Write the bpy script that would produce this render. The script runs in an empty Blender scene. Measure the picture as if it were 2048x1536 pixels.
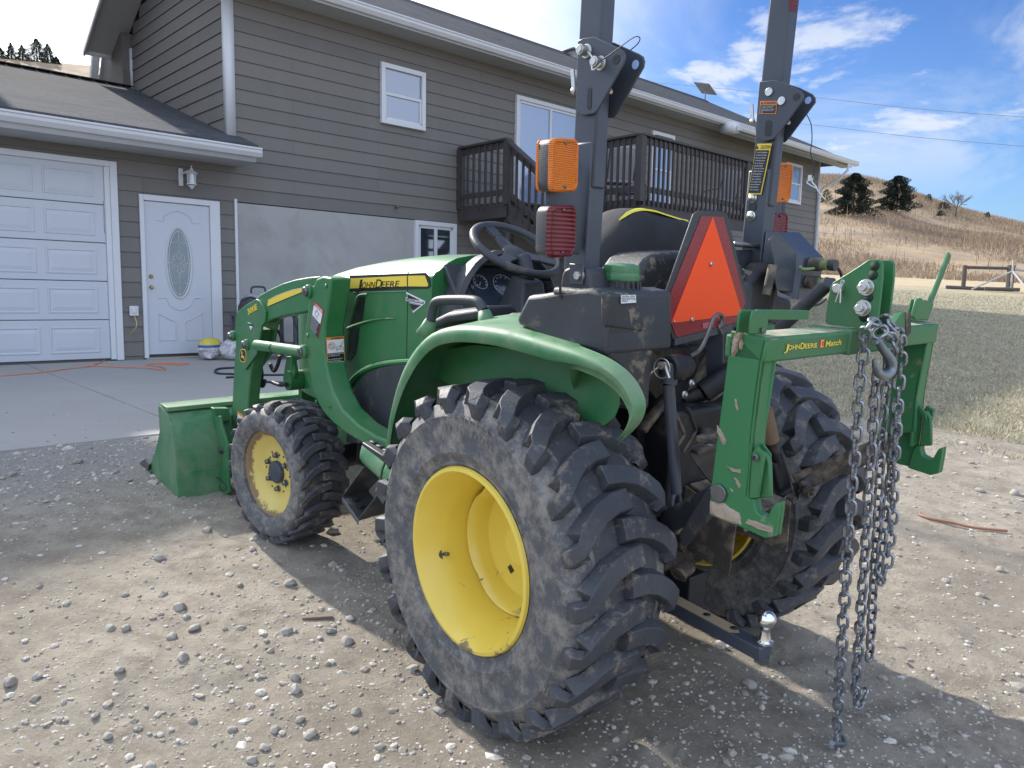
import bpy, bmesh, math, random
from mathutils import Vector, Matrix, noise
random.seed(7)
D=bpy.data; SC=bpy.context.scene; COL=SC.collection
PI=math.pi; rad=math.radians
V=Vector
# ------------------------------------------------------------------ camera frame (metres, Z up)
CZ=1.30
F=1539.0; CX,CY=1024.0,768.0
_dn=V((800-CX,14470-CY,F)).normalized(); _up=-_dn
_fw=(V((0,0,1))-_up*_up.z).normalized(); _rt=_fw.cross(_up)
MC=Matrix((( _rt.x,_fw.x,_up.x),(_rt.y,_fw.y,_up.y),(_rt.z,_fw.z,_up.z)))   # world -> camera (x right, y down, z ahead)
def ray(px,py):
    return (MC.transposed()@V(((px-CX)/F,(py-CY)/F,1.0))).normalized()
EYE=V((0,0,CZ))
def Rz(a): return Matrix.Rotation(a,3,'Z')
def Rx(a): return Matrix.Rotation(a,3,'X')
def Ry(a): return Matrix.Rotation(a,3,'Y')
TR=Rz(rad(40.277))@Rx(rad(4.0742))@Ry(rad(-1.4453)); TO=V((.3927,2.5908,-1.2225+CZ))
TM=Matrix.Translation(TO)@TR.to_4x4()
def tp(px,py,ax,val):
    """a point of the tractor's own frame: where the sight line crosses the plane ax = val"""
    i='xyz'.index(ax); d=TR.transposed()@ray(px,py); o=TR.transposed()@(EYE-TO)
    return o+d*((val-o[i])/d[i])
CT=TR.transposed()@(EYE-TO)
# house frame: x along the wall, y into the house, z up, origin at the door sill
HU=V((.7259,.6878,0)).normalized(); HN=V((-HU.y,HU.x,0)); HO=V((-4.8767,10.2816,-.8438+CZ))
HM=Matrix.Translation(HO)@Matrix(((HU.x,HN.x,0),(HU.y,HN.y,0),(0,0,1))).to_4x4()
def hw(u,n,z): return HO+HU*u+HN*n+V((0,0,z))
# ------------------------------------------------------------------ materials
def srgb(r,g,b):
    f=lambda c:(c/12.92 if c<=.04045 else ((c+.055)/1.055)**2.4)
    return (f(r/255),f(g/255),f(b/255))
class NT:
    def __init__(s,name):
        s.m=D.materials.new(name); s.m.use_nodes=True; s.t=s.m.node_tree; s.n=s.t.nodes; s.n.clear()
        s.out=s.n.new('ShaderNodeOutputMaterial'); s.b=s.n.new('ShaderNodeBsdfPrincipled')
        s.t.links.new(s.b.outputs[0],s.out.inputs[0]); s.tc=s.n.new('ShaderNodeTexCoord')
    def l(s,a,b): s.t.links.new(a,b)
    def N(s,k,**kw):
        n=s.n.new(k)
        for a,b in kw.items(): setattr(n,a,b)
        return n
    def mp(s,scale=(1,1,1),rot=(0,0,0),src='Object'):
        m=s.N('ShaderNodeMapping'); m.inputs['Scale'].default_value=scale; m.inputs['Rotation'].default_value=rot
        s.l(s.tc.outputs[src],m.inputs[0]); return m.outputs[0]
    def noise(s,scale,detail=4,rough=.55,vec=None,dist=0):
        n=s.N('ShaderNodeTexNoise'); n.inputs['Scale'].default_value=scale; n.inputs['Detail'].default_value=detail
        n.inputs['Roughness'].default_value=rough; n.inputs['Distortion'].default_value=dist
        s.l(vec if vec is not None else s.tc.outputs['Object'],n.inputs['Vector']); return n.outputs[0]
    def ramp(s,fac,a,b,c0=(0,0,0),c1=(1,1,1),interp='LINEAR'):
        r=s.N('ShaderNodeValToRGB'); r.color_ramp.interpolation=interp
        r.color_ramp.elements[0].position=a; r.color_ramp.elements[1].position=b
        r.color_ramp.elements[0].color=(*c0,1); r.color_ramp.elements[1].color=(*c1,1)
        s.l(fac,r.inputs[0]); return r.outputs[0]
    def mix(s,fac,a,b,mode='MIX'):
        m=s.N('ShaderNodeMix',data_type='RGBA',blend_type=mode)
        for i,v in ((6,a),(7,b)):
            if isinstance(v,tuple): m.inputs[i].default_value=(*v,1)
            else: s.l(v,m.inputs[i])
        if isinstance(fac,(int,float)): m.inputs[0].default_value=fac
        else: s.l(fac,m.inputs[0])
        return m.outputs[2]
    def math(s,op,a,b=None,c=None):
        m=s.N('ShaderNodeMath',operation=op)
        for i,v in enumerate((a,b,c)):
            if v is None: continue
            if isinstance(v,(int,float)): m.inputs[i].default_value=v
            else: s.l(v,m.inputs[i])
        return m.outputs[0]
    def bump(s,h,strength=.3,dist=.01,prev=None):
        b=s.N('ShaderNodeBump'); b.inputs['Strength'].default_value=strength; b.inputs['Distance'].default_value=dist
        s.l(h,b.inputs['Height'])
        if prev is not None: s.l(prev,b.inputs['Normal'])
        s.l(b.outputs[0],s.b.inputs['Normal']); return b.outputs[0]
    def sep(s,src='Object'):
        x=s.N('ShaderNodeSeparateXYZ'); s.l(s.tc.outputs[src],x.inputs[0]); return x.outputs
    def set(s,col=None,rough=None,metal=None,**kw):
        for k,v in (('Base Color',col),('Roughness',rough),('Metallic',metal),*kw.items()):
            if v is None: continue
            if isinstance(v,tuple): s.b.inputs[k].default_value=(*v,1) if len(v)==3 else v
            elif isinstance(v,(int,float)): s.b.inputs[k].default_value=v
            else: s.l(v,s.b.inputs[k])
        return s.m
def plain(name,col,rough=.5,metal=0,var=.12,vs=9,dirt=None,dsc=6,dlo=.55,dhi=.7,bump=0,bs=60,**kw):
    s=NT(name); n=s.noise(vs,5); c=s.mix(n,tuple(x*(1-var*1.6) for x in col),tuple(min(1,x*(1+var*1.6)) for x in col))
    r=rough
    if dirt:
        dn=s.noise(dsc,9,.68,dist=.4); f=s.ramp(dn,dlo,dhi); c=s.mix(f,c,dirt)
        r=s.math('MULTIPLY_ADD',f,.85-rough,rough)
    if bump: s.bump(s.noise(bs,6,.6),bump,.004)
    return s.set(c,r,metal,**kw)
MUD=srgb(150,132,112); DUST=srgb(140,130,112)
def scratched(name,col,rough,dust,dlo,dhi,dsc=3.5,coat=.3):
    """painted steel: faded paint, fine dust film, hair scratches"""
    s=NT(name); n=s.noise(5,6); c=s.mix(n,tuple(x*.86 for x in col),tuple(x*1.18 for x in col))
    d=s.noise(dsc,10,.7,dist=.5); f=s.ramp(d,dlo,dhi); c=s.mix(s.math('MULTIPLY',f,.55),c,dust)
    v=s.mp((4,60,60),(.3,.5,.9)); sc=s.noise(3,8,.75,vec=v); g=s.ramp(sc,.66,.72)
    c=s.mix(s.math('MULTIPLY',g,.25),c,tuple(min(1,x*1.3+.06) for x in col))
    r=s.math('MULTIPLY_ADD',f,.35,rough)
    s.bump(s.noise(35,4),.05,.002)
    return s.set(c,r,0,**{'Coat Weight':coat*.4,'Coat Roughness':.3})
M={}
M['green']=scratched('green_paint',(.024,.150,.046),.46,(.14,.20,.12),.46,.78)
M['green_dusty']=scratched('green_paint_dusty',(.036,.175,.062),.42,(.25,.29,.2),.40,.66,5)
M['hitch']=scratched('hitch_green',(.028,.160,.055),.45,(.30,.26,.2),.60,.65,7,coat=.1)
M['yellow']=scratched('yellow_paint',(.72,.50,.035),.36,(.30,.22,.08),.60,.78,4)
def rim_yellow():
    s=NT('rim_yellow_mud'); n=s.noise(5,5); c=s.mix(n,(.70,.52,.065),(.82,.62,.10))
    d=s.noise(7,10,.72,dist=.8); xyz=s.sep()
    low=s.math('MULTIPLY_ADD',xyz[2],-.55,.24)
    f=s.ramp(s.math('ADD',d,low),.66,.70); c=s.mix(f,c,(.22,.17,.08))
    return s.set(c,s.math('MULTIPLY_ADD',f,.5,.33),0,**{'Coat Weight':.2})
M['rim']=rim_yellow()
def rim_front():
    s=NT('rim_yellow_rusty'); n=s.noise(5,5); c=s.mix(n,(.55,.43,.10),(.68,.54,.16))
    xyz=s.sep(); y=s.math('ADD',xyz[1],-1.6154); z=s.math('ADD',xyz[2],-.315)
    r=s.math('SQRT',s.math('ADD',s.math('MULTIPLY',y,y),s.math('MULTIPLY',z,z)))
    e=s.math('ADD',s.math('MULTIPLY',s.noise(16,9,.7),.09),r); f=s.ramp(e,.215,.222)
    c=s.mix(f,c,s.mix(s.noise(30,6),(.16,.12,.075),(.3,.2,.10)))
    return s.set(c,s.math('MULTIPLY_ADD',f,.45,.4),0)
M['rimf']=rim_front()
def rubber():
    s=NT('tyre_rubber'); n=s.noise(14,8,.65); c=s.mix(n,(.030,.033,.040),(.068,.072,.082))
    w=s.ramp(s.noise(45,8,.7,vec=s.mp((1,1,2.5),(.2,.4,.1))),.55,.75); c=s.mix(s.math('MULTIPLY',w,.5),c,(.12,.12,.125))
    d=s.noise(11,14,.82,dist=.25); f=s.ramp(d,.535,.60); c=s.mix(s.math('MULTIPLY',f,.8),c,s.mix(s.noise(30,5),(.15,.125,.098),(.3,.26,.21)))
    s.bump(s.noise(55,10,.7),.35,.006)
    return s.set(c,s.math('MULTIPLY_ADD',f,.3,.58),0)
M['rubber']=rubber()
def sidewall():
    s=NT('tyre_rubber_dusty'); n=s.noise(20,8,.65); c=s.mix(n,(.045,.048,.054),(.12,.122,.128))
    d=s.noise(15,13,.8,dist=.12); f=s.ramp(d,.45,.60); c=s.mix(s.math('MULTIPLY',f,.75),c,(.29,.265,.225))
    s.bump(s.noise(60,9,.7),.3,.004)
    return s.set(c,.72,0)
M['sidewall']=sidewall()
M['black_paint']=plain('black_paint',(.052,.062,.080),.38,var=.2,dirt=(.1,.09,.075),dsc=5,dlo=.66,dhi=.85)
M['black_plastic']=plain('black_plastic',(.038,.041,.048),.5,var=.25,dirt=(.17,.145,.11),dsc=11,dlo=.58,dhi=.74,bump=.25,bs=220)
M['tank_plastic']=plain('muddy_black_plastic',(.036,.037,.04),.55,var=.25,dirt=(.2,.17,.125),dsc=26,dlo=.53,dhi=.63,bump=.3,bs=120)
M['chassis']=plain('dirty_black_steel',(.013,.014,.018),.5,var=.3,dirt=(.115,.09,.066),dsc=8,dlo=.52,dhi=.7,bump=.3,bs=50)
M['muddy_steel']=plain('muddy_steel',(.06,.052,.042),.8,var=.4,dirt=(.24,.19,.14),dsc=12,dlo=.45,dhi=.62,bump=.5,bs=60)
M['mud']=plain('dried_mud',(.34,.27,.21),.95,var=.25,vs=30,bump=.8,bs=90)
M['zinc']=plain('zinc_plating',(.55,.55,.52),.34,.9,var=.15,vs=60,dirt=(.25,.22,.17),dsc=40,dlo=.58,dhi=.7)
M['chain']=plain('galvanised_chain',(.36,.38,.41),.40,.85,var=.30,vs=70,dirt=(.09,.085,.08),dsc=60,dlo=.5,dhi=.64,bump=.2,bs=150)
M['chrome']=plain('chrome_ball',(.8,.8,.8),.12,1,var=.1,dirt=(.3,.26,.2),dsc=30,dlo=.58,dhi=.66)
M['gunmetal']=plain('grey_steel',(.16,.165,.17),.35,.8,var=.3,vs=30,dirt=(.3,.26,.2),dsc=14,dlo=.55,dhi=.7)
def lens(name,col):
    s=NT(name); v=s.N('ShaderNodeTexVoronoi'); 
    m=s.mp((110,110,60)); w=s.N('ShaderNodeTexWave',wave_type='BANDS',bands_direction='Z'); w.inputs['Scale'].default_value=(62 if col[1]>.1 else 30)
    s.l(s.tc.outputs['Object'],w.inputs[0]); w2=s.N('ShaderNodeTexWave',wave_type='BANDS',bands_direction='X'); w2.inputs['Scale'].default_value=(62 if col[1]>.1 else 4); s.l(s.tc.outputs['Object'],w2.inputs[0])
    h=s.math('ADD',w.outputs['Fac'],w2.outputs['Fac']); s.bump(h,.5,.003)
    c=s.mix(h,tuple(x*.62 for x in col),col)
    return s.set(c,.18,0,**{'Transmission Weight':.25})
M['amber']=lens('amber_lens',(.95,.24,.01)); M['redlens']=lens('red_lens',(.19,.012,.018))
M['smv_orange']=plain('fluorescent_orange',(1.0,.115,.04),.9,var=.03,vs=30,**{'Specular IOR Level':.1})
def refl_red():
    s=NT('reflective_red'); w=s.N('ShaderNodeTexVoronoi'); w.inputs['Scale'].default_value=190; s.l(s.tc.outputs['Object'],w.inputs['Vector'])
    c=s.mix(w.outputs['Distance'],(.16,.012,.018),(.34,.03,.04)); return s.set(c,.3,0)
M['smv_red']=refl_red()
M['dec_white']=plain('decal_white',(.72,.73,.74),.4,var=.03); M['dec_black']=plain('decal_black',(.015,.015,.017),.4,var=.1)
M['dec_orange']=plain('decal_orange',(.72,.24,.06),.45,var=.05); M['dec_red']=plain('decal_red',(.5,.03,.05),.45,var=.05)
M['dec_yellow']=plain('decal_yellow',(.8,.60,.06),.45,var=.04)
M['cloth']=plain('black_canvas',(.018,.019,.022),.8,var=.3,vs=14,bump=.4,bs=40,dirt=(.06,.06,.06),dsc=5,dlo=.55,dhi=.8)
M['seat_yellow']=plain('yellow_vinyl',(.78,.66,.05),.5,var=.08)
def glassm(name,col,rough=.05):
    s=NT(name); return s.set(s.mix(s.noise(.6,3),tuple(x*.7 for x in col),col),rough,0,**{'Specular IOR Level':1.0,'IOR':1.9})
M['glass']=glassm('window_glass',(.035,.045,.06)); M['glass_blue']=glassm('window_glass_blinds',(.22,.30,.46),.1)
M['gauge']=glassm('gauge_glass',(.05,.07,.1),.12)
M['hole_sky']=plain('bright_hole',(.35,.5,.85),.9)
M['wire']=plain('black_wire',(.02,.02,.025),.6)
# ------------------------------------------------------------------ mesh helpers
class MB:
    def __init__(s): s.v=[]; s.f=[]
    def add(s,vs,fs):
        o=len(s.v); s.v+= [V(p) for p in vs]; s.f+=[tuple(i+o for i in f) for f in fs]; return s
    def box(s,a,b):
        x0,x1=sorted((a[0],b[0]));y0,y1=sorted((a[1],b[1]));z0,z1=sorted((a[2],b[2]))
        return s.add([(x0,y0,z0),(x1,y0,z0),(x1,y1,z0),(x0,y1,z0),(x0,y0,z1),(x1,y0,z1),(x1,y1,z1),(x0,y1,z1)],
            [(0,3,2,1),(4,5,6,7),(0,1,5,4),(1,2,6,5),(2,3,7,6),(3,0,4,7)])
    def obox(s,c,ax,ay,az):
        c=V(c);ax=V(ax);ay=V(ay);az=V(az);vs=[c+ax*i+ay*j+az*k for k in(-1,1) for j in(-1,1) for i in(-1,1)]
        return s.add(vs,[(0,2,3,1),(4,5,7,6),(0,1,5,4),(1,3,7,5),(3,2,6,7),(2,0,4,6)])
    def bar(s,p,q,w,h=None,up=(0,0,1)):
        p=V(p);q=V(q);h=h or w;d=(q-p);L=d.length;d.normalize();up=V(up)
        if abs(d.dot(up))>.98: up=V((1,0,0))
        a=d.cross(up).normalized();b=a.cross(d);return s.obox((p+q)/2,a*w/2,d*L/2,b*h/2)
    def prism(s,pts,vec):
        n=len(pts);vec=V(vec);vs=[V(p) for p in pts]+[V(p)+vec for p in pts]
        fs=[tuple(range(n))[::-1],tuple(range(n,2*n))]+[(i,(i+1)%n,n+(i+1)%n,n+i) for i in range(n)]
        return s.add(vs,fs)
    def rings(s,rs,cap=True,closed=True):
        n=len(rs[0]);vs=[p for r in rs for p in r];fs=[]
        for k in range(len(rs)-1):
            for i in range(n if closed else n-1):
                j=(i+1)%n;fs.append((k*n+i,k*n+j,(k+1)*n+j,(k+1)*n+i))
        if cap: fs+=[tuple(range(n))[::-1],tuple((len(rs)-1)*n+i for i in range(n))]
        return s.add(vs,fs)
    def tube(s,pts,r,n=8,cap=True,sm=0):
        pts=[V(p) for p in pts]
        if sm: pts=smooth_path(pts,sm)
        rr=r if isinstance(r,(list,tuple)) else [r]*len(pts)
        if len(rr)!=len(pts): rr=[rr[0]+(rr[-1]-rr[0])*i/(len(pts)-1) for i in range(len(pts))]
        rs=[];a=None
        for i,p in enumerate(pts):
            d=(pts[min(i+1,len(pts)-1)]-pts[max(i-1,0)]).normalized()
            if a is None:
                u=V((0,0,1)) if abs(d.z)<.9 else V((1,0,0));a=d.cross(u).normalized()
            else: a=(a-d*a.dot(d)).normalized()
            b=d.cross(a);rs.append([p+(a*math.cos(t)+b*math.sin(t))*rr[i] for t in [2*PI*k/n for k in range(n)]])
        return s.rings(rs,cap)
    def cyl(s,p,q,r,n=16,r2=None): return s.tube([p,q],[r,r if r2 is None else r2],n)
    def lathe(s,prof,c,ax,n=32,closed=False,cap=False):
        """prof: (radius, height along ax)"""
        ax=V(ax).normalized();u=V((0,0,1)) if abs(ax.z)<.9 else V((0,1,0));a=ax.cross(u).normalized();b=ax.cross(a);c=V(c)
        rs=[[c+ax*h+(a*math.cos(2*PI*k/n)+b*math.sin(2*PI*k/n))*r for k in range(n)] for r,h in prof]
        if closed: rs.append(rs[0])
        return s.rings(rs,cap)
    def ball(s,c,r,n=16,sc=(1,1,1)):
        c=V(c);vs=[];rs=[]
        for i in range(1,n//2):
            t=PI*i/(n//2);rs.append([c+V((math.sin(t)*math.cos(2*PI*k/n)*sc[0],math.sin(t)*math.sin(2*PI*k/n)*sc[1],math.cos(t)*sc[2]))*r for k in range(n)])
        return s.rings(rs)
    def hexn(s,c,ax,r,h):  return s.cyl(c,V(c)+V(ax).normalized()*h,r,6)
    def build(s,name,mat,parent=None,bevel=0,seg=2,ang=40,sub=0,flat=False,crease=None):
        me=D.meshes.new(name);me.from_pydata([tuple(v) for v in s.v],[],s.f);
        bm=bmesh.new();bm.from_mesh(me);bmesh.ops.recalc_face_normals(bm,faces=bm.faces);bm.to_mesh(me);bm.free()
        o=D.objects.new(name,me);COL.objects.link(o)
        for mt in (mat if isinstance(mat,(list,tuple)) else [mat]): me.materials.append(mt)
        if parent: o.parent=parent
        if bevel:
            m=o.modifiers.new('bevel','BEVEL');m.width=bevel;m.segments=seg;m.limit_method='ANGLE';m.angle_limit=rad(35);m.harden_normals=False
        if sub:
            m=o.modifiers.new('sub','SUBSURF');m.levels=sub;m.render_levels=sub
        if not flat:
            for p in me.polygons: p.use_smooth=True
            try:
                bm=bmesh.new();bm.from_mesh(me)
                for e in bm.edges:
                    if len(e.link_faces)==2 and e.calc_face_angle(0)>rad(ang): e.smooth=False
                bm.to_mesh(me);bm.free()
            except Exception: pass
        return o
def sst(a,b,x):
    t=min(1,max(0,(x-a)/(b-a)));return t*t*(3-2*t)
def smooth_path(pts,k=4):
    out=[];n=len(pts)
    for i in range(n-1):
        p0,p1,p2,p3=pts[max(i-1,0)],pts[i],pts[i+1],pts[min(i+2,n-1)]
        for j in range(k):
            t=j/k;out.append(.5*((2*p1)+(p2-p0)*t+(2*p0-5*p1+4*p2-p3)*t*t+(3*p1-p0-3*p2+p3)*t*t*t))
    out.append(pts[-1]);return out
def thing(name,label,cat,group=None,M4=None,loc=None):
    o=D.objects.new(name,None);COL.objects.link(o);o.empty_display_size=.2
    if M4 is not None: o.matrix_world=M4
    if loc is not None: o.location=loc
    return tag(o,label,cat,group)
def tag(o,label,cat,group=None,kind=None):
    o['label']=label;o['category']=cat
    if group:o['group']=group
    if kind:o['kind']=kind
    return o
def struct(o): o['kind']='structure';return o
def copy_tree(o,parent=None,root=True):
    c=o.copy();COL.objects.link(c)
    if parent is not None: c.parent=parent
    for ch in [x for x in D.objects if x.parent==o]: copy_tree(ch,c,False)
    return c
def PX(ax,val,pts): return [tp(x,y,ax,val) for x,y in pts]
def mirror(pts): return [V((-p[0],p[1],p[2])) for p in pts]
def facing(p,n):
    n=V(n).normalized();return n if (CT-V(p)).dot(n)>0 else -n
def decal(b,quad,off=.0015,th=.0012):
    n=facing(quad[0],(V(quad[1])-V(quad[0])).cross(V(quad[2])-V(quad[0])))
    return b.prism([V(p)+n*off for p in quad],n*th)
_fc={}
def fmesh(s,bold=0.0):
    k=(s,bold)
    if k in _fc:return _fc[k]
    cu=D.curves.new('t','FONT');cu.body=s;cu.size=1;cu.resolution_u=3;cu.offset=bold
    o=D.objects.new('t',cu);COL.objects.link(o);dg=bpy.context.evaluated_depsgraph_get();me=o.evaluated_get(dg).to_mesh()
    vs=[v.co.copy() for v in me.vertices];fs=[tuple(p.vertices) for p in me.polygons];o.evaluated_get(dg).to_mesh_clear()
    D.objects.remove(o);D.curves.remove(cu)
    x0=min(v.x for v in vs);x1=max(v.x for v in vs);y1=max(v.y for v in vs if v.y>0)
    _fc[k]=([V((v.x-x0,v.y,0)) for v in vs],fs,x1-x0,.69);return _fc[k]
def text(b,s,A,B,U,off=.003,bold=0.0):
    """write s from A to B, capitals as tall as A->U"""
    vs,fs,W,H=fmesh(s,bold);A=V(A);u=(V(B)-A)/W;v=(V(U)-A)/H;n=facing(A,u.cross(v))
    return b.add([A+u*p.x+v*p.y+n*off for p in vs],fs)
def quadmap(q):
    tl,tr_,br,bl=[V(p) for p in q]
    return lambda s,t:(tl*(1-s)+tr_*s)*(1-t)+(bl*(1-s)+br*s)*t
exec_parts=[]
# ================================================================== TRACTOR
tractor=thing('tractor','green compact tractor with yellow wheels and muddy tyres parked on the gravel','tractor',M4=TM)
T=tractor
def tyre(side,cx,cy,cz,R,hw,rim,depth,nlug,kind):
    o=side; rb=R-depth
    b=MB()
    if kind=='rear':
        prof=[(rim-.004,-hw+.03),(rim+.012,-hw+.020),(rim+.016,-hw+.016),(rim+.020,-hw+.019),(rim+.045,-hw+.009),(rim+.048,-hw+.006),(rim+.053,-hw+.008),(rim+.10,-hw+.001),(rb-.062,-hw+.002),(rb-.058,-hw-.001),(rb-.052,-hw+.003),(rb-.018,-hw+.026),(rb-.006,-hw+.07),(rb,-hw*.4),(rb+.002,0)]
        path=[(-.026,R,-.004),(.030,R,.004),(.080,R-.001,.036),(.118,R-.003,.085),(.148,R-.007,.140),(.174,R-.016,.190),(.187,R-.040,.215),(.188,R-.080,.228)]
        wt,wb=.0262,.0385
    else:
        prof=[(rim-.004,-hw+.022),(rim+.02,-hw+.006),(rim+.06,-hw),(rb-.022,-hw+.006),(rb-.006,-hw+.03),(rb,-hw*.4),(rb+.001,0)]
        path=[(-.022,R,0),(.02,R,.01),(.055,R-.001,.045),(.085,R-.003,.10),(.108,R-.008,.17),(.124,R-.018,.23),(.130,R-.036,.262)]
        wt,wb=.0165,.023
    prof=prof+[(r,-x) for r,x in prof[-2::-1]]+[(rim-.006,0)]
    b.lathe(prof,(cx,cy,cz),(1,0,0),96,closed=True)
    nb=len(b.f)
    for sd in (-1,1):
        for k in range(nlug):
            th0=2*PI*(k+(.5 if sd>0 else 0))/nlug; rs=[]; P=[]
            for x,r,ph in path: P.append((x,r,-ph*(1+.03*math.sin(k*2.7+sd))))
            for i,(x,r,ph) in enumerate(P):
                p0=P[max(i-1,0)];p1=P[min(i+1,len(P)-1)]
                dx=p1[0]-p0[0];da=(p1[2]-p0[2])*R
                if i>=len(P)-2: dx,da=.35,-.95   # runs round the shoulder
                L=math.hypot(dx,da);nx,na=-da/L,dx/L
                w=wt*(1-.18*max(0,(i-4)/3)) ; ww=wb*(1-.12*max(0,(i-4)/3))
                depthr=depth*1.05 if i<4 else depth*(1.1+.35*(i-3))
                def pt(wd,rr,xin=0):
                    xx=min(x+nx*wd*.8,.176 if kind=='rear' else .124); tt=th0+ph+na*wd/R
                    if i>=len(P)-2: xx=x; tt=th0+ph+wd/R*.9
                    return (cx+sd*(xx-xin),cy-rr*math.cos(tt),cz+rr*math.sin(tt))
                jit=.0015*math.sin(k*7.3+i*2.1+sd)
                if i<len(P)-3: rs.append([pt(-ww,r-depthr),pt(-w,r+jit),pt(w,r+jit),pt(ww,r-depthr)])
                else: 
                    inn=.024;pr_=.0 if i<len(P)-1 else .010
                    rs.append([pt(-ww,r-.012,inn),pt(-w,r,pr_),pt(w,r,pr_),pt(ww,r-.012,inn)])
            b.rings(rs)
    return b,nb
def wheel_empty(name,c,ang):
    w=D.objects.new(name,None);COL.objects.link(w);w.parent=T;w.empty_display_size=.1
    w.matrix_local=Matrix.Translation(c)@Matrix.Rotation(ang,4,'Z');return w
def into(w,o,c):
    o.parent=w;o.matrix_parent_inverse=Matrix.Translation(-V(c));return o
def wheel_rear(side):
    c=(side*.5294,0,.499);R=.5045;hw=.180;WH=wheel_empty('rear_wheel',c,0)
    b,nb=tyre(side,*c,R,hw,.262,.034,22,'rear')
    t=into(WH,b.build('tyre',[M['rubber'],M['sidewall']],None,bevel=.009,seg=3,ang=45),c)
    for i,p in enumerate(t.data.polygons):
        if i<nb:
            q=p.center;r=math.hypot(q.y-c[1],q.z-c[2])
            if r<R-.045: p.material_index=1
    if side<0:
        b=MB()
        for txt,r0,a0,st in (('15-19.5',.405,97,3.3),('TITAN'[:0] or '10 PLY RATING',.372,104,2.6)):
            for k,ch in enumerate(txt):
                if ch==' ': continue
                a=rad(a0-k*st);p=lambda rr,aa:V((c[0]-.1815,c[1]-rr*math.cos(aa),c[2]+rr*math.sin(aa)))
                h=.020 if r0>.4 else .014;w_=rad(st*.72)
                text(b,ch,p(r0,a),p(r0,a-w_) if ch not in '1.I-' else p(r0,a-w_*.5),p(r0+h,a),.0035,.02)
        into(WH,b.build('tyre_lettering',plain('worn_lettering',(.17,.162,.15),.8),None,flat=True),c)
    rim=MB();pr=[(.266,.168),(.270,.160),(.262,.150),(.250,.150),(.246,.138),(.243,.112),(.228,.100),(.224,.092),(.236,.070),(.234,.052),(.219,.036),(.214,.01),(.213,-.05),(.236,-.10),(.25,-.15),(.264,-.165),(.256,-.17),(.238,-.14),(.205,-.06),(.205,.02),(.210,.06),(.215,.085),(.235,.125),(.246,.155),(.256,.170)]
    rim.lathe(pr,c,(side,0,0),72,closed=True)
    r=into(WH,rim.build('rim',M['rim'],None,ang=60),c)
    dsk=MB();ds=[(.211,-.03),(.208,.002),(.199,.010),(.190,.004),(.180,-.022),(.168,-.052),(.12,-.058),(.062,-.048),(.058,-.03),(.0,-.03)]
    n=64;ax=V((side,0,0));rs=[]
    for rr,h in ds:
        ring=[]
        for k in range(n):
            a=2*PI*k/n; w=1-(.055*(1-abs(math.cos(a*2)))**2 if rr>.17 and rr<.215 else 0)
            ring.append(V(c)+ax*h+V((0,math.cos(a),math.sin(a)))*rr*w)
        rs.append(ring)
    dsk.rings(rs,cap=False); dd=into(WH,dsk.build('wheel_disc',M['rim'],None,ang=60),c)
    q=V(c)+ax*-.056+V((0,.055,-.10));hb=MB();hb.obox(q,(.001,0,0),(0,.008,.008),(0,-.008,.008));into(WH,hb.build('square_hole',M['dec_black'],None),c)
    if side<0:
        vp=tp(887,1108,'x',-.52-.10); d=(V((0,0,.499))-V((0,vp.y,vp.z))).normalized()
        dirr=V((0,vp.y,vp.z-.499)).normalized();base=V((c[0]+side*.09,0,.499))+dirr*.226
        v=MB();v.cyl(base,base-dirr*.006,.016,16);v.cyl(base-dirr*.006,base-dirr*.03,.006,10);into(WH,v.build('valve_stem',M['gunmetal'],None),c)
    return t
def wheel_front(side):
    c=(side*.5069,1.6154,.318);R=.3225;hw=.130;WH=wheel_empty('front_wheel',c,rad(8.5))
    b,nb=tyre(side,*c,R,hw,.200,.022,22,'front')
    t=into(WH,b.build('tyre',[M['rubber'],M['sidewall']],None,bevel=.004,seg=2,ang=50),c)
    for i,p in enumerate(t.data.polygons):
        if i<nb:
            q=p.center;r=math.hypot(q.y-c[1],q.z-c[2])
            if r<R-.03: p.material_index=1
    rim=MB();pr=[(.203,.108),(.206,.102),(.200,.096),(.186,.094),(.180,.085),(.176,.080),(.165,.072),(.150,.064),(.138,.056),(.125,.050),(.10,.047),(.055,.047),(.0,.047)]
    pr2=[(.0,.03),(.14,.03),(.165,-.09),(.2,-.11),(.203,.108)]
    rim.lathe(pr+pr2,c,(side,0,0),64)
    r=into(WH,rim.build('rim',M['rimf'],None,ang=50),c);ax=V((side,0,0));C=V(c)
    hb=MB();hb.lathe([(.052,.045),(.052,.061),(.047,.067),(.02,.071),(.004,.072),(0,.072)],c,ax,28,cap=True);into(WH,hb.build('hub_cap',M['black_paint'],None),c)
    bt=MB()
    for k in range(6):
        a=2*PI*k/6+.45;p=C+ax*.047+V((0,math.cos(a),math.sin(a)))*.078;bt.cyl(p,p+ax*.004,.0145,14);bt.hexn(p+ax*.004,ax,.0115,.015)
    into(WH,bt.build('wheel_bolts',M['gunmetal'],None),c)
    hl=MB()
    for k in range(6):
        for q,rr in ((.26,.083),(.62,.094)):
            a=2*PI*k/6+.45+q;p=C+ax*.0472+V((0,math.cos(a),math.sin(a)))*rr;hl.cyl(p,p+ax*.0015,.0048,10)
    into(WH,hl.build('wheel_holes',M['dec_black'],None),c)
for s in (-1,1): wheel_rear(s); wheel_front(s)
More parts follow.
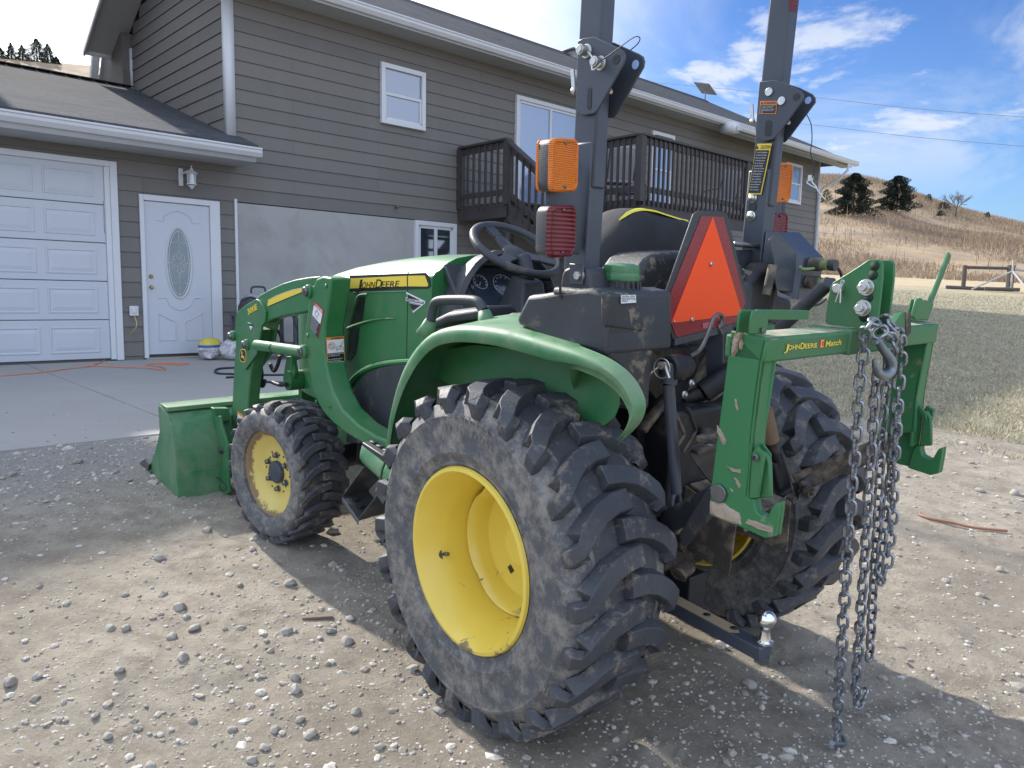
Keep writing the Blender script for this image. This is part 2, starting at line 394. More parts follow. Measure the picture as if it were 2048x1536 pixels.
# ---- chassis, axles
b=MB()
b.box((-.16,-.26,.40),(.16,.95,.80)); b.box((-.13,.95,.42),(.13,2.05,.62)); b.lathe([(.12,-.36),(.13,-.2),(.17,-.16),(.17,.16),(.13,.2),(.12,.36)],(0,0,.5),(1,0,0),20,cap=True)
b.box((-.19,-.30,.44),(.19,.05,.93)); b.box((-.22,.3,.5),(-.16,.9,.6)); b.box((-.3,1.0,.38),(-.2,1.35,.5))
b.build('gearbox_casing',M['chassis'],T,bevel=.012)
b=MB();b.tube([(-.42,1.6154,.32),(-.2,1.6154,.34),(0,1.6154,.36),(.2,1.6154,.34),(.42,1.6154,.32)],.055,12)
for s in(-1,1): b.cyl((s*.40,1.6154,.25),(s*.40,1.6154,.44),.05,14);b.cyl((s*.44,1.6154,.318),(s*.50,1.6154,.318),.06,14)
b.tube([(-.4,1.5,.33),(0,1.5,.36),(.4,1.5,.33)],.014,8)
b.build('front_axle',M['chassis'],T,bevel=.004)
b=MB()
for (x,y,z,r,h) in ((-.2,-.31,.62,.03,.02),(-.06,-.31,.86,.018,.02),(.1,-.31,.86,.018,.02),(-.12,-.31,.52,.02,.025),(.12,-.31,.52,.02,.025),(.05,-.31,.58,.02,.025)): b.hexn((x,y,z),(0,-1,0),r,h)
b.build('casing_bolts',M['muddy_steel'],T)
b=MB();b.lathe([(.075,0),(.075,-.02),(.045,-.03),(.045,-.07),(.018,-.08),(.018,-.15),(0,-.15)],(0,-.3,.60),(0,1,0),20);b.build('pto_shaft',M['muddy_steel'],T)
b=MB();b.prism([( -.1,-.31,.70),(.1,-.31,.70),(.13,-.5,.66),(-.13,-.5,.66)],(0,0,.008));b.prism([(-.11,-.3,.7),(-.14,-.5,.66),(-.15,-.5,.5),(-.12,-.3,.52)],(.006,0,0));b.prism([(.11,-.3,.7),(.14,-.5,.66),(.15,-.5,.5),(.12,-.3,.52)],(.006,0,0));b.build('pto_shield',M['muddy_steel'],T)
# ---- hood
def hood():
    ys=[.775,.95,1.15,1.35,1.55,1.75,1.92,2.04,2.10]
    topz=[1.338,1.333,1.315,1.292,1.262,1.222,1.172,1.10,1.0]
    edg=[1.262,1.248,1.232,1.215,1.196,1.17,1.13,1.07,.98]
    w=[.300,.300,.300,.299,.297,.29,.275,.25,.22]; rs=[]
    for y,tz,ez,ww in zip(ys,topz,edg,w):
        k=ww/.3;low=.60
        half=[(0,tz),(.12,tz-.004),(.19,tz-.016),(.232*1,tz-.034),(.27,ez+.012),(.288,ez+.004),(.300,ez-.010),(.302,ez-.06),(.302,.95),(.300,.80),(.294,low)]
        ring=[V((-x*k,y,z)) for x,z in half[::-1]]+[V((x*k,y,z)) for x,z in half[1:]]
        rs.append(ring)
    b=MB();b.rings(rs,cap=False,closed=False)
    n=len(rs[0]);b.add([p for p in rs[-1]],[tuple(range(n))]);b.add([p for p in rs[0]],[tuple(range(n))])
    return b.build('hood',M['green'],T,bevel=.004,ang=28)
H=hood();XH=-.302
b=MB();y0=tp(816,560,'x',XH).y;b.box((-.3035,y0-.0015,1.0),(-.3,y0+.0015,1.262));b.box((-.3035,y0-.0015,.62),(-.302,y0+.0015,1.0));b.build('panel_gap',M['dec_black'],H)
def P4(ax,val,pts): return PX(ax,val,pts)
b=MB();decal(b,PX('x',XH,[(700,551),(852,545.5),(858,550),(862,572),(857,577),(700,583)]),.001,.001);b.build('stripe_border',M['dec_black'],H,flat=True)
b=MB();decal(b,PX('x',XH,[(700,557),(815,551.5),(815,572.5),(700,577)]),.0025,.001);decal(b,PX('x',XH,[(817.5,551.5),(851,551),(858,570),(856,573),(817.5,572.5)]),.0025,.001)
b.build('stripe',M['dec_yellow'],H,flat=True)
b=MB();text(b,'OHN',tp(724.5,576.5,'x',XH),tp(750,575.5,'x',XH),tp(727,564.5,'x',XH),.0045,.012);text(b,'EERE',tp(764,575,'x',XH),tp(799,574,'x',XH),tp(766,563,'x',XH),.0045,.012)
text(b,'J',tp(714,579,'x',XH),tp(724,578,'x',XH),tp(717,560,'x',XH),.0045,.012);text(b,'D',tp(752,576,'x',XH),tp(764,575.5,'x',XH),tp(755,559,'x',XH),.0045,.012)
b.build('lettering',M['dec_black'],H,flat=True)
b=MB();decal(b,PX('x',XH,[(812.5,583.5),(848,601),(851,602),(850.5,607),(849,608),(827,626)]),.001,.001);decal(b,PX('x',XH,[(813,594),(850,603),(849.5,609),(812.5,602)]),.0012,.001);D1=b.build('dealer_sticker',M['dec_white'],H,flat=True)
b=MB();decal(b,PX('x',XH,[(815.5,588),(841,600.5),(818,597.5)]),.0025,.001);decal(b,PX('x',XH,[(819,604.5),(843,610),(827,622)]),.0025,.001);decal(b,PX('x',XH,[(814.5,595.5),(849,604),(848,608),(814,601.5)]),.0027,.001);b.build('sticker_print',M['dec_black'],D1,flat=True)
b=MB();text(b,'LANDMARK',tp(815.5,600.6,'x',XH),tp(848,607,'x',XH),tp(816,596.2,'x',XH),.0045,.01);text(b,'IMPLEMENT',tp(821,607.2,'x',XH),tp(842,611,'x',XH),tp(821.3,605,'x',XH),.0045);b.build('sticker_lettering',M['dec_white'],D1,flat=True)
# vents
b=MB();decal(b,PX('x',XH,[(731,593),(719,595),(710,624),(703,650),(725,641),(729,610)]),.0005,.001);decal(b,PX('x',XH,[(702,661),(719,655),(716,684),(711,706),(699,722),(697,690)]),.0005,.001);b.build('side_grille',M['dec_black'],H,flat=True)
b=MB()
b.tube(PX('x',XH-.002,[(735,588.5),(722,589.5),(714,597),(707,622),(701,650),(697,680),(695,720)]),.0055,6,sm=3)
b.tube(PX('x',XH-.004,[(696,657),(715,649),(745,640),(775,637),(790,637)]),[.009,.0015],6,sm=3)
b.tube(PX('x',XH-.001,[(706,585),(760,584.5),(811,583)]),.0025,5)
b.build('hood_ridges',M['green'],H)
# black panel under the hood
b=MB();arc=[(690,885),(700,808),(705,785),(716,762),(735,745),(760,734),(790,729),(840,727),(860,730)]
b.prism(PX('x',-.318,arc+[(860,900)]),(.03,0,0));b.build('side_cover',M['black_plastic'],T,bevel=.008)
b=MB();b.tube(PX('x',-.308,[(697,775),(706,758),(725,742),(752,731),(785,725),(840,722)]),.012,8,sm=3);b.build('wheel_arch_lip',M['green'],T)
# far side bits seen through the loader gap : grille guard
b=MB();b.box((-.2,2.12,.45),(.2,2.16,.62));b.build('front_bracket',M['green'],T,bevel=.004)
# ---- dashboard
def dash():
    b=MB();rs=[]
    # cowl rim : arch rings from hood rear to driver side
    def arch(y,w,zt,zb,n=16,sq=.8):
        r=[]
        for k in range(n+1):
            a=PI*k/n;cx=math.cos(a);sx=math.sin(a)
            r.append(V((w*(abs(cx)**sq)*(1 if cx>0 else -1),y,zb+(zt-zb)*(sx**sq))))
        return r
    rs=[arch(.80,.285,1.325,.95),arch(.74,.285,1.355,.95),arch(.68,.28,1.365,.95),arch(.665,.265,1.35,.95),arch(.69,.25,1.33,.95),arch(.76,.24,1.31,.95)]
    b.rings(rs,cap=False,closed=False)
    return b.build('dashboard_cowl',M['black_plastic'],T,ang=40)
DC=dash()
b=MB();b.prism([(-.25,.775,1.30),(.25,.775,1.30),(.25,.64,1.13),(-.25,.64,1.13)],(0,.02,-.015));b.prism([(-.27,.64,1.14),(.27,.64,1.14),(.27,.52,.95),(-.27,.52,.95)],(0,.02,-.02));b.box((-.27,.56,.6),(.27,.77,.96))
DP=b.build('instrument_panel',M['black_plastic'],T,bevel=.006)
def dpt(x,s): # point on sloped panel
    return V((x,.64+(.135)*s,1.13+.17*s))+V((0,-.0035,.003))
b=MB();b.prism([dpt(-.16,.12),dpt(.16,.12),dpt(.19,.9),dpt(-.19,.9)],(0,-.0015,.0012));G=b.build('gauge_glass',M['gauge'],DP)
b=MB();nrm=V((0,-.17,.135)).normalized()
for (x,s,r) in ((-.01,.52,.05),(-.12,.6,.032),(.12,.6,.032)):
    c=dpt(x,s)+nrm*.003;e1=V((1,0,0));e2=V((0,.135,.17)).normalized();ring=[c+e1*math.cos(t)*r+e2*math.sin(t)*r for t in [2*PI*k/28 for k in range(29)]];b.tube(ring,.0012,4)
    for k in range(9):
        t=-.6+k*(PI+1.2)/8;b.bar(c+(e1*math.cos(t)+e2*math.sin(t))*r*.72,c+(e1*math.cos(t)+e2*math.sin(t))*r*.86,.003)
    b.bar(c,c+(e1*-.5-e2*.8)*r*.7,.0022)
b.build('gauge_dials',M['dec_white'],G)
b=MB()
for i in range(3):
    for j in range(2):
        p=V((-.16+i*.03,.615-j*.022,1.105-j*.035));b.ball(p,.009,10,(1.1,.8,.7))
b.build('switch_buttons',M['gunmetal'],DP)
b=MB();b.rings([[V((-.08,.66,1.15)),V((.08,.66,1.15)),V((.09,.5,.95)),V((-.09,.5,.95))],[V((-.05,.62,1.27)),V((.05,.62,1.27)),V((.05,.54,1.25)),V((-.05,.54,1.25))]]);b.cyl((0,.57,1.25),(0,.615,1.345),.028,14)
b.box((-.1,.45,.62),(.1,.62,.98));b.build('steering_column',M['black_plastic'],T,bevel=.012)
swc=V((-.002,.65,1.365));tl=rad(30);e1=V((1,0,0));e2=V((0,math.cos(tl),math.sin(tl)));e3=e1.cross(e2)
b=MB();ring=[]
for k in range(56):
    t=2*PI*k/56;c=swc+(e1*math.cos(t)+e2*math.sin(t))*.175;o=(e1*math.cos(t)+e2*math.sin(t))
    ring.append([c+(o*math.cos(q)+e3*math.sin(q))*.0155 for q in [2*PI*j/10 for j in range(10)]])
ring.append(ring[0]);b.rings(ring,cap=False);SW=b.build('steering_wheel',M['black_plastic'],T)
b=MB();b.lathe([(.045,-.035),(.05,-.02),(.048,-.008),(.03,-.004),(0,-.003)],swc,e3,24)
for a in (100,215,325):
    t=rad(a);o=e1*math.cos(t)+e2*math.sin(t);pp=e1*-math.sin(t)+e2*math.cos(t)
    for w0,w1,r0,r1,h0,h1 in ((.034,.022,.03,.10,-.018,-.008),(.022,.026,.10,.168,-.008,0)):
        q=lambda r,w,h,dz:swc+o*r+pp*w+e3*(h+dz)
        b.rings([[q(r0,-w0,h0,-.006),q(r0,w0,h0,-.006),q(r0,w0,h0,.006),q(r0,-w0,h0,.006)],[q(r1,-w1,h1,-.006),q(r1,w1,h1,-.006),q(r1,w1,h1,.006),q(r1,-w1,h1,.006)]])
b.build('steering_spokes',M['black_plastic'],SW,bevel=.003)
b=MB();b.tube([(.10,.52,1.15),(.16,.47,1.2),(.2,.44,1.235)],.006,8);b.build('lever',M['black_plastic'],T)
b=MB();b.obox(tp(1068,577,'x',.10),(.008,0,0),(0,.022,.018),(0,-.008,.01));b.build('orange_knob',plain('orange_plastic',(.65,.17,.05),.4),T,bevel=.004)
# rubber boot and joystick
jb=tp(1095,578,'x',.20);b=MB();pr=[]
for k in range(9): pr+= [(.048-.003*k,.007*k),(.040-.003*k,.007*k+.0035)]
b.lathe(pr+[(.0,.062)],jb-V((0,0,.03)),(0,.05,1),20);b.cyl(jb,jb+V((0,.07,.13)),.005,8);b.build('joystick_boot',M['black_plastic'],T)
# ---- fender
CREST=[(776,915),(778,880),(784,830),(796,778),(814,730),(838,692),(868,664),(905,652),(950,650),(1005,656),(1055,668),(1110,684),(1165,700),(1215,722),(1252,750),(1274,782),(1283,812),(1275,842),(1257,864)]
def fender(sd):
    c=V((0,0,.5));rs=[]
    cr=[tp(x,y,'x',-.600) for x,y in CREST]
    cr=smooth_path(cr,3)
    for i,p in enumerate(cr):
        o=V((0,p.y,p.z-.5)).normalized();k=min(1,i/12);e=min(1,(len(cr)-1-i)/8)
        f=(k*.6+.4)*(1-.35*sst(-.2,-.45,p.y));tin=sst(-.10,-.31,p.y);xi=-.318*(1-tin)-.584*tin;hg=-.26+.20*tin;e=e*(1-tin);k=k*(1-tin)
        prof=[(-.612,-.050*f),(-.616,-.045*f),(-.618,-.022*f),(-.610,-.006),(-.592,0),(min(-.565,xi-.004),.004),(min(xi-.006,-.50),.012*k),(min(-.42,xi-.004),.026*k*e),(min(-.35,xi-.002),.030*k*e),(xi-.001,.024*k*e),(xi,.0),(xi,hg),(xi-.004,hg),(xi-.008,-.004),(min(-.36,xi-.009),.022*k*e),(min(-.50,xi-.010),.004*k-.002),(min(-.585,xi-.010),-.010),(-.604,-.020),(-.608,-.046*f)]
        rs.append([V((sd*-x,p.y+o.y*r,p.z+o.z*r)) for x,r in prof])
    b=MB();b.rings(rs);return b.build('fender',M['green_dusty'],T,ang=50,bevel=0)
FL=fender(-1)
b=MB();b.prism(PX('x',-.462,[(850,740),(880,700),(950,690),(1060,700),(1140,718),(1190,735),(1222,755),(1238,780),(1238,810),(1228,835),(1210,850),(1160,860),(1000,830)]),(.004,0,0));b.build('fender_inner_wall',M['green'],T)
def fr():
    pass
cr=[tp(x,y,'x',-.600) for x,y in CREST[:13]]
b=MB();rs=[]
for p in smooth_path(cr,2):
    o=V((0,p.y,p.z-.5)).normalized()
    rs.append([V((x,p.y+o.y*r,p.z+o.z*r)) for x,r in [(.50,-.05),(.505,-.02),(.49,0),(.42,.01),(.33,.015),(.318,0),(.318,-.2),(.322,-.2),(.33,-.01),(.49,-.02),(.496,-.05)]])
b.rings(rs);b.build('fender',M['green_dusty'],T,ang=50)
# floor step panel and steel foot step
b=MB();XS=-.52
b.rings([[tp(725,884,'x',XS+.01),tp(719,905,'x',XS-.01),tp(718,916,'x',XS-.01),tp(722,924,'x',XS+.02)],[tp(772,922,'x',XS+.01),tp(764,938,'x',XS-.01),tp(760,958,'x',XS-.01),tp(765,962,'x',XS+.02)]])
b.rings([[tp(773,922,'x',XS+.01),tp(766,940,'x',XS-.01),tp(762,959,'x',XS-.01),tp(768,963,'x',XS+.02)],[tp(800,935,'x',XS+.01),tp(790,952,'x',XS-.01),tp(786,970,'x',XS-.01),tp(790,972,'x',XS+.02)]])
b.build('step_panel',M['green_dusty'],T,bevel=.008)
b=MB();a=tp(724,884,'x',XS+.004);c=tp(790,927,'x',XS+.004);q=MB();q.prism([a,c,V((-.3,c.y,c.z+.0)),V((-.3,a.y,a.z+.0))],(0,0,-.02))
for k in range(5):
    y=a.y+(c.y-a.y)*(k+.5)/5;z=a.z+(c.z-a.z)*(k+.5)/5;q.bar((-.49,y,z+.002),(-.33,y,z+.002),.03,.01)
q.build('floor_mat',M['black_plastic'],T,bevel=.004)
b=MB();XT=-.50
sa=tp(684,994,'x',XT);sb=tp(716,1040,'x',XT);
b.prism([sa,sb,sb+V((.12,0,.01)),sa+V((.12,0,.01))],(0,0,-.006))
b.prism([sa,sb,sb+V((0,0,-.022)),sa+V((0,0,-.022))],(.004,0,0))
for (st,en) in ((sa,tp(727,934,'x',-.45)),(sb,tp(772,968,'x',-.45))):
    b.prism([st+V((0,0,0)),en,en+V((.14,0,0)),st+V((.12,0,0))],(0,.005,0))
ST=b.build('foot_step',M['gunmetal'],T,bevel=.002)
b=MB()
for k in (.25,.55,.85):
    p=sa+(sb-sa)*k+V((.045,0,.006));b.lathe([(.016,0),(.019,.003),(.013,.003),(.012,-.004),(0,-.004)],p,(0,0,1),16)
b.build('step_holes',M['dec_black'],ST)
# grab handle
XG=-.47
b=MB();hp=PX('x',XG,[(862,640),(867,612),(878,602),(905,600),(945,601),(958,607),(968,622)])
b.tube(hp,.0165,12,sm=4);GH=b.build('grab_handle',M['black_plastic'],T)
b=MB()
for (u0,l0) in (((862,640),(852,668)),((968,622),(975,655))):
    A=tp(*u0,'x',XG);B=tp(*l0,'x',XG);b.tube([A,(A+B)/2,B],[.019,.026,.036],10)
b.build('handle_foot',M['green_dusty'],GH)
b=MB();A=tp(885,640,'x',-.36);B=tp(985,625,'x',-.36);b.rings([[V((-.40,p.y,p.z-.03)),V((-.40,p.y,p.z)),V((-.37,p.y,p.z+.012)),V((-.28,p.y,p.z+.012)),V((-.25,p.y,p.z)),V((-.25,p.y,p.z-.03))] for p in (A,(A*.7+B*.3)+V((0,0,.016)),B+V((0,0,.012)))]);b.build('control_console',M['black_plastic'],T,bevel=.01)
b=MB();b.box((-.3,-.02,1.03),(.3,.36,1.12));b.box((-.34,-.2,1.06),(-.26,.3,1.165));b.box((.26,-.2,1.06),(.34,.3,1.165));b.build('seat_platform',M['black_plastic'],T,bevel=.02)
# ---- seat with its black cover
def lump(name,rings,mat,par,sub=2,amp=.0,sc=8):
    b=MB();b.rings(rings);o=b.build(name,mat,par,sub=sub)
    return o
seat=MB();
def oval(x0,x1,y0,y1,z,n=16,dx=0,dy=0):
    cx,cy=(x0+x1)/2,(y0+y1)/2;return [V((cx+dx+(x1-x0)/2*math.copysign(abs(math.cos(t))**.6,math.cos(t)),cy+dy+(y1-y0)/2*math.copysign(abs(math.sin(t))**.6,math.sin(t)),z)) for t in [2*PI*k/n for k in range(n)]]
seat.rings([oval(-.24,.24,-.02,.42,1.10),oval(-.25,.25,-.03,.43,1.14),oval(-.24,.24,-.02,.42,1.19),oval(-.2,.2,.02,.38,1.205)])
SE=seat.build('seat',M['black_plastic'],T,sub=1)
pb=MB();YS=.02
outl=[(1186,562),(1187,528),(1198,496),(1214,464),(1235,440),(1260,420),(1284,415),(1312,420),(1345,431),(1378,439),(1402,452),(1412,500),(1415,560)]
fr_=[tp(x,y,'y',YS) for x,y in outl];n=len(fr_)
cen=V((0.0,YS,1.2))
rs=[]
for sc,dy in ((.80,.165),(.93,.15),(1.0,.10),(1.0,.03),(.97,-.015),(.86,-.04),(.6,-.055),(.25,-.06)):
    ring=[]
    for i,p in enumerate(fr_):
        q=cen+(p-cen)*sc+V((0,dy,0))
        w=noise.noise(V((q.x*9,q.y*9,q.z*6)))*.014 if .2<sc else 0
        fold=.010*math.sin(q.x*46+q.z*20+i)*(1 if sc<1 and dy<0 else .3)
        ring.append(q+V((0,w+fold,w)))
    rs.append(ring)
pb.rings(rs);SCV=pb.build('seat_cover',M['cloth'],SE,sub=2)
yb=MB();
crest=[tp(x,y,'y',YS) +V((0,.004,.000)) for x,y in [(1240,436),(1262,421),(1285,416),(1312,421),(1345,432),(1378,440)]]
crest=smooth_path(crest,4)
rs=[]
for i,p in enumerate(crest):
    t=i/(len(crest)-1);w=(.006+.008*math.sin(PI*min(1,max(0,(t-.35)/.65)))*(.8+.3*math.sin(i*1.3)))
    w*=min(1,t*7,(1-t)*7)
    if t<.3: w*=.4
    g_=min(1,t*7);rs.append([p+V((0,-w-.006*g_,-.008)),p+V((0,-w,.002*g_-.004)),p+V((0,w,.004*g_-.004)),p+V((0,w+.006*g_,-.008))])
yb.rings(rs,closed=False,cap=False);yb.build('seat_edge',M['seat_yellow'],SCV)
# ---- fuel tank, black, muddy
XL=-.565
lp=PX('x',XL,[(1054,590),(1030,640),(1036,650),(1056,660),(1080,676),(1108,689),(1155,698),(1186,705),(1210,713),(1210,584),(1184,577),(1180,575),(1120,580),(1085,587)])
b=MB();b.prism(lp,(.26,0,0));FT=b.build('tank_cover',M['black_plastic'],T,bevel=.014,seg=3)
tw=PX('x',XL+.03,[(1113,600),(1119,575),(1123,548),(1128,538),(1140,533),(1170,534),(1177,542),(1181,575),(1184,600)])
b=MB();b.prism(tw,(.07,0,0));b.build('post_bracket_cover',M['black_plastic'],T,bevel=.01,seg=3)
b=MB();bp=tp(1160,551,'x',XL+.028);b.cyl(bp,bp+V((-.004,0,0)),.017,16);b.hexn(bp+V((-.004,0,0)),(-1,0,0),.011,.01);b.build('bracket_bolt',M['zinc'],T)
b=MB();q=tp(1152,545,'x',XL+.028);b.prism([q+V((0,.022,.022)),q+V((0,-.03,.022)),q+V((0,-.03,-.03)),q+V((0,.018,-.03))],(-.004,0,0));b.build('bracket_tab',M['black_paint'],T,bevel=.003)
yc=tp(1210,650,'x',XL).y
rear=PX('y',yc-.002,[(1215,584),(1274,585),(1286,625),(1297,665),(1304,688),(1309,702),(1307,740),(1303,778),(1300,820),(1272,826),(1262,760),(1215,716)])
b=MB();b.prism(rear,(0,.20,0));FK=b.build('fuel_tank',M['tank_plastic'],T,bevel=.014,seg=3)
b=MB();r2=PX('y',yc-.006,[(1213,588),(1271,589),(1283,628),(1295,664),(1213,654)]);b.prism(r2,(0,.02,0));b.build('tank_panel',M['tank_plastic'],FK,bevel=.006)
b=MB();decal(b,PX('y',yc-.008,[(1240.5,590),(1270,589.5),(1270.5,605),(1240.5,607)]),.002,.001);FS=b.build('fuel_sticker',M['dec_white'],FK,flat=True)
b=MB()
for i,t in enumerate(('ULTRA LOW','SULFUR FUEL','ONLY')):
    y=594.6+i*4.6;w=(26,28,12)[i];text(b,t,tp(1241.5,y,'y',yc-.008),tp(1241.5+w,y-.2*w/28,'y',yc-.008),tp(1241.5,y-3.6,'y',yc-.008),.0045,.01)
b.build('sticker_lettering',plain('decal_teal',(.02,.07,.09),.5),FS,flat=True)
nk=tp(1241,572,'y',yc+.085)
b=MB();b.lathe([(.060,-.055),(.056,-.03),(.050,-.005),(.046,.0),(.046,.018),(0,.018)],nk,(0,0,1),30)
for k in range(18):
    a=2*PI*k/18;b.bar(nk+V((math.cos(a)*.052,math.sin(a)*.052,-.012)),nk+V((math.cos(a)*.048,math.sin(a)*.048,.014)),.006)
b.build('filler_neck',M['tank_plastic'],FK)
b=MB();rs=[]
for r,h in ((.046,.012),(.050,.016),(.051,.03),(.048,.034),(.049,.038),(.047,.052),(.030,.058),(0.001,.059)):
    rs.append([nk+V((math.cos(2*PI*k/8+.2)*r*1.03,math.sin(2*PI*k/8+.2)*r*1.03,h)) for k in range(8)])
b.rings(rs);b.build('fuel_cap',M['green_dusty'],T,bevel=.003)
# shell behind the seat
b=MB();b.prism(PX('y',-.17,[(1268,600),(1272,560),(1282,538),(1296,518),(1312,508),(1340,505),(1400,503),(1480,518),(1505,560),(1512,700),(1470,760),(1380,740),(1330,700),(1310,690),(1290,640)]),(0,.16,0));b.build('rear_shell',M['tank_plastic'],T,bevel=.02,seg=3)
b=MB();b.prism(PX('y',-.20,[(1262,600),(1300,610),(1330,700),(1322,720),(1308,716),(1290,660)]),(0,.06,0));b.build('mud_patch',M['tank_plastic'],T,bevel=.01)
# ---- rollover bar
YR=-.16
for sd in (-1,1):
    if sd<0: xo=-.445; lo=(1154,1184,1215,400); 
    cx0=-.445 if sd<0 else .395; w=.058; dp=.085
    zt=2.75
    def col(z,l):   # leaning column corners
        return l
    yb0=YR; 
    A=V((cx0,YR,1.02));top=V((cx0+(-.012 if sd<0 else .0),YR,zt))
    lean=(0.02 if sd>0 else 0)
    zj=1.66 if sd<0 else 1.665
    b=MB();lowl=[V((cx0-.0,YR,0)),V((cx0+w,YR,0)),V((cx0+w,YR+dp,0)),V((cx0,YR+dp,0))]
    up=[p+V((0,0,zj)) for p in lowl];dn=[p+V((0,.0,.95)) for p in lowl]
    b.rings([dn,up]);LP=b.build('rollbar_post',M['black_paint'],T,bevel=.007,seg=2)
    b=MB();u2=[V((cx0+.004,YR-.006,0)),V((cx0+w-.006,YR-.006,0)),V((cx0+w-.006,YR+dp-.01,0)),V((cx0+.004,YR+dp-.01,0))]
    shift=V((-.004,0,0)) if sd<0 else V((.006,.0,0))
    b.rings([[p+V((0,0,zj-.12)) for p in u2],[p+V((0,0,zt))+shift*3 for p in u2]]);UP=b.build('rollbar_upright',M['black_paint'],T,bevel=.006)
    # hinge plates, one each side of the post
    if sd<0: pl=[(1155,81),(1166,76),(1188,73),(1238,96),(1247,102),(1250,112),(1248,124),(1195,220),(1188,227),(1165,231),(1158,228),(1151,220)]
    else: pl=[(1518,163),(1550,160),(1575,168),(1601,181),(1607,189),(1607,198),(1556,268),(1546,279),(1525,283),(1512,272),(1511,262)]
    xp=cx0-.010
    poly=PX('x',xp,pl)
    for dx in (0,w+.014):
        b=MB();b.prism([p+V((dx,0,0)) for p in poly],(.006,0,0));HP=b.build('hinge_plate',M['black_paint'],T,bevel=.002)
        hc=PX('x',xp,[(1233,119) if sd<0 else (1593,194)])[0]+V((dx-.001,0,0))
        q=MB();q.cyl(hc,hc+V((-.0006,0,0)),.0115,16);q.build('hinge_hole',M['dec_black'] if dx==0 else M['hole_sky'],HP)
    # slot
    sl=[(1176,178),(1180,175),(1184,178),(1183,216),(1178,220),(1174,216)] if sd<0 else [(1532,243),(1537,240),(1544,242),(1543,268),(1536,273),(1529,270)]
    b=MB();decal(b,PX('x',xp,sl),.0006,.0008);b.build('plate_slot',M['dec_black'],T,flat=True)
    # pins
    for (px,py) in (((1175,103),(1203,127)) if sd<0 else ((1539,184),(1564,202))):
        p=tp(px,py,'x',xp);b=MB()
        if sd<0:
            b.cyl(p,p+V((-.006,0,0)),.018,18);b.cyl(p,p+V((-.03,0,0)),.0135,16);b.cyl(p+V((-.03,0,0)),p+V((-.034,0,0)),.010,12)
        else: b.cyl(p,p+V((-.006,0,0)),.0135,18)
        b.build('locking_pin',M['zinc'],T,bevel=.001)
    fb=MB();p=tp(*((1221,183) if sd<0 else (1577,245)),'x',xp+.02);fb.hexn(p,(-1,-.2,0),.008,.012);fb.build('plate_bolt',M['zinc'],T)
    kb=MB();p=tp(*((1148,182) if sd<0 else (1505,243)),'x',xp+.02);kb.ball(p,.010,10);kb.bar(p,p+V((0,.01,.055)),.012,.005);kb.build('latch_knob',M['zinc'],T)
b=MB();A=tp(1175,103,'x',-.485);B=tp(1203,127,'x',-.485);b.tube([A,A+V((0,-.02,-.02)),B+V((0,.03,-.012)),B],.003,6,sm=4);b.build('pin_clip',M['zinc'],T)
b=MB();b.tube([tp(x,y,'x',-.47) for x,y in [(1203,121),(1235,98),(1262,78),(1274,73),(1280,77),(1275,88),(1260,101)]],.0014,5,sm=4);b.build('pin_cable',M['wire'],T)
b=MB();b.tube([tp(x,y,'x',.41) for x,y in [(1611,225),(1622,248),(1624,280),(1621,305),(1627,325),(1628,345),(1621,362)]],.0016,5,sm=4);b.build('pin_cable',M['wire'],T)
b=MB();b.tube([tp(x,y,'x',.41) for x,y in [(1620,360),(1614,366),(1635,378),(1622,362),(1630,372),(1639,386),(1650,399)]],.0028,6,sm=3);q=tp(1621,357,'x',.41);b.box(q+V((-.006,-.006,-.008)),q+V((.006,.006,.01)));b.build('hitch_pin_clip',M['zinc'],T)
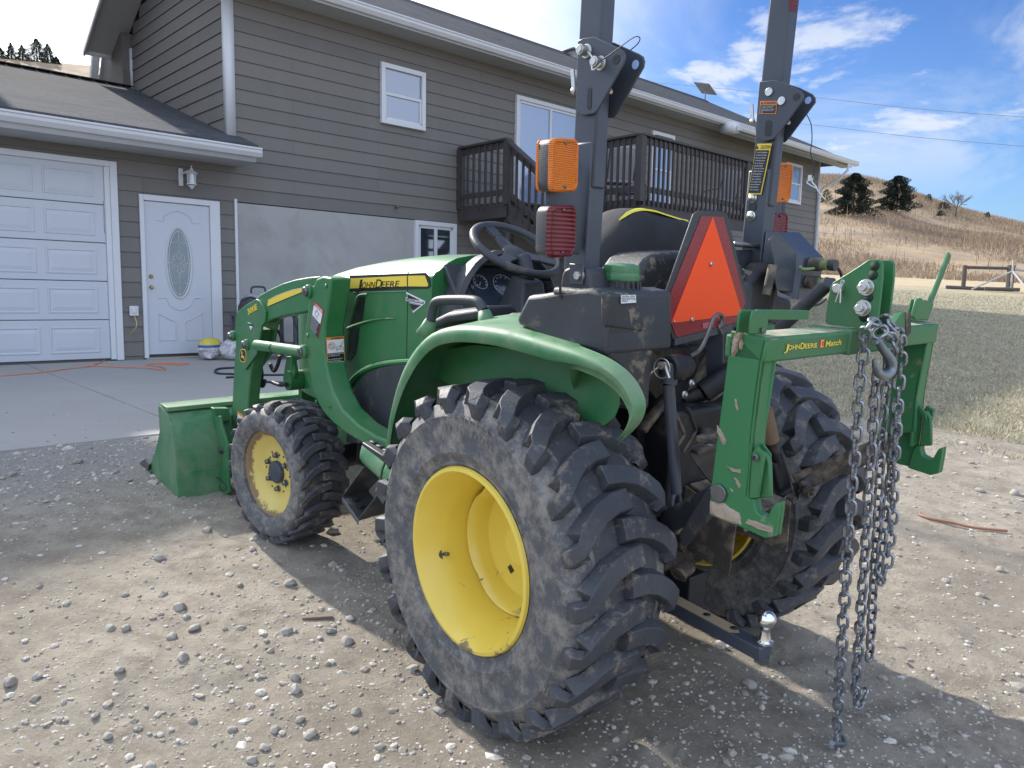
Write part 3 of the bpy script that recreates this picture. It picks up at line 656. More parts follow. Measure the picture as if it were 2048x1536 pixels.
# stickers on the right post
def caution():
    xs=.3905;q=[(1515,287.5),(1544,287),(1523,389),(1495,388.5)]
    b=MB();decal(b,PX('x',xs,q),.001,.0008);W=b.build('caution_sticker',M['dec_yellow'],T,flat=True)
    b=MB();decal(b,PX('x',xs,[(1513,300.5),(1539.5,300.5),(1521.5,386.5),(1497,386)]),.0022,.0006);b.build('sticker_panel',M['dec_black'],W,flat=True)
    b=MB();f=quadmap(PX('x',xs,[(1513,300.5),(1539.5,300.5),(1521.5,386.5),(1497,386)]))
    words=['To avoid crushing injury','or death during rollover','keep bar up and locked','Use seat belt when the','bar is up. Do not use','seat belt if folded.','Do not weld, drill, bend','straighten the structure','Replace damaged parts','Do not attach chains','ropes or cables to the','bar for pulling. Tractor','can tip over backwards','Always pull from the','drawbar. Read manual.']
    for i,wd in enumerate(words):
        t=.035+i*.062;text(b,wd,f(.10,t+.032),f(.10+.8*len(wd)/24,t+.032),f(.10,t),.0036)
    b.build('sticker_lettering',M['dec_white'],W,flat=True)
    b=MB();text(b,'CAUTION',tp(1521.5,298,'x',xs),tp(1541.5,297.5,'x',xs),tp(1522.5,291,'x',xs),.003,.015);decal(b,PX('x',xs,[(1512,298),(1515.5,290.5),(1518.5,298)]),.0024,.0006);b.build('sticker_print',M['dec_black'],W,flat=True)
    xs=.3845
    b=MB();decal(b,PX('x',xs,[(1521,202),(1555,202),(1552.5,228.5),(1519,228)]),.001,.0008);W=b.build('warning_sticker',M['dec_orange'],T,flat=True)
    b=MB();decal(b,PX('x',xs,[(1522,210.5),(1553,210.5),(1551,226.5),(1520.5,226.5)]),.0022,.0006);text(b,'WARNING',tp(1528,208.8,'x',xs),tp(1553,208.3,'x',xs),tp(1528.3,204,'x',xs),.003,.012);decal(b,PX('x',xs,[(1522.5,208.8),(1525,203.8),(1527.2,208.8)]),.0024,.0006);b.build('sticker_print',M['dec_black'],W,flat=True)
    b=MB();f=quadmap(PX('x',xs,[(1522,210.5),(1553,210.5),(1551,226.5),(1520.5,226.5)]))
    for i,wd in enumerate(['To avoid crushing injury','or death in a rollover','always lock bar in upright','position and wear a seat','belt.']): text(b,wd,f(.06,.2+i*.18),f(.06+.034*len(wd),.2+i*.18),f(.06,.08+i*.18),.0036)
    b.build('sticker_lettering',M['dec_white'],W,flat=True)
caution()
b=MB();
for (px,py,r,m) in ((1505.5,396,.0125,0),(1502.5,432,.0125,0)): b.hexn(tp(px,py,'x',.394),(-1,0,0),r,.012);b.cyl(tp(px,py,'x',.394),tp(px,py,'x',.394)+V((-.003,0,0)),r*1.35,14)
b.build('post_bolts',M['zinc'],T)
b=MB();p=tp(1505,414,'x',.3935);b.cyl(p,p+V((-.0015,0,0)),.0155,18);b.build('post_hole',M['dec_black'],T)
b=MB();decal(b,PX('y',YR-.006,[(1577,-20),(1595,-20),(1593,23),(1577,20)]),.001,.0008);b.build('red_reflector',M['redlens'],T,flat=True)
# ---- lamps
YL=-.215
def lampobj(qpx,y,depth,mat,name,col):
    q=[tp(a,b_,'y',y) for a,b_ in qpx];c=sum(q,V((0,0,0)))/4;n=V((0,-1,0))
    def rr(k,off):
        out=[];ex=(q[1]-q[0])/2*k;ey=(q[3]-q[0])/2*k;a=ex.length;bb=ey.length;r=min(a,bb)*.36;ux=ex.normalized();uy=ey.normalized()
        for sx,sy,a0 in ((1,1,0),(-1,1,90),(-1,-1,180),(1,-1,270)):
            for j in range(5):
                t=rad(a0+j*22.5);out.append(c+ux*(sx*(a-r))+uy*(sy*(bb-r))+ux*(math.cos(t)*r)+uy*(math.sin(t)*r)+n*off)
        return out
    b=MB();b.rings([rr(.88,-depth),rr(.98,-depth+.008),rr(.99,-.006)]);L=b.build(name,M['black_plastic'],T)
    b=MB();b.rings([rr(1.0,-.007),rr(1.0,.003),rr(.93,.008),rr(.86,.0075),rr(.84,.005)]);b.build('lens',mat,L,ang=60)
    if 'signal' in name:
        b=MB();b.rings([rr(.99,-depth-.002),rr(1.0,-depth+.004),rr(.96,-depth+.006)]);b.build('front_lens',mat,L,ang=60)
    b=MB()
    for s in (-.82,.82):
        p=c+(q[3]-q[0])/2*s+n*.005;b.cyl(p,p+n*.004,.004,10)
    b.build('lens_screws',M['gunmetal'],L)
    return L
lampobj([(1101,274),(1155,277),(1152,387),(1099,383)],YL,.05,M['amber'],'signal_lamp',0)
lampobj([(1097,410),(1150,409),(1148,516),(1094,515)],YL,.05,M['redlens'],'tail_lamp',0)
lampobj([(1553,324),(1584,324),(1577,408),(1546,405)],-.12,.05,M['amber'],'signal_lamp',1)
lampobj([(1543,426),(1575,425),(1567,490),(1538,490)],-.12,.05,M['redlens'],'tail_lamp',1)
b=MB();b.prism(PX('y',YL+.045,[(1093,380),(1093,412),(1100,500),(1160,510),(1160,330),(1150,300),(1110,300)]),(0,.006,0))
b.prism(PX('y',-.155,[(1148,322),(1158,318),(1164,330),(1163,500),(1148,505)]),(0,.03,0));b.build('lamp_bracket',M['black_paint'],T,bevel=.003)
b=MB();b.prism(PX('y',-.075,[(1530,330),(1570,330),(1560,490),(1500,490)]),(0,.006,0));b.build('lamp_bracket',M['black_paint'],T,bevel=.003)
# right post foot and black brackets
b=MB();b.tube([tp(1122,516,'y',-.2),tp(1120,560,'y',-.2),tp(1121,597,'y',-.2)],.0035,6);b.build('lamp_wire',M['wire'],T)
# ---- slow moving vehicle sign
YV=-.275
def smv():
    out=[(1398,421),(1447,423),(1456,430),(1494,596),(1495,606),(1484,648),(1477,654),(1355,683),(1347,680),(1324,618),(1325,604),(1388,428)]
    b=MB();b.prism(PX('y',YV,out),(0,.006,0));S=b.build('slow_vehicle_sign',M['black_plastic'],T,bevel=.002)
    b=MB();inn=[(1402,432),(1446,434),(1488,597),(1489,606),(1480,634),(1476,643),(1356,674),(1351,672),(1331,617),(1332,606)]
    decal(b,PX('y',YV,inn),.0008,.001);b.build('reflective_border',M['smv_red'],S,flat=True)
    b=MB();decal(b,PX('y',YV,[(1424,433),(1483,629),(1341,646)]),.0022,.001);b.build('orange_triangle',M['smv_orange'],S,flat=True)
    b=MB()
    for p in ((1421,528),(1383,639),(1347,643)):
        q=tp(*p,'y',YV-.003);b.cyl(q,q+V((0,-.005,0)),.0065 if p[0]!=1347 else .003,10)
    b.build('sign_screws',M['zinc'],S)
    b=MB();decal(b,PX('y',YV,[(1403,646),(1421,643),(1422,654),(1404,657)]),.003,.0005);b.build('sign_print',plain('faint_print',(.42,.12,.15),.5),S,flat=True)
    b=MB();b.bar(tp(1430,640,'y',YV+.01),tp(1430,760,'y',-.24),.05,.012);b.bar(tp(1346,684,'y',YV+.004),tp(1462,654,'y',YV+.004),.012,.02);b.build('sign_bracket',M['black_paint'],S)
smv()
# bent rod in front of the sign
b=MB();b.tube([tp(x,y,'y',-.36) for x,y in [(1380,712),(1398,701),(1410,680),(1420,655),(1427,637),(1435,629),(1444,632),(1444,645),(1439,655),(1443,667)]],.0058,8,sm=4);b.build('lift_pin_rod',M['gunmetal'],T)
# ---- three point linkage
YK=-.36
A=tp(1352,735,'y',YK);
b=MB();b.cyl(A+V((-.035,0,0)),A+V((.02,0,0)),.036,20);b.cyl(A+V((.02,0,0)),A+V((.05,.0,0)),.030,16)
b.rings([[A+V((dx,dy,dz)) for dx,dy,dz in ((0,-.02,-.03),(.025,-.02,-.03),(.025,.02,.03),(0,.02,.03))],[V((-.2,-.18,.90)),V((-.17,-.18,.90)),V((-.17,-.14,.98)),V((-.2,-.14,.98))]])
b.build('lift_arm',M['chassis'],T,bevel=.006)
b=MB();B=tp(1322,731,'y',YK-.02);b.cyl(B,A,.0105,12);b.build('lift_pin',M['muddy_steel'],T)
b=MB();ring=[B+V((.004,0,-.008))+V((0,math.cos(t)*.026,math.sin(t)*.026)) for t in [2*PI*k/24 for k in range(25)]];b.tube(ring,.0022,6);b.cyl(B+V((.012,0,.006)),B+V((.0,-.03,-.03)),.005,8);b.build('pin_ring',M['zinc'],T)
C1=tp(1337,768,'y',YK);C2=tp(1353,985,'y',YK-.03);b=MB();b.tube([A+V((-.02,0,0)),C1],[.026,.022],12);b.tube([C1,C2],[.0165,.0155],14)
C3=tp(1354,1050,'y',YK-.035)
b.tube([C2+V((0,0,.004)),C2+V((.017,0,-.022)),C3+V((.017,0,0))],.0065,8,sm=3);b.tube([C2+V((0,0,.004)),C2+V((-.017,0,-.022)),C3+V((-.017,0,0))],.0065,8,sm=3)
b.build('lift_link',M['black_paint'],T)
b=MB();p=C3;b.box(p+V((-.025,-.02,-.02)),p+V((.025,.02,.02)));b.build('link_clevis',M['muddy_steel'],T,bevel=.006)
b=MB();ring=[p+V((.03,-.02,-.02))+V((0,math.cos(t)*.014,math.sin(t)*.02)) for t in [2*PI*k/18 for k in range(19)]];b.tube(ring,.002,6);b.build('hairpin_clip',M['zinc'],T)
# lower links
pinL=V((-.46,-.655,tp(1438,985,'x',-.46).z));pinR=V((.46,-.655,pinL.z))
for P0,P1 in ((V((-.24,-.05,.40)),pinL+V((.03,0,0))),(V((.24,-.05,.40)),pinR+V((-.03,0,0)))):
    m=C3 if P1.x<0 else V((-C3.x,C3.y,C3.z))
    mm=P0*.42+P1*.58
    b=MB();b.bar(P0,mm,.016,.06);b.bar(mm,P1,.016,.062,);LL=b.build('lower_link',M['muddy_steel'] if P1.x>0 else M['chassis'],T,bevel=.006)
b=MB();a=tp(1362,1086,'x',-.42);c=tp(1385,1082,'x',-.42)
b.prism(PX('x',-.425,[(1360,1078),(1357,1068),(1412,978),(1425,966),(1432,1000),(1426,1030),(1375,1088),(1366,1095)]),(.012,0,0));b.build('link_end_plate',M['chassis'],T,bevel=.004)
b=MB();q=tp(1352,1052,'x',-.42);b.prism(PX('y',-.44,[(1342,1040),(1352,1038),(1362,1045),(1363,1060),(1350,1062),(1343,1052)]),(0,.03,0));b.build('link_block',M['muddy_steel'],T,bevel=.005)
# dirty plates and struts between axle and linkage
b=MB()
for pts,y,w in (([(1330,800),(1283,862)],-.25,.03),([(1420,700),(1358,830)],-.2,.045),([(1440,770),(1372,830)],-.22,.05),([(1446,720),(1355,800)],-.12,.02),([(1400,880),(1440,865)],-.42,.03),([(1375,815),(1392,860),(1365,905)],-.30,.014),([(1348,820),(1368,868),(1355,890)],-.30,.014)):
    q=[tp(x,y_,'y',y) for x,y_ in pts]
    for i in range(len(q)-1): b.bar(q[i],q[i+1],w,w*.6)
b.build('linkage_struts',M['muddy_steel'],T,bevel=.004)
b=MB();b.cyl(tp(1470,740,'y',-.30),tp(1405,785,'y',-.24),.034,16);b.cyl(tp(1405,785,'y',-.24),tp(1368,800,'y',-.2),.022,14);b.build('lift_cylinder',M['chassis'],T,bevel=.004)
b=MB()
for px,py,r in ((1380,766,.011),(1366,789,.012),(1368,838,.014),(1376,864,.014)): 
    q=tp(px,py,'y',-.27);b.cyl(q,q+V((0,-.008,0)),r,14);b.cyl(q+V((0,-.008,0)),q+V((0,-.014,0)),r*.55,8)
b.build('frame_bolts',M['zinc'],T)
b=MB();b.prism(PX('y',-.20,[(1300,700),(1400,690),(1480,700),(1480,900),(1440,1000),(1350,960),(1280,900),(1270,830)]),(0,.015,0));b.build('rear_plate',M['chassis'],T,bevel=.005)
b=MB();b.prism(PX('y',-.46,[(1378,905),(1386,893),(1427,880),(1440,877),(1440,940),(1425,968),(1408,950)]),(0,.006,0));b.prism([p+V((0,0,0)) for p in PX('y',-.462,[(1380,898),(1424,884),(1428,890),(1384,907)])],(0,-.02,0));b.build('link_guard',M['chassis'],T,bevel=.002)
# right hand side of linkage
b=MB();y=-.38
q1=tp(1528,820,'y',y);q2=tp(1542,880,'y',y);q3=tp(1556,930,'y',y);q4=tp(1572,985,'y',y)
b.tube([q1,q2],.026,14);b.build('link_sleeve',plain('tan_muddy_tube',(.22,.15,.09),.7,dirt=(.3,.24,.18),bump=.3),T)
b=MB();b.tube([q2,q3],[.018,.015],12);b.prism(PX('y',y-.01,[(1548,928),(1568,920),(1592,985),(1572,992),(1560,985)]),(0,.02,0));b.prism(PX('y',y-.03,[(1563,990),(1600,965),(1665,928),(1720,905),(1735,925),(1640,980),(1575,1010)]),(0,.02,0));b.build('lift_link',M['chassis'],T,bevel=.004)
b=MB();b.bar(tp(1604,968,'y',y-.05),tp(1672,926,'y',y-.05),.012,.012);q=tp(1612,980,'y',y-.05);b.cyl(q,q+V((0,-.02,0)),.022,16);b.cyl(q+V((0,-.02,0)),q+V((0,-.03,0)),.012,12)
q=tp(1578,997,'y',y-.05);b.tube([q+V((math.cos(t)*.03,0,math.sin(t)*.012)) for t in [2*PI*k/20 for k in range(21)]],.003,6);b.cyl(q,q+V((0,-.02,0)),.012,12)
b.tube([tp(1568,922,'y',y-.04),tp(1578,950,'y',y-.05),tp(1590,1002,'y',y-.05)],.003,6);b.build('link_hardware',M['muddy_steel'],T)
b=MB();b.prism(PX('y',-.33,[(1416,1062),(1440,1050),(1470,1068),(1500,1052),(1420,1100),(1412,1085)]),(0,.01,0));b.cyl(tp(1405,1065,'y',-.36),tp(1418,1075,'y',-.36),.028,14);b.cyl(tp(1395,1110,'y',-.36),tp(1420,1106,'y',-.36),.02,12);b.cyl(tp(1355,1150,'y',-.30),tp(1375,1128,'y',-.30),.03,12);b.build('hitch_casting',M['muddy_steel'],T,bevel=.003)
# ---- drawbar and ball
d0=tp(1352,1203,'z',.37);d1=tp(1531,1298,'z',.37);dd=(d1-d0).normalized();sdv=V((0,0,1)).cross(dd)
b=MB();b.bar(d0-dd*.35+V((0,0,-.012)),d1+V((0,0,-.012)),.048,.036);DB=b.build('drawbar',M['black_paint'],T,bevel=.002)
b=MB();b.prism([d0-dd*.05+sdv*.022+V((0,0,.0065)),d0-dd*.05-sdv*.022+V((0,0,.0065)),d1-dd*.10-sdv*.022+V((0,0,.0065)),d1-dd*.085+V((0,0,.0065)),d1-dd*.11+sdv*.022+V((0,0,.0065))],(0,0,.001));b.build('drawbar_dust',plain('tan_dust',(.30,.22,.13),.95,dirt=(.05,.045,.04),dsc=20,dlo=.6,dhi=.65),DB,flat=True)
b=MB()
for px,py in ((1414,1229),(1468,1256)):
    q=tp(px,py,'z',.3785);b.cyl(q,q+V((0,0,.0008)),.0105,18)
b.build('drawbar_holes',M['dec_black'],DB)
bc=tp(1530,1290,'z',.372)-dd*.005
b=MB();b.lathe([(.0,.006),(.024,.006),(.024,.012),(.018,.016),(.013,.036),(.014,.048),(.0175,.052)],bc,(0,0,1),28);b.ball(bc+V((0,0,.071)),.0262,28);b.build('hitch_ball',M['chrome'],T)
b=MB();b.hexn(bc+V((0,0,-.03)),(0,0,-1),.022,.02);b.build('ball_nut',M['gunmetal'],T)
b=MB();b.box((-.10,-.34,.28),(-.02,-.22,.42));b.build('drawbar_hanger',M['chassis'],T,bevel=.004)
# ---- hydraulic coupler box at the right
YB=-.27
b=MB();b.prism(PX('y',YB,[(1607,514),(1647,516),(1636,595),(1596,599)]),(0,.004,0))
a1,a2=tp(1558,464,'y',YB+.10),tp(1598,464,'y',YB+.10);b3,b4=tp(1647,515,'y',YB),tp(1607,514,'y',YB);b.prism([a1,a2,b3,b4],(0,.003,-.003))
b.prism([tp(1533,462,'y',YB+.10),a1,b4,tp(1596,599,'y',YB),tp(1560,585,'y',YB+.06),tp(1524,530,'y',YB+.10)],(.004,.003,0));BX=b.build('coupler_box',M['black_paint'],T,bevel=.002)
b=MB();b.prism(PX('y',YB+.02,[(1538,480),(1548,470),(1556,472),(1598,512),(1600,522),(1594,577),(1588,585),(1554,580),(1550,560),(1548,520)]),(0,.005,0));b.build('inner_plate',M['black_paint'],T,bevel=.004)
for px,py in ((1625,532),(1620,568)):
    q=tp(px-6,py-4,'y',YB-.002);b=MB();b.cyl(q,q+V((0,-.045,0)),.0225,18);CP=b.build('hydraulic_coupler',M['muddy_steel'],T,bevel=.003)
    b=MB();q2=q+V((0,-.045,0));b.cyl(q2,q2+V((0,-.02,0)),.018,14);b.build('dust_plug',plain('olive_plug',(.16,.2,.08),.6,dirt=(.3,.25,.16)),CP)
    b=MB();q3=q2+V((.012,-.02,.0));b.cyl(q3,q3+V((0,-.022,0)),.019,12);b.build('plug_cap',M['black_plastic'],CP)
b=MB();b.tube([tp(x,y,'y',YB-.03) for x,y in [(1600,533),(1606,538),(1625,537),(1650,533),(1671,535)]],.0045,8,sm=3);b.build('coupler_lever',plain('olive_lever',(.2,.3,.12),.5),T)
b=MB();b.tube([tp(x,y,'y',YB-.07) for x,y in [(1655,532),(1672,534),(1681,545),(1684,560)]],.005,8,sm=3);b.tube([tp(x,y,'y',YB) for x,y in [(1611,600),(1625,610),(1640,608),(1652,598)]],.004,8,sm=3);b.build('hydraulic_hose',M['wire'],T)
b=MB();b.prism(PX('y',YB+.07,[(1500,560),(1540,520),(1560,540),(1560,590),(1588,600),(1584,640),(1540,660),(1490,660)]),(0,.08,0));b.build('hose_bundle',M['chassis'],T,bevel=.02)
b=MB();b.tube([tp(1545,530,'y',YB+.015),tp(1538,565,'y',YB+.015),tp(1532,590,'y',YB+.015)],.014,10);b.build('hydraulic_pipe',M['muddy_steel'],T)
b=MB();b.cyl(tp(1470,488,'y',-.14),tp(1522,493,'y',-.14),.009,10);b.cyl(tp(1486,558,'y',-.15),tp(1505,560,'y',-.15),.005,8);b.build('cross_rod',M['gunmetal'],T)
b=MB();b.prism(PX('y',-.12,[(1470,500),(1524,498),(1522,540),(1500,545),(1480,530)]),(0,.006,0));b.hexn(tp(1512,509,'y',-.12),(0,-1,0),.008,.01);b.build('side_bracket',M['black_paint'],T)
b=MB();b.box((.26,-.2,1.02),(.45,.0,1.30));b.build('right_cover',M['black_plastic'],T,bevel=.02)
# ================================================================== FRONT LOADER
loader=thing('front_loader','green front loader with yellow stripe and wide bucket, mounted on the tractor','loader',M4=TM)
L=loader
XM=-.470
MAST=[(632,558),(645,552),(662,556),(657,600),(649,650),(648,675),(648,700),(652,737),(664,782),(684,820),(715,850),(750,872),(800,890),(800,908),(765,902),(730,890),(690,866),(665,846),(648,827),(636,808),(625,775),(614,725),(607,690),(611,655),(617,610),(622,580)]
mp_=PX('x',XM,MAST)
b=MB();b.prism(mp_,(.095,0,0));MS=b.build('mast',M['green'],L,bevel=.010,seg=3)
b=MB();b.prism(mirror(mp_),(-.095,0,0));b.build('mast',M['green'],L,bevel=.010)
yf=tp(650,690,'x',XM).y
b=MB();q=PX('y',yf,[(671,624),(677,622),(684,623),(685,630),(683,637),(677,639),(672,638),(670,631)]);
b.prism(q,(0,-.0012,0));b.build('mast_hole',plain('hole_grey',(.12,.15,.12),.8),MS)
def pin(px,py,x,r,par,mat2='gunmetal'):
    p=tp(px,py,'x',x);b=MB();b.lathe([(r*1.25,.004),(r*1.25,-.010),(r*1.05,-.014),(0,-.014)],p,(1,0,0),20);o=b.build('pivot_boss',M['green'],par)
    b=MB();b.lathe([(r*.85,-.012),(r*.85,-.024),(r*.7,-.028),(0,-.028)],p,(1,0,0),18);b.hexn(p+V((-.028,0,0)),(-1,0,0),r*.42,.003);b.build('pivot_pin',M[mat2],o)
pin(619,583,XM,.024,MS);pin(609,703,XM-.004,.024,MS)
b=MB()
for px,py in ((653,572),(616,671),(633,803),(660,812)):
    q=tp(px,py,'x',XM);b.cyl(q,q+V((-.004,0,0)),.009,12)
b.build('weld_plug',M['green'],MS)
# decals on the mast
def sticker(name,quad,split,head,body,lines,word,par,wa=.26):
    f=quadmap(quad);W=MB();decal(W,quad,.001,.0008);w=W.build(name,head,par,flat=True)
    g=lambda s,t:f(s,t)
    b=MB();decal(b,[g(.04,split[0]),g(.96,split[0]),g(.96,split[1]),g(.04,split[1])],.0022,.0006);b.build('sticker_picture',M['dec_white'],w,flat=True)
    b=MB();decal(b,[g(.04,split[1]),g(.96,split[1]),g(.96,.985),g(.04,.985)],.0022,.0006)
    b.build('sticker_panel',M['dec_black'],w,flat=True)
    b=MB();n=len(lines)
    for i,t in enumerate(lines):
        if not t: continue
        y=split[1]+(.97-split[1])*(i+1)/n;h=(.97-split[1])/n*.62;ww=min(.9,.036*len(t)+.02);text(b,t,g(.07,y-.01),g(.07+ww,y-.01),g(.07,y-h-.01),.0036,.01)
    b.build('sticker_lettering',M['dec_white'],w,flat=True)
    b=MB();text(b,word,g(wa,split[0]*.86),g(.95,split[0]*.86),g(wa,split[0]*.2),.0034,.02);decal(b,[g(.08,split[0]*.86),g(.16,split[0]*.14),g(.16,split[0]*.14),g(.24,split[0]*.86)],.0024,.0006)
    return w,b,g
yl=yf-.0
q=PX('y',yl,[(651.5,675),(687.5,672),(690,732),(655,736.5)])
w,b,g=sticker('warning_sticker',q,(.09,.52),M['dec_orange'],None,['To avoid injury or death caused','by falling loads:','','Do not handle round or','large square bales.','Handle round bales with','clamp or spear.','Carry loads low.'],'WARNING',MS)
b.build('sticker_print',M['dec_black'],w,flat=True)
def ringd(b,g,c,r,k=.55,wd=.0008,n=22): b.tube([g(c[0]+r*math.cos(t),c[1]+r*k*math.sin(t))+V((0,-.003,0)) for t in [2*PI*i/n for i in range(n+1)]],wd,4)
b=MB();ringd(b,g,(.28,.29),.19,.58,.0011);b.bar(g(.15,.21)+V((0,-.003,0)),g(.41,.38)+V((0,-.003,0)),.002);b.build('sticker_sign',M['dec_red'],w)
b=MB();ringd(b,g,(.28,.29),.11,.6);ringd(b,g,(.57,.43),.06);ringd(b,g,(.85,.40),.09)
for p0,p1 in (((.5,.33),(.88,.33)),((.5,.33),(.52,.4)),((.6,.4),(.75,.4)),((.78,.33),(.9,.17)),((.72,.30),(.84,.27))): b.bar(g(*p0)+V((0,-.003,0)),g(*p1)+V((0,-.003,0)),.0014)
b.build('sticker_drawing',M['wire'],w)
def slantp(px,py):   # lower warning lies where the mast sweeps back
    return tp(px,py,'y',yl-.0)
q=[tp(656,738.5,'y',yl),tp(690.5,734,'y',yl),tp(702,775,'y',yl-.045),tp(668,780.5,'y',yl-.045)]
w,b,g=sticker('warning_sticker',q,(.15,.62),M['dec_orange'],None,['To avoid injury from falls:','Do not work from or allow','others on bucket or its','attachments.'],'WARNING',MS)
b.build('sticker_print',M['dec_black'],w,flat=True)
b=MB();b2=V((0,-.004,0))
for p0,p1 in (((.25,.25),(.4,.32)),((.4,.32),(.62,.26)),((.62,.26),(.8,.42)),((.68,.42),(.84,.4)),((.84,.4),(.85,.55)),((.68,.42),(.66,.55))): b.bar(g(*p0)+b2,g(*p1)+b2,.0014)
ringd(b,g,(.74,.55),.06,.8);b.build('sticker_drawing',M['wire'],w)
q=PX('x',XM,[(629.5,602),(648,620.5),(636.5,677),(620.5,655.5)])
w,b,g=sticker('danger_sticker',q,(.14,.50),M['dec_red'],None,['Do not stand or walk','under a raised loader','or reach through the','arms. Lower loader','to the ground when','not in use. Use only','approved lock parts','to hold the arms.'],'DANGER',MS,.22)
b.build('sticker_print',M['dec_white'],w,flat=True)
b=MB();nv=V((-.0035,0,0))
for p0,p1 in (((.4,.2),(.7,.24)),((.4,.2),(.3,.36)),((.7,.24),(.6,.34)),((.3,.40),(.5,.38)),((.5,.38),(.6,.46))): b.bar(g(*p0)+nv,g(*p1)+nv,.0014)
b.build('sticker_drawing',M['wire'],w)
# boom
XB=-.455
UP=[(640,552.5),(615,554.5),(590,559),(565,566.5),(540,578),(520,589),(511,598),(515,640),(528,646),(548,637),(570,631),(595,626),(618,622)]
up=PX('x',XB,UP)
KN=[(512,598),(490,611),(473,625),(471,650),(470,671),(474,685),(479,697),(481.5,727),(490,740),(513,708),(518,683),(523,652),(529.5,644),(531,623),(518,601)]
kn=PX('x',XB-.012,KN)
LO=[(474,640),(520,660),(513,700),(502,740),(497,790),(493,860),(489,985),(462,985),(461.5,862),(467,750)]
lo=PX('x',XB,LO)
for mr in (0,1):
    g_=(lambda p:mirror(p)) if mr else (lambda p:p);s=-1 if mr else 1
    b=MB();b.prism(g_(up),(s*.055,0,0));b.prism(g_(lo),(s*.062,0,0));BM=b.build('boom_arm',M['green'],L,bevel=.006,seg=2)
    b=MB();b.prism(g_(kn),(s*.012,0,0));K=b.build('knee_plate',M['green'],BM,bevel=.002)
    b=MB();b.prism([p+V((s*.075,0,0)) for p in g_(kn)],(s*.012,0,0));b.build('knee_plate',M['green'],BM,bevel=.002)
    a=tp(512,690,'x',-.475);c=tp(608,704,'x',-.475);
    if mr: a,c=mirror([a,c])
    mid=a*.45+c*.55
    b=MB();b.cyl(c,a+(c-a)*.02,.026,20);b.ball(c,.03,12);b.build('loader_cylinder',M['green'],BM)
    if not mr:
        pin(467,672,XB-.014,.022,K);pin(495,689,XB-.014,.022,K)
        b=MB();t=a+(c-a)*.42;b.lathe([(.0275,-.006),(.029,0),(.0275,.006)],t,c-a,16);b.build('cable_tie',M['wire'],BM)
st=PX('x',XB,[(535,613.5),(537,600),(552,592),(569,585.5),(586,580),(607,576),(629,572.5),(630,575),(608,583),(586,592),(570,598.5),(557,604)])
b=MB();decal(b,st,.0015,.001);b.build('boom_stripe',M['dec_yellow'],L,flat=True)
b=MB();b.tube([p+V((-.002,0,0)) for p in st+[st[0]]],.0014,4);b.build('stripe_edge',M['wire'],L)
b=MB();xk=XB-.012;text(b,'300E',tp(497,629.5,'x',xk),tp(516,618,'x',xk),tp(495.5,619,'x',xk),.0025,.03);b.build('model_lettering',M['dec_yellow'],L,flat=True)
b=MB();decal(b,PX('x',xk,[(496,644),(508,650),(502,660)]),.001,.0008);W=b.build('dealer_sticker',M['dec_white'],L,flat=True)
b=MB();decal(b,PX('x',xk,[(497,647),(508,648.5),(507,652.5),(498,651)]),.0022,.0006);b.build('sticker_print',M['dec_black'],W,flat=True)
# deer badge
def badge():
    q=[tp(480,698,'x',xk),tp(493,698,'x',xk),tp(493,726,'x',xk),tp(480,723,'x',xk)];f=quadmap(q)
    def sq(k):
        out=[]
        for i in range(28):
            t=2*PI*i/28;out.append(f(.5+.5*k*math.copysign(abs(math.cos(t))**.55,math.cos(t)),.5+.5*k*math.copysign(abs(math.sin(t))**.7,math.sin(t))))
        return out
    b=MB();decal(b,sq(1),.001,.0008);W=b.build('deer_badge',M['dec_yellow'],L,flat=True)
    b=MB();decal(b,sq(.88),.0022,.0006);b.build('badge_field',M['dec_black'],W,flat=True)
    deer=[(.30,.16),(.36,.14),(.40,.22),(.48,.26),(.46,.33),(.44,.42),(.52,.50),(.66,.54),(.74,.52),(.76,.58),(.72,.64),(.80,.74),(.84,.84),(.78,.80),(.68,.70),(.60,.66),(.50,.64),(.40,.66),(.30,.62),(.34,.70),(.28,.64),(.28,.57),(.38,.52),(.36,.40),(.36,.30),(.28,.28),(.33,.24)]
    b=MB();decal(b,[f(*p) for p in deer],.0034,.0006);b.build('deer_emblem',M['dec_yellow'],W,flat=True)
badge()
# cross tube, brackets, hoses between the arms
b=MB();A=tp(578,757,'y',1.98);b.cyl((-.34,1.98,A.z-.01),(.45,1.98,A.z-.01),.05,20);b.build('cross_tube',M['green'],L)
b=MB();b.prism(PX('x',-.33,[(573,713),(585,712),(590,745),(585,765),(578,773),(572,765),(568,742)]),(.02,0,0));b.prism(PX('y',1.9,[(583,706),(613,704),(612,715),(590,722),(584,742)]),(0,.012,0));b.build('tube_bracket',M['green'],L,bevel=.003)
b=MB()
for pts in ([(548,662),(556,660),(563,675),(565,690)],[(540,728),(548,742),(556,728),(560,712)],[(522,735),(524,752),(520,768),(526,772),(530,760)],[(545,765),(560,770),(572,768)]):
    b.tube(PX('x',-.36,pts),.010,8,sm=4)
b.tube(PX('x',-.38,[(521,770),(519,745),(520,728)]),.014,8);b.build('loader_hoses',M['wire'],L)
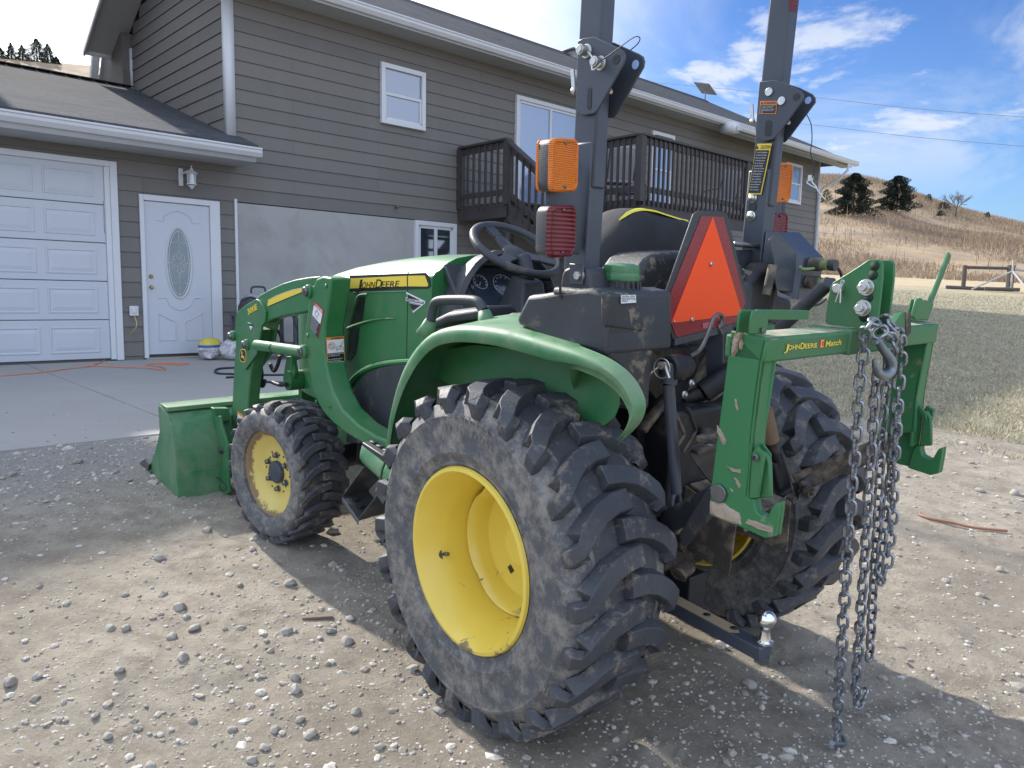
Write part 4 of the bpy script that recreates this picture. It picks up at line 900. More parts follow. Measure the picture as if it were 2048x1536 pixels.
# bucket
XK=.762
side=[(319,811),(323,815),(331,826),(338,842),(346,884),(351,930),(356,1000),(357,1011),(350,1008),(338,996),(300,944),(297,937),(300,929),(309,905),(316,880),(319,862),(318,838),(316,815)]
sp=PX('x',-XK,side)
b=MB();b.prism(sp,(.010,0,0));b.prism(mirror(sp),(-.010,0,0));
back=PX('x',-XK,[(319,811),(323,815),(333,828),(340,850),(347,890),(352,935),(356.5,1005)])
back=[V((0,p.y,p.z)) for p in back]
bot=PX('x',-XK,[(356.5,1007),(338,994),(299,940)]);bot=[V((0,p.y,p.z)) for p in bot]
prof=back+bot[1:]
inner=[]
for i,p in enumerate(prof):
    a=prof[max(i-1,0)];c=prof[min(i+1,len(prof)-1)];d=(c-a).normalized();nn=V((0,-d.z,d.y));inner.append(p+nn*(-.008) if (p+nn*-.008-V((0,2.75,.2))).length<(p-V((0,2.75,.2))).length else p+nn*.008)
loop=prof+inner[::-1]
q=MB();q.prism([p+V((-XK+.004,0,0)) for p in loop],(2*XK-.008,0,0))
b.v+=[];o=len(b.v);b.v+=q.v;b.f+=[tuple(i+o for i in f) for f in q.f]
BK=b.build('bucket',M['green_dusty'],L,bevel=.002,ang=40)
t0=V((0,sp[0].y,sp[0].z));
b=MB();b.box((-XK+.003,t0.y-.125,t0.z-.012),(XK-.003,t0.y+.01,t0.z+.012));b.build('bucket_top_rail',M['green_dusty'],BK,bevel=.004)
# folded top edge seen as a light band
e=bot[-1];b=MB();b.prism([V((-XK-.012,e.y-.06,e.z-.004)),V((XK+.012,e.y-.06,e.z-.004)),V((XK+.012,e.y+.13,e.z-.03)),V((-XK-.012,e.y+.13,e.z-.03))],(0,0,.018));b.build('cutting_edge',M['gunmetal'],BK,bevel=.002)
b=MB();b.prism(PX('x',-XK-.004,[(283,925),(293,917),(302,928),(300,942),(290,950)]),(-.012,0,0));b.build('edge_clip',M['gunmetal'],BK,bevel=.002)
zw=tp(360,945,'y',2.42).z
b=MB();b.box((-XK+.01,2.405,zw-.01),(XK-.01,2.43,zw+.004));b.build('bucket_rib',M['green_dusty'],BK,bevel=.003)
for mr in (0,1):
    g_=(lambda p:mirror(p)) if mr else (lambda p:p);s=-1 if mr else 1
    b=MB();hk=PX('x',-.545,[(427,834),(440,832),(442,850),(450,875),(455,892),(456,935),(458,985),(445,998),(422,990),(420,966),(436,945),(444,930),(444,898),(434,868)])
    b.prism(g_(hk),(s*.014,0,0));b.prism([p+V((s*.09,0,0)) for p in g_(hk)],(s*.014,0,0));BR=b.build('bucket_bracket',M['green'],BK,bevel=.003)
    top=PX('y',2.44,[(427,817),(458,817),(462,842),(433,846)]);b=MB();b.prism(g_(top),(0,.05,0));b.build('bracket_cap',M['green'],BR,bevel=.004)
    if not mr:
        p=tp(432,978,'x',-.55);b=MB();b.lathe([(.024,0),(.024,-.012),(.014,-.02),(0,-.02)],p,(1,0,0),16);b.build('bracket_pin',M['green'],BR)
        b=MB();b.tube(PX('x',-.56,[(425,962),(432,955),(443,962),(453,975),(446,982),(438,972)]),.0025,5,sm=3);b.build('pin_clip',M['wire'],BR)
        p=tp(443,900,'x',-.548);b=MB();b.cyl(p,p+V((-.014,0,0)),.02,14);b.build('bracket_pin',M['gunmetal'],BR)
b=MB();decal(b,PX('x',XB,[(475.5,822),(489,833),(487,850),(475,850)]),.001,.0008);b.build('warning_sticker',M['dec_orange'],L,flat=True)
b=MB();decal(b,PX('x',XB,[(476.5,828),(488,837),(486,849),(476,849)]),.0022,.0008);b.build('warning_sticker',M['dec_white'],L,flat=True)
# ================================================================== QUICK HITCH
hitch=thing('quick_hitch','muddy green three point quick hitch frame with chain hung over it, behind the tractor','hitch frame',M4=TM)
Q=hitch
XI=-.452
post=[(1462,661),(1500,668),(1534,678),(1524,722),(1513,800),(1505,868),(1503,905),(1499,960),(1496,998),(1508,998),(1508,1010),(1512,1024),(1525,1033),(1535,1034),(1543,1016),(1548,1008),(1557,1005),(1556,1022),(1549,1073),(1530,1077),(1479,1054),(1417,1030),(1421,980),(1433,880),(1444,800)]
pp=PX('x',XI,post)
rp=PX('x',XI,[(1534,678),(1524,722),(1513,800),(1505,868),(1503,905),(1499,960),(1496,998)])
for mr in (0,1):
    g_=(lambda p:mirror(p)) if mr else (lambda p:p);s=-1 if mr else 1
    b=MB();b.prism(g_(pp),(s*.014,0,0));
    ed=g_(rp);x0=ed[0].x
    strip=[p for p in ed];b.rings([[p,p+V((s*.055,0,0)),p+V((s*.055,.010,0)),p+V((0,.010,0))] for p in strip])
    b.prism([V((x0+s*.055,p.y,p.z)) for p in g_(PX('x',XI,[(1534,678),(1505,868),(1503,960),(1425,960),(1444,800),(1462,661)]))],(s*-.008,0,0))
    hk=g_(PX('x',XI,[(1496,998),(1508,998),(1508,1010),(1512,1024),(1525,1033),(1535,1034),(1543,1016),(1548,1008),(1557,1005),(1556,1022),(1549,1073),(1530,1077),(1479,1054),(1490,1010)]))
    b.prism([p+V((s*.014,0,0)) for p in hk],(s*.016,0,0))
    PO=b.build('hitch_post',M['hitch'],Q,bevel=.003,ang=35)
    lt=g_(PX('x',XI+.018,[(1514,996),(1541,996),(1539,925),(1530,905),(1524,903),(1520,912)]))
    b=MB();b.prism(lt,(s*.014,0,0));LT=b.build('hook_latch',M['green'],PO,bevel=.004)
    lt2=g_(PX('x',XI+.036,[(1515,888),(1526,888),(1541,908),(1541,930),(1532,912)]))
    b=MB();b.prism(lt2,(s*.006,0,0));b.prism(g_(PX('x',XI-.002,[(1497,998),(1504,905),(1513,893),(1519,900),(1528,906),(1514,996)])),(s*.012,0,0));b.build('latch_plate',M['green'],PO,bevel=.002)
    p=g_([tp(1512,915,'x',XI-.003)])[0];b=MB();b.lathe([(.0085,0),(.0085,s*-.004),(.005,s*-.005),(.004,s*-.001),(0,s*-.001)],p,(1,0,0),16);b.build('roll_pin',M['gunmetal'],PO)
    if not mr:
        p=tp(1439,986,'x',XI);b=MB();b.cyl(p,p+V((-.008,0,0)),.0215,22);b.build('hitch_pin',M['gunmetal'],PO,bevel=.002)
        # dried mud clods
        def clod(poly,th=.004,x=XI):
            P_=PX('x',x-.0004,poly);c=sum(P_,V((0,0,0)))/len(P_);out=[]
            for i in range(len(P_)*3):
                a=P_[i//3];bb=P_[(i//3+1)%len(P_)];q=a.lerp(bb,(i%3)/3);q=q+(q-c)*random.uniform(-.10,.14);out.append(q)
            inn=[p.lerp(c,.28)+V((-th*random.uniform(.6,1.1),0,0)) for p in out]
            m=MB();m.rings([out,inn],cap=True);return m
        mud=MB()
        for poly,th in (([(1478,655),(1490,661),(1484,675),(1480,683),(1476,700),(1470,712),(1464,710),(1468,690),(1466,676)],.011),([(1484,676),(1487,686),(1484,700),(1479,698),(1480,684)],.006),
            ([(1418,1000),(1450,1008),(1478,1026),(1480,1048),(1470,1048),(1418,1026)],.006),([(1494,1038),(1512,1042),(1548,1056),(1546,1068),(1520,1060),(1493,1046)],.006),
            ([(1454,931),(1470,938),(1482,938),(1481,946),(1466,944)],.005),([(1470,955),(1478,962),(1483,972),(1480,977),(1474,966)],.005),([(1470,795),(1474,802),(1477,818),(1475,823),(1472,812)],.004),
            ([(1434,850),(1442,860),(1448,870),(1453,882),(1450,887),(1442,874),(1435,862)],.005),([(1438,870),(1444,876),(1452,890),(1448,890)],.004),([(1420,975),(1428,970),(1436,972),(1428,990)],.006),([(1460,975),(1468,982),(1466,985)],.003)):
            m=clod(poly,th);o=len(mud.v);mud.v+=m.v;mud.f+=[tuple(i+o for i in f) for f in m.f]
        mud.build('mud_clods',M['mud'],PO,flat=True)
yb_=pp[2].y;zt=pp[2].z
b=MB();b.box((-.452,yb_,zt-.054),(.452,yb_+.105,zt))
b.box((-.085,yb_-.004,zt-.058),(.17,yb_+.11,zt+.006));BMh=b.build('cross_beam',M['green'],Q,bevel=.006,seg=2)
b=MB();b.box((-.44,yb_+.01,zt+.0005),(-.09,yb_+.095,zt+.002));b.box((-.08,yb_+.01,zt+.0065),(.0,yb_+.1,zt+.008));b.box((.19,yb_+.01,zt+.0005),(.44,yb_+.095,zt+.002));b.build('beam_dust',plain('worn_top',(.16,.24,.15),.8,var=.5,vs=20,dirt=(.4,.34,.26),dsc=18,dlo=.42,dhi=.6),BMh,flat=True)
b=MB()
text(b,'OHN',tp(1574.5,700,'y',yb_),tp(1598,697.5,'y',yb_),tp(1574.7,690.5,'y',yb_),.0022,.02);text(b,'EERE',tp(1607.5,696.5,'y',yb_),tp(1632.5,694.5,'y',yb_),tp(1607.5,687.5,'y',yb_),.0022,.02)
text(b,'J',tp(1567,702,'y',yb_),tp(1574,700.5,'y',yb_),tp(1569.5,689,'y',yb_),.0022,.02);text(b,'D',tp(1599,698,'y',yb_),tp(1607,697,'y',yb_),tp(1600,686,'y',yb_),.0022,.02);text(b,'Match',tp(1649,693,'y',yb_),tp(1680,689,'y',yb_),tp(1651,682,'y',yb_),.0022,.02)
decal(b,PX('y',yb_,[(1642,680),(1647,679.5),(1645,694),(1640,694.5)]),.001,.0008);b.build('hitch_lettering',M['dec_yellow'],BMh,flat=True)
b=MB();decal(b,PX('y',yb_,[(1639.5,679),(1648.5,678),(1646.5,695),(1637.5,696)]),.0004,.0005);decal(b,PX('y',yb_,[(1643,682),(1645.5,681.8),(1644,691.5),(1641.8,691.8)]),.002,.0008);b.build('logo_box',M['dec_red'],BMh,flat=True)
# mast plates
mpx=[(1650,645),(1655,605),(1660,576),(1665,565),(1698,545),(1727,526),(1737,519),(1757,519),(1765,526),(1764,560),(1755,640),(1751,668),(1732,672),(1700,660)]
XP=-.035
mpl=PX('x',XP,mpx)
b=MB();b.prism(mpl,(.010,0,0));MPa=b.build('mast_plate',M['green'],Q,bevel=.002)
b=MB();b.prism([p+V((.062,0,0)) for p in mpl],(.010,0,0));b.build('mast_plate',M['green'],Q,bevel=.002)
b=MB();b.box((XP+.01,mpl[0].y-.08,zt),(XP+.062,mpl[0].y-.06,zt+.12));b.build('mast_spacer',M['green'],Q)
b=MB()
for px,py in ((1749,532),(1746,550),(1737,595),(1728,634)):
    q=tp(px,py,'x',XP);b.cyl(q,q+V((-.0008,0,0)),.0125,16)
b.build('mast_holes',plain('dark_hole',(.01,.03,.015),.8),MPa)
for px,py in ((1733,575),(1727,616)):
    q=tp(px,py,'x',XP);b=MB();b.cyl(q,q+V((-.004,0,0)),.0205,20);b.hexn(q+V((-.004,0,0)),(-1,0,0),.0175,.014);b.cyl(q+V((-.018,0,0)),q+V((-.028,0,0)),.0095,12);b.build('mast_bolt',M['zinc'],MPa,bevel=.001)
q=tp(1681,577,'x',XP);b=MB();b.cyl(q,q+V((-.022,0,0)),.0125,16);b.build('top_link_pin',M['zinc'],MPa,bevel=.002)
b=MB();b.tube(PX('x',XP-.024,[(1671,604),(1678,585),(1684,570),(1688,563),(1684,561),(1681,570),(1681,590),(1680,606)]),.0022,6,sm=2);b.build('pin_clip',M['zinc'],MPa)
b=MB();pts=[];A=tp(1560,655,'x',.0);B=tp(1652,598,'x',.0);A=tp(1560,657,'y',-.42);B=V((XP+.036,mpl[1].y+.02,mpl[1].z+.05))
n=34;b.tube([A.lerp(B,i/(n*2)) for i in range(n*2+1)],[.019 if i%2 else .0155 for i in range(n*2+1)],12);b.build('top_link',M['black_plastic'],Q)
# release handles
def handle(h0,h1,brk,x,y):
    b=MB();P_=PX('y',y,brk);b.prism(P_,(0,.006,0));b.prism([p+V((0,.03,0)) for p in P_],(0,.006,0));HB=b.build('handle_bracket',M['green'],Q,bevel=.003)
    b=MB();A=tp(*h0,'y',y+.012);B=tp(*h1,'y',y+.012);b.bar(A,B,.022,.009,up=(0,1,0));b.build('release_handle',M['green'],HB,bevel=.002)
yh=yb_+.02
handle((1512,629),(1614,630),[(1499,669),(1503,632),(1507,622),(1536,622),(1538,640),(1533,668)],0,yh)
b=MB();q=tp(1524,660,'y',yh-.002);b.cyl(q,q+V((0,-.003,0)),.006,12);b.build('roll_pin',M['gunmetal'],Q)
b=MB();b.prism(PX('x',-.40,[(1486,660),(1492,636),(1503,622),(1508,624),(1500,650),(1496,666)]),(.012,0,0));b.build('handle_cam',M['green'],Q,bevel=.003)
handle((1857,612),(1898,508),[(1838,640),(1846,600),(1866,602),(1868,610),(1857,641)],0,yh)
b=MB();b.prism(PX('y',yh-.02,[(1828,634),(1838,598),(1845,596),(1849,604),(1840,640),(1831,640)]),(0,.012,0));b.build('handle_cam',M['green'],Q,bevel=.003)
# hook tab the chain lies in
b=MB();XTb=.22
b.prism(PX('y',yb_-.012,[(1786,655),(1803,629),(1810,625),(1822,625),(1822,665),(1812,678),(1790,676)]),(0,.02,0));b.build('chain_hook_tab',M['green'],Q,bevel=.003)
b=MB();b.prism(PX('y',yb_-.014,[(1812,624.5),(1822,625),(1822,665),(1812,676)]),(0,.024,0));b.build('tab_edge',M['muddy_steel'],Q)
# ================================================================== TOW CHAIN
chain=thing('tow_chain','long galvanised steel chain hanging in loops from the green hitch frame, hooks at its ends','chain',loc=(0,0,0))
def linkmesh(a=.0120,hs=.0088,r=.0043):
    b=MB();pts=[]
    for i in range(9):
        t=PI*i/8;pts.append(V((a*math.cos(t),0,hs+a*math.sin(t))))
    for i in range(9):
        t=PI+PI*i/8;pts.append(V((a*math.cos(t),0,-hs+a*math.sin(t))))
    n=len(pts);pts.append(pts[0]);rs=[]
    for i in range(n):
        p=pts[i];d=(pts[(i+1)%n]-pts[(i-1)%n]).normalized();o=V((d.z,0,-d.x))
        rs.append([p+(o*math.cos(t)+V((0,1,0))*math.sin(t))*r for t in [2*PI*k/9 for k in range(9)]])
    rs.append(rs[0]);b.rings(rs,cap=False);return b
LK=None;nlink=[0];rest=MB()
lk=linkmesh()
def place_link(c,d,roll):
    """link centred at c, long axis d"""
    global LK
    d=d.normalized();x=d.orthogonal().normalized();
    view=(c-EYE).normalized();x=(view.cross(d)).normalized();y=d.cross(x)
    xx=x*math.cos(roll)+y*math.sin(roll);yy=d.cross(xx)
    m=Matrix(((xx.x,yy.x,d.x,c.x),(xx.y,yy.y,d.y,c.y),(xx.z,yy.z,d.z,c.z),(0,0,0,1)))
    if nlink[0]>=100:
        o=len(rest.v);rest.v+=[m@p for p in lk.v];rest.f+=[tuple(i+o for i in f) for f in lk.f];return
    if LK is None: LK=lk.build('chain_link',M['chain'],chain);o=LK
    else: o=LK.copy();COL.objects.link(o)
    o.matrix_world=m;o.parent=chain;o.matrix_parent_inverse=Matrix.Identity(4);nlink[0]+=1
PITCH=.0334
def strand(pts,seed=0,tw=0):
    rnd=random.Random(seed);P_=smooth_path([V(p) for p in pts],12)
    acc=0;nxt=PITCH/2;k=0;cs=[]
    for i in range(len(P_)-1):
        a,c=P_[i],P_[i+1];l=(c-a).length
        while nxt<=acc+l:
            cs.append((a.lerp(c,(nxt-acc)/l),(c-a)));nxt+=PITCH
        acc+=l
    for i,(c,d) in enumerate(cs):
        d=d.normalized()+V((rnd.uniform(-.05,.05),rnd.uniform(-.05,.05),0))
        place_link(c+V((rnd.uniform(-.001,.001),rnd.uniform(-.001,.001),0)),d,(PI/2 if i%2 else 0)+.32+tw+rnd.uniform(-.14,.14))
def W_(px,py,y): return TM@tp(px,py,'y',y)
ych=yb_-.030
strand([W_(1752,640,ych-.01),W_(1738,652,ych-.02),W_(1729,668,ych-.01),W_(1727,700,ych),W_(1719,790,ych),W_(1712,880,ych),W_(1704,980,ych),W_(1696,1080,ych),W_(1690,1180,ych),W_(1684,1290,ych),W_(1678,1400,ych),W_(1673,1480,ych)],1)
strand([W_(1757,742,ych-.005),W_(1750,790,ych),W_(1745,880,ych),W_(1738,980,ych),W_(1732,1080,ych),W_(1725,1180,ych),W_(1718,1290,ych),W_(1711,1370,ych),W_(1716,1408,ych),W_(1728,1385,ych+.002)],2,.2)
strand([W_(1800,672,ych-.012),W_(1802,720,ych),W_(1796,790,ych),W_(1791,880,ych),W_(1787,960,ych),W_(1784,1040,ych),W_(1778,1100,ych),W_(1772,1140,ych),W_(1765,1162,ych),W_(1758,1150,ych)],4,-.2)
strand([W_(1738,1320,ych+.03),W_(1744,1220,ych+.03),W_(1750,1120,ych+.03),W_(1757,1000,ych+.03),W_(1764,880,ych+.03),W_(1772,780,ych+.03),W_(1778,700,ych+.02)],3,.5)
strand([W_(1750,648,ych+.01),W_(1770,640,ych-.01),W_(1788,655,ych-.03),W_(1800,672,ych-.02)],5)
strand([W_(1748,672,ych-.02),W_(1764,662,ych-.03),W_(1778,668,ych-.03),W_(1790,690,ych-.03)],6)
strand([W_(1756,1150,ych+.01),W_(1764,1090,ych+.01),W_(1776,1000,ych+.012),W_(1786,900,ych+.012),W_(1796,800,ych+.012)],7,.4)
if rest.v:
    o=rest.build('chain_links',M['chain'],chain);o['kind']='stuff'
def grabhook(P,name='chain_hook'):
    """P maps hook-plane pixels to space"""
    b=MB();pts=[P(1752,672),P(1757,680),P(1763,690),P(1771,700),P(1781,714),P(1787,728),P(1785,744),P(1775,753),P(1762,754),P(1752,746),P(1747,733),P(1744,718)]
    r=[.008,.009,.010,.011,.0125,.0135,.0135,.013,.012,.010,.008,.004]
    pp_=smooth_path([V(p) for p in pts],3);rr=[]
    for i in range(len(pp_)):
        t=i/(len(pp_)-1)*(len(r)-1);k=int(min(t,len(r)-2));rr.append(r[k]+(r[k+1]-r[k])*(t-k))
    b.tube(pp_,rr,12);b.cyl(P(1744,680)+V((0,0,0)),P(1760,674),.006,10);return b.build(name,M['hook'],chain)
M['hook']=plain('galvanised_hook',(.26,.30,.33),.42,.85,var=.2,vs=30,bump=.2,bs=80)
grabhook(lambda x,y:W_(1766+(x-1766)*.8,722+(y-722)*.86,ych-.03))
grabhook(lambda x,y:W_(1678+(x-1752)*.9,1497+(y-672)*.9,ych-.0))
b=MB();b.cyl(W_(1664,1486,ych),W_(1692,1488,ych),.0075,12);b.tube([W_(1668,1488,ych),W_(1674,1470,ych),W_(1684,1470,ych),W_(1690,1488,ych)],.006,8,sm=3);b.build('hook_clevis',M['hook'],chain)
# ================================================================== GROUND
NZ=TR@V((0,0,1))
def ab(x,y): return HN.x*x+HN.y*y, HU.x*x+HU.y*y
def sst(a,b,x):
    t=min(1,max(0,(x-a)/(b-a)));return t*t*(3-2*t)
AO=ab(HO.x,HO.y)[0]
SLABN=-5.27
def slab_z(a): return HO.z-.055-.017*(AO-a)
HILL=[(-60,.24),(-33.6,.243),(-28,.248),(-15,.23),(20.0,.150),(21.8,.1480),(23.7,.1450),(25.0,.140),(25.6,.1355),(27.8,.1200),(30.1,.1045),(31.9,.0950),(33.65,.0860),(60,.06)]
def lerp_tab(t,x):
    if x<=t[0][0]: return t[0][1]
    for (a,b),(c,d) in zip(t,t[1:]):
        if x<=c: return b+(d-b)*(x-a)/(c-a)
    return t[-1][1]
def gz(x,y):
    a,b=ab(x,y);r=math.hypot(x,y)
    pl=TO.z-(NZ.x*(x-TO.x)+NZ.y*(y-TO.y))/NZ.z
    if y<0: pl=TO.z-(NZ.x*(x-TO.x)+NZ.y*(max(y,-3)-TO.y))/NZ.z
    sl=slab_z(a)
    # near the house the drive levels out
    k=sst(3.8,5.5,a);lo=pl*(1-k)+(sl-.010)*k
    if a>5.62: lo=sl-.05
    elif a>5.5: lo=sl-.012
    far=pl+.0005*max(0,b-8)**2*min(1,1.6)
    w=sst(6,12,b);z=lo*(1-w)+far*w
    if b<-6: z=min(z,sl)
    az=math.degrees(math.atan2(x,y))
    if r>42 and abs(az)<75:
        e=lerp_tab(HILL,az);R0=44 if az>0 else 34;RC=105
        x0,y0=math.sin(rad(az))*R0,math.cos(rad(az))*R0
        if r>R0:
            z0=gz(x0,y0) if R0<=42 else gzf(x0,y0)
            zc=CZ+e*RC
            if r<RC: t=(r-R0)/(RC-R0);z=z0+(zc-z0)*(t*.75+.25*(3*t*t-2*t*t*t)) 
            else: z=zc-(r-RC)*.02-((r-RC)**2)*.0002 if r<300 else zc-3.9-7.6
    elif r>42: z=CZ-.5
    return z
def gzf(x,y):
    a,b=ab(x,y);pl=TO.z-(NZ.x*(x-TO.x)+NZ.y*(y-TO.y))/NZ.z
    return pl+.0005*max(0,b-8)**2
def bumpz(x,y,r): return (noise.noise(V((x*.08,y*.08,1)))*.5+noise.noise(V((x*.3,y*.3,1)))*.12-.15)*sst(50,70,r)*sst(107,92,r)
def rough(x,y):
    a,b=ab(x,y);r=math.hypot(x,y)
    if r>14: return 0
    f=noise.fractal(V((x*1.3,y*1.3,0)),.9,2.1,5)*.020+noise.fractal(V((x*6,y*6,3)),.8,2.1,4)*.006
    # berm of loose stone beside the slab
    f+=.03*math.exp(-((a-4.9)/.7)**2)*sst(7,3,b)
    # tyre-tread arcs behind the tractor
    q=TR.transposed()@(V((x,y,TO.z))-TO)
    if -2.2<q.y<-.35 and abs(abs(q.x)-.53)<.24: f+=.006*math.sin(q.y*38+abs(q.x)*14)-.006
    d=0
    if a>5.2: f*=.15
    return f*sst(14,10,r)
def ground():
    azs=[];a=-180
    while a<180:
        azs.append(a);a+= .30 if -40<=a<40 else (1.0 if -60<a<60 else 6)
    rs_=[.35];
    while rs_[-1]<650: rs_.append(rs_[-1]*(1.0125 if rs_[-1]<9 else 1.03))
    vs=[];n=len(azs);fs=[]
    for r in rs_:
        for az in azs:
            x=math.sin(rad(az))*r;y=math.cos(rad(az))*r;z=gz(x,y)+rough(x,y)
            if r>40: z+=bumpz(x,y,r)
            vs.append((x,y,z))
    for k in range(len(rs_)-1):
        for i in range(n):
            j=(i+1)%n;fs.append((k*n+i,k*n+j,(k+1)*n+j,(k+1)*n+i))
    fs.append(tuple(range(n))[::-1])
    b=MB();b.v=[V(v) for v in vs];b.f=fs
    s=NT('ground_earth');xyz=s.sep();X,Y=xyz[0],xyz[1]
    g1=s.noise(1.1,6,.6);g2=s.noise(9,8,.7);g3=s.noise(75,12,.8)
    dirt=s.mix(s.ramp(g1,.35,.65),(.36,.31,.245),(.55,.48,.385));dirt=s.mix(s.ramp(g2,.42,.68),dirt,(.29,.245,.195));dirt=s.mix(s.math('MULTIPLY',s.ramp(g3,.55,.7),.5),dirt,(.60,.545,.465))
    av=s.math('ADD',s.math('MULTIPLY',X,HN.x),s.math('MULTIPLY',Y,HN.y))
    wob=s.math('MULTIPLY',s.math('SUBTRACT',g2,.5),1.2)
    grey=s.ramp(s.math('ADD',av,wob),0,1);m=s.N('ShaderNodeMapRange');m.inputs[1].default_value=3.8;m.inputs[2].default_value=4.9;s.l(s.math('ADD',av,wob),m.inputs[0])
    gravel=s.mix(s.ramp(g3,.4,.6),(.25,.235,.21),(.46,.44,.405));dirt=s.mix(m.outputs[0],dirt,gravel)  # grey stone tone towards the slab, with some house shade put into the colour
    # lawn
    lw=s.math('ADD',s.math('ADD',Y,s.math('MULTIPLY',X,.55)),wob);m2=s.N('ShaderNodeMapRange');m2.inputs[1].default_value=8.0;m2.inputs[2].default_value=8.5;s.l(lw,m2.inputs[0])
    mx=s.N('ShaderNodeMapRange');mx.inputs[1].default_value=1.2;mx.inputs[2].default_value=1.8;s.l(X,mx.inputs[0])
    lawnc=s.mix(s.ramp(s.noise(2.2,6,.65),.35,.7),(.33,.30,.20),(.52,.47,.34));lawnc=s.mix(s.ramp(s.noise(25,8,.75),.4,.65),lawnc,(.20,.18,.125))
    c=s.mix(s.math('MULTIPLY',m2.outputs[0],mx.outputs[0]),dirt,lawnc)
    r=s.math('SQRT',s.math('ADD',s.math('MULTIPLY',X,X),s.math('MULTIPLY',Y,Y)))
    fr=s.math('ADD',r,s.math('MULTIPLY',s.math('SUBTRACT',s.noise(.3,5),.5),10));m3=s.N('ShaderNodeMapRange');m3.inputs[1].default_value=31;m3.inputs[2].default_value=36;s.l(fr,m3.inputs[0])
    straw=s.mix(s.noise(.9,6,.7),(.42,.33,.20),(.55,.45,.30))
    c=s.mix(m3.outputs[0],c,straw)
    m4=s.N('ShaderNodeMapRange');m4.inputs[1].default_value=42;m4.inputs[2].default_value=50;s.l(fr,m4.inputs[0])
    v=s.mp((.05,.05,.30));hill=s.mix(s.ramp(s.noise(1.6,8,.7,vec=v),.35,.65),(.34,.235,.14),(.45,.34,.215));hill=s.mix(s.ramp(s.noise(.28,9,.72),.48,.66),hill,(.24,.19,.155));hill=s.mix(s.math('MULTIPLY',s.ramp(s.noise(1.4,8,.8),.5,.7),.6),hill,(.24,.185,.14))
    c=s.mix(m4.outputs[0],c,hill)
    vo=s.N('ShaderNodeTexVoronoi');vo.inputs['Scale'].default_value=52;s.l(s.tc.outputs['Object'],vo.inputs['Vector']);peb=s.math('MULTIPLY',s.math('LESS_THAN',vo.outputs['Distance'],.33),s.ramp(s.noise(4,6,.7),.42,.62));c=s.mix(s.math('MULTIPLY',peb,.55),c,s.mix(vo.outputs['Color'],(.24,.21,.175),(.5,.47,.42)));b1=s.bump(s.noise(30,12,.78),.9,.03);b1=s.bump(s.noise(140,8,.8),.6,.008,b1);b1=s.bump(s.math('MULTIPLY',peb,s.math('SUBTRACT',.4,vo.outputs['Distance'])),.8,.012,b1)
    s.set(c,.95,0,**{'Specular IOR Level':.15})
    o=b.build('ground',s.m,None,ang=180);o['kind']='structure'
ground()
# slab
s=NT('concrete_slab');xyz=s.sep();n1=s.noise(.9,7,.6);c=s.mix(n1,(.285,.27,.25),(.37,.355,.335));c=s.mix(s.math('MULTIPLY',s.ramp(s.noise(5,9,.75,dist=.6),.52,.7),.4),c,(.27,.255,.235))
c=s.mix(s.math('MULTIPLY',s.ramp(s.noise(60,6,.7),.62,.7),.35),c,(.2,.19,.17));s.bump(s.noise(50,7),.12,.004);M['slab']=s.set(c,.85,0)
b=MB()
def sl(u,n): return V((u,n,slab_z(AO+n)-HO.z))
cuts_u=[-9,-5.2,-1.42,2.36,6.1,8.6];cuts_n=[SLABN,-2.62,-.02]
for i in range(5):
    for j in range(2):
        g=.006;q=[(cuts_u[i]+g,cuts_n[j]+g),(cuts_u[i+1]-g,cuts_n[j]+g),(cuts_u[i+1]-g,cuts_n[j+1]-g),(cuts_u[i]+g,cuts_n[j+1]-g)]
        b.prism([sl(*p) for p in q],(0,0,-.16))
q=[(-9,SLABN+.01),(8.6,SLABN+.01),(8.6,-.03),(-9,-.03)];b.prism([sl(*p)+V((0,0,-.018)) for p in q],(0,0,-.12))
o=b.build('concrete_apron',M['slab'],None,bevel=.006);o.matrix_world=HM;struct(o)
# ================================================================== HOUSE
house=thing('house','grey lap sided house with attached garage, white trim and dark shingle roof behind the tractor','house',M4=HM)
Hs=house
def siding_mat(name,ca,cb):
    s=NT(name);v=s.mp((2,2,26));c=s.mix(s.noise(3,7,.65,vec=v),ca,cb);c=s.mix(s.math('MULTIPLY',s.noise(1.1,4),.35),c,tuple(x*.8 for x in ca));cx_=s.N('ShaderNodeCombineXYZ');q_=s.sep();s.l(q_[0],cx_.inputs[0]);zz=s.math('ADD',q_[2],-2.135+.1948*20);s.l(zz,cx_.inputs[1]);br=s.N('ShaderNodeTexBrick');s.l(cx_.outputs[0],br.inputs['Vector']);br.inputs['Scale'].default_value=1;br.inputs['Brick Width'].default_value=3.66;br.inputs['Row Height'].default_value=.1948;br.inputs['Mortar Size'].default_value=.0022;br.inputs['Color1'].default_value=(.90,.90,.90,1);br.inputs['Color2'].default_value=(1.08,1.06,1.04,1);br.inputs['Mortar'].default_value=(.55,.55,.55,1);br.offset=.41;br.offset_frequency=3;c=s.mix(1,c,br.outputs[0],'MULTIPLY');st=s.noise(1.2,8,.7,vec=s.mp((1.5,1.5,.25)));c=s.mix(s.math('MULTIPLY',s.ramp(st,.5,.75),.25),c,(.21,.205,.195));s.bump(s.noise(6,7,.7,vec=s.mp((2,2,60))),.25,.004);return s.set(c,.72,0)
M['siding']=siding_mat('grey_siding',(.152,.142,.130),(.178,.168,.155))
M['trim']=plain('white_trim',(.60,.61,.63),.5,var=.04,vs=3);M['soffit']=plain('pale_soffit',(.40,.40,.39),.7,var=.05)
M['concrete']=plain('foundation_concrete',(.34,.335,.325),.9,var=.14,vs=1.2,dirt=(.27,.26,.245),dsc=1.6,dlo=.5,dhi=.75,bump=.25,bs=9)
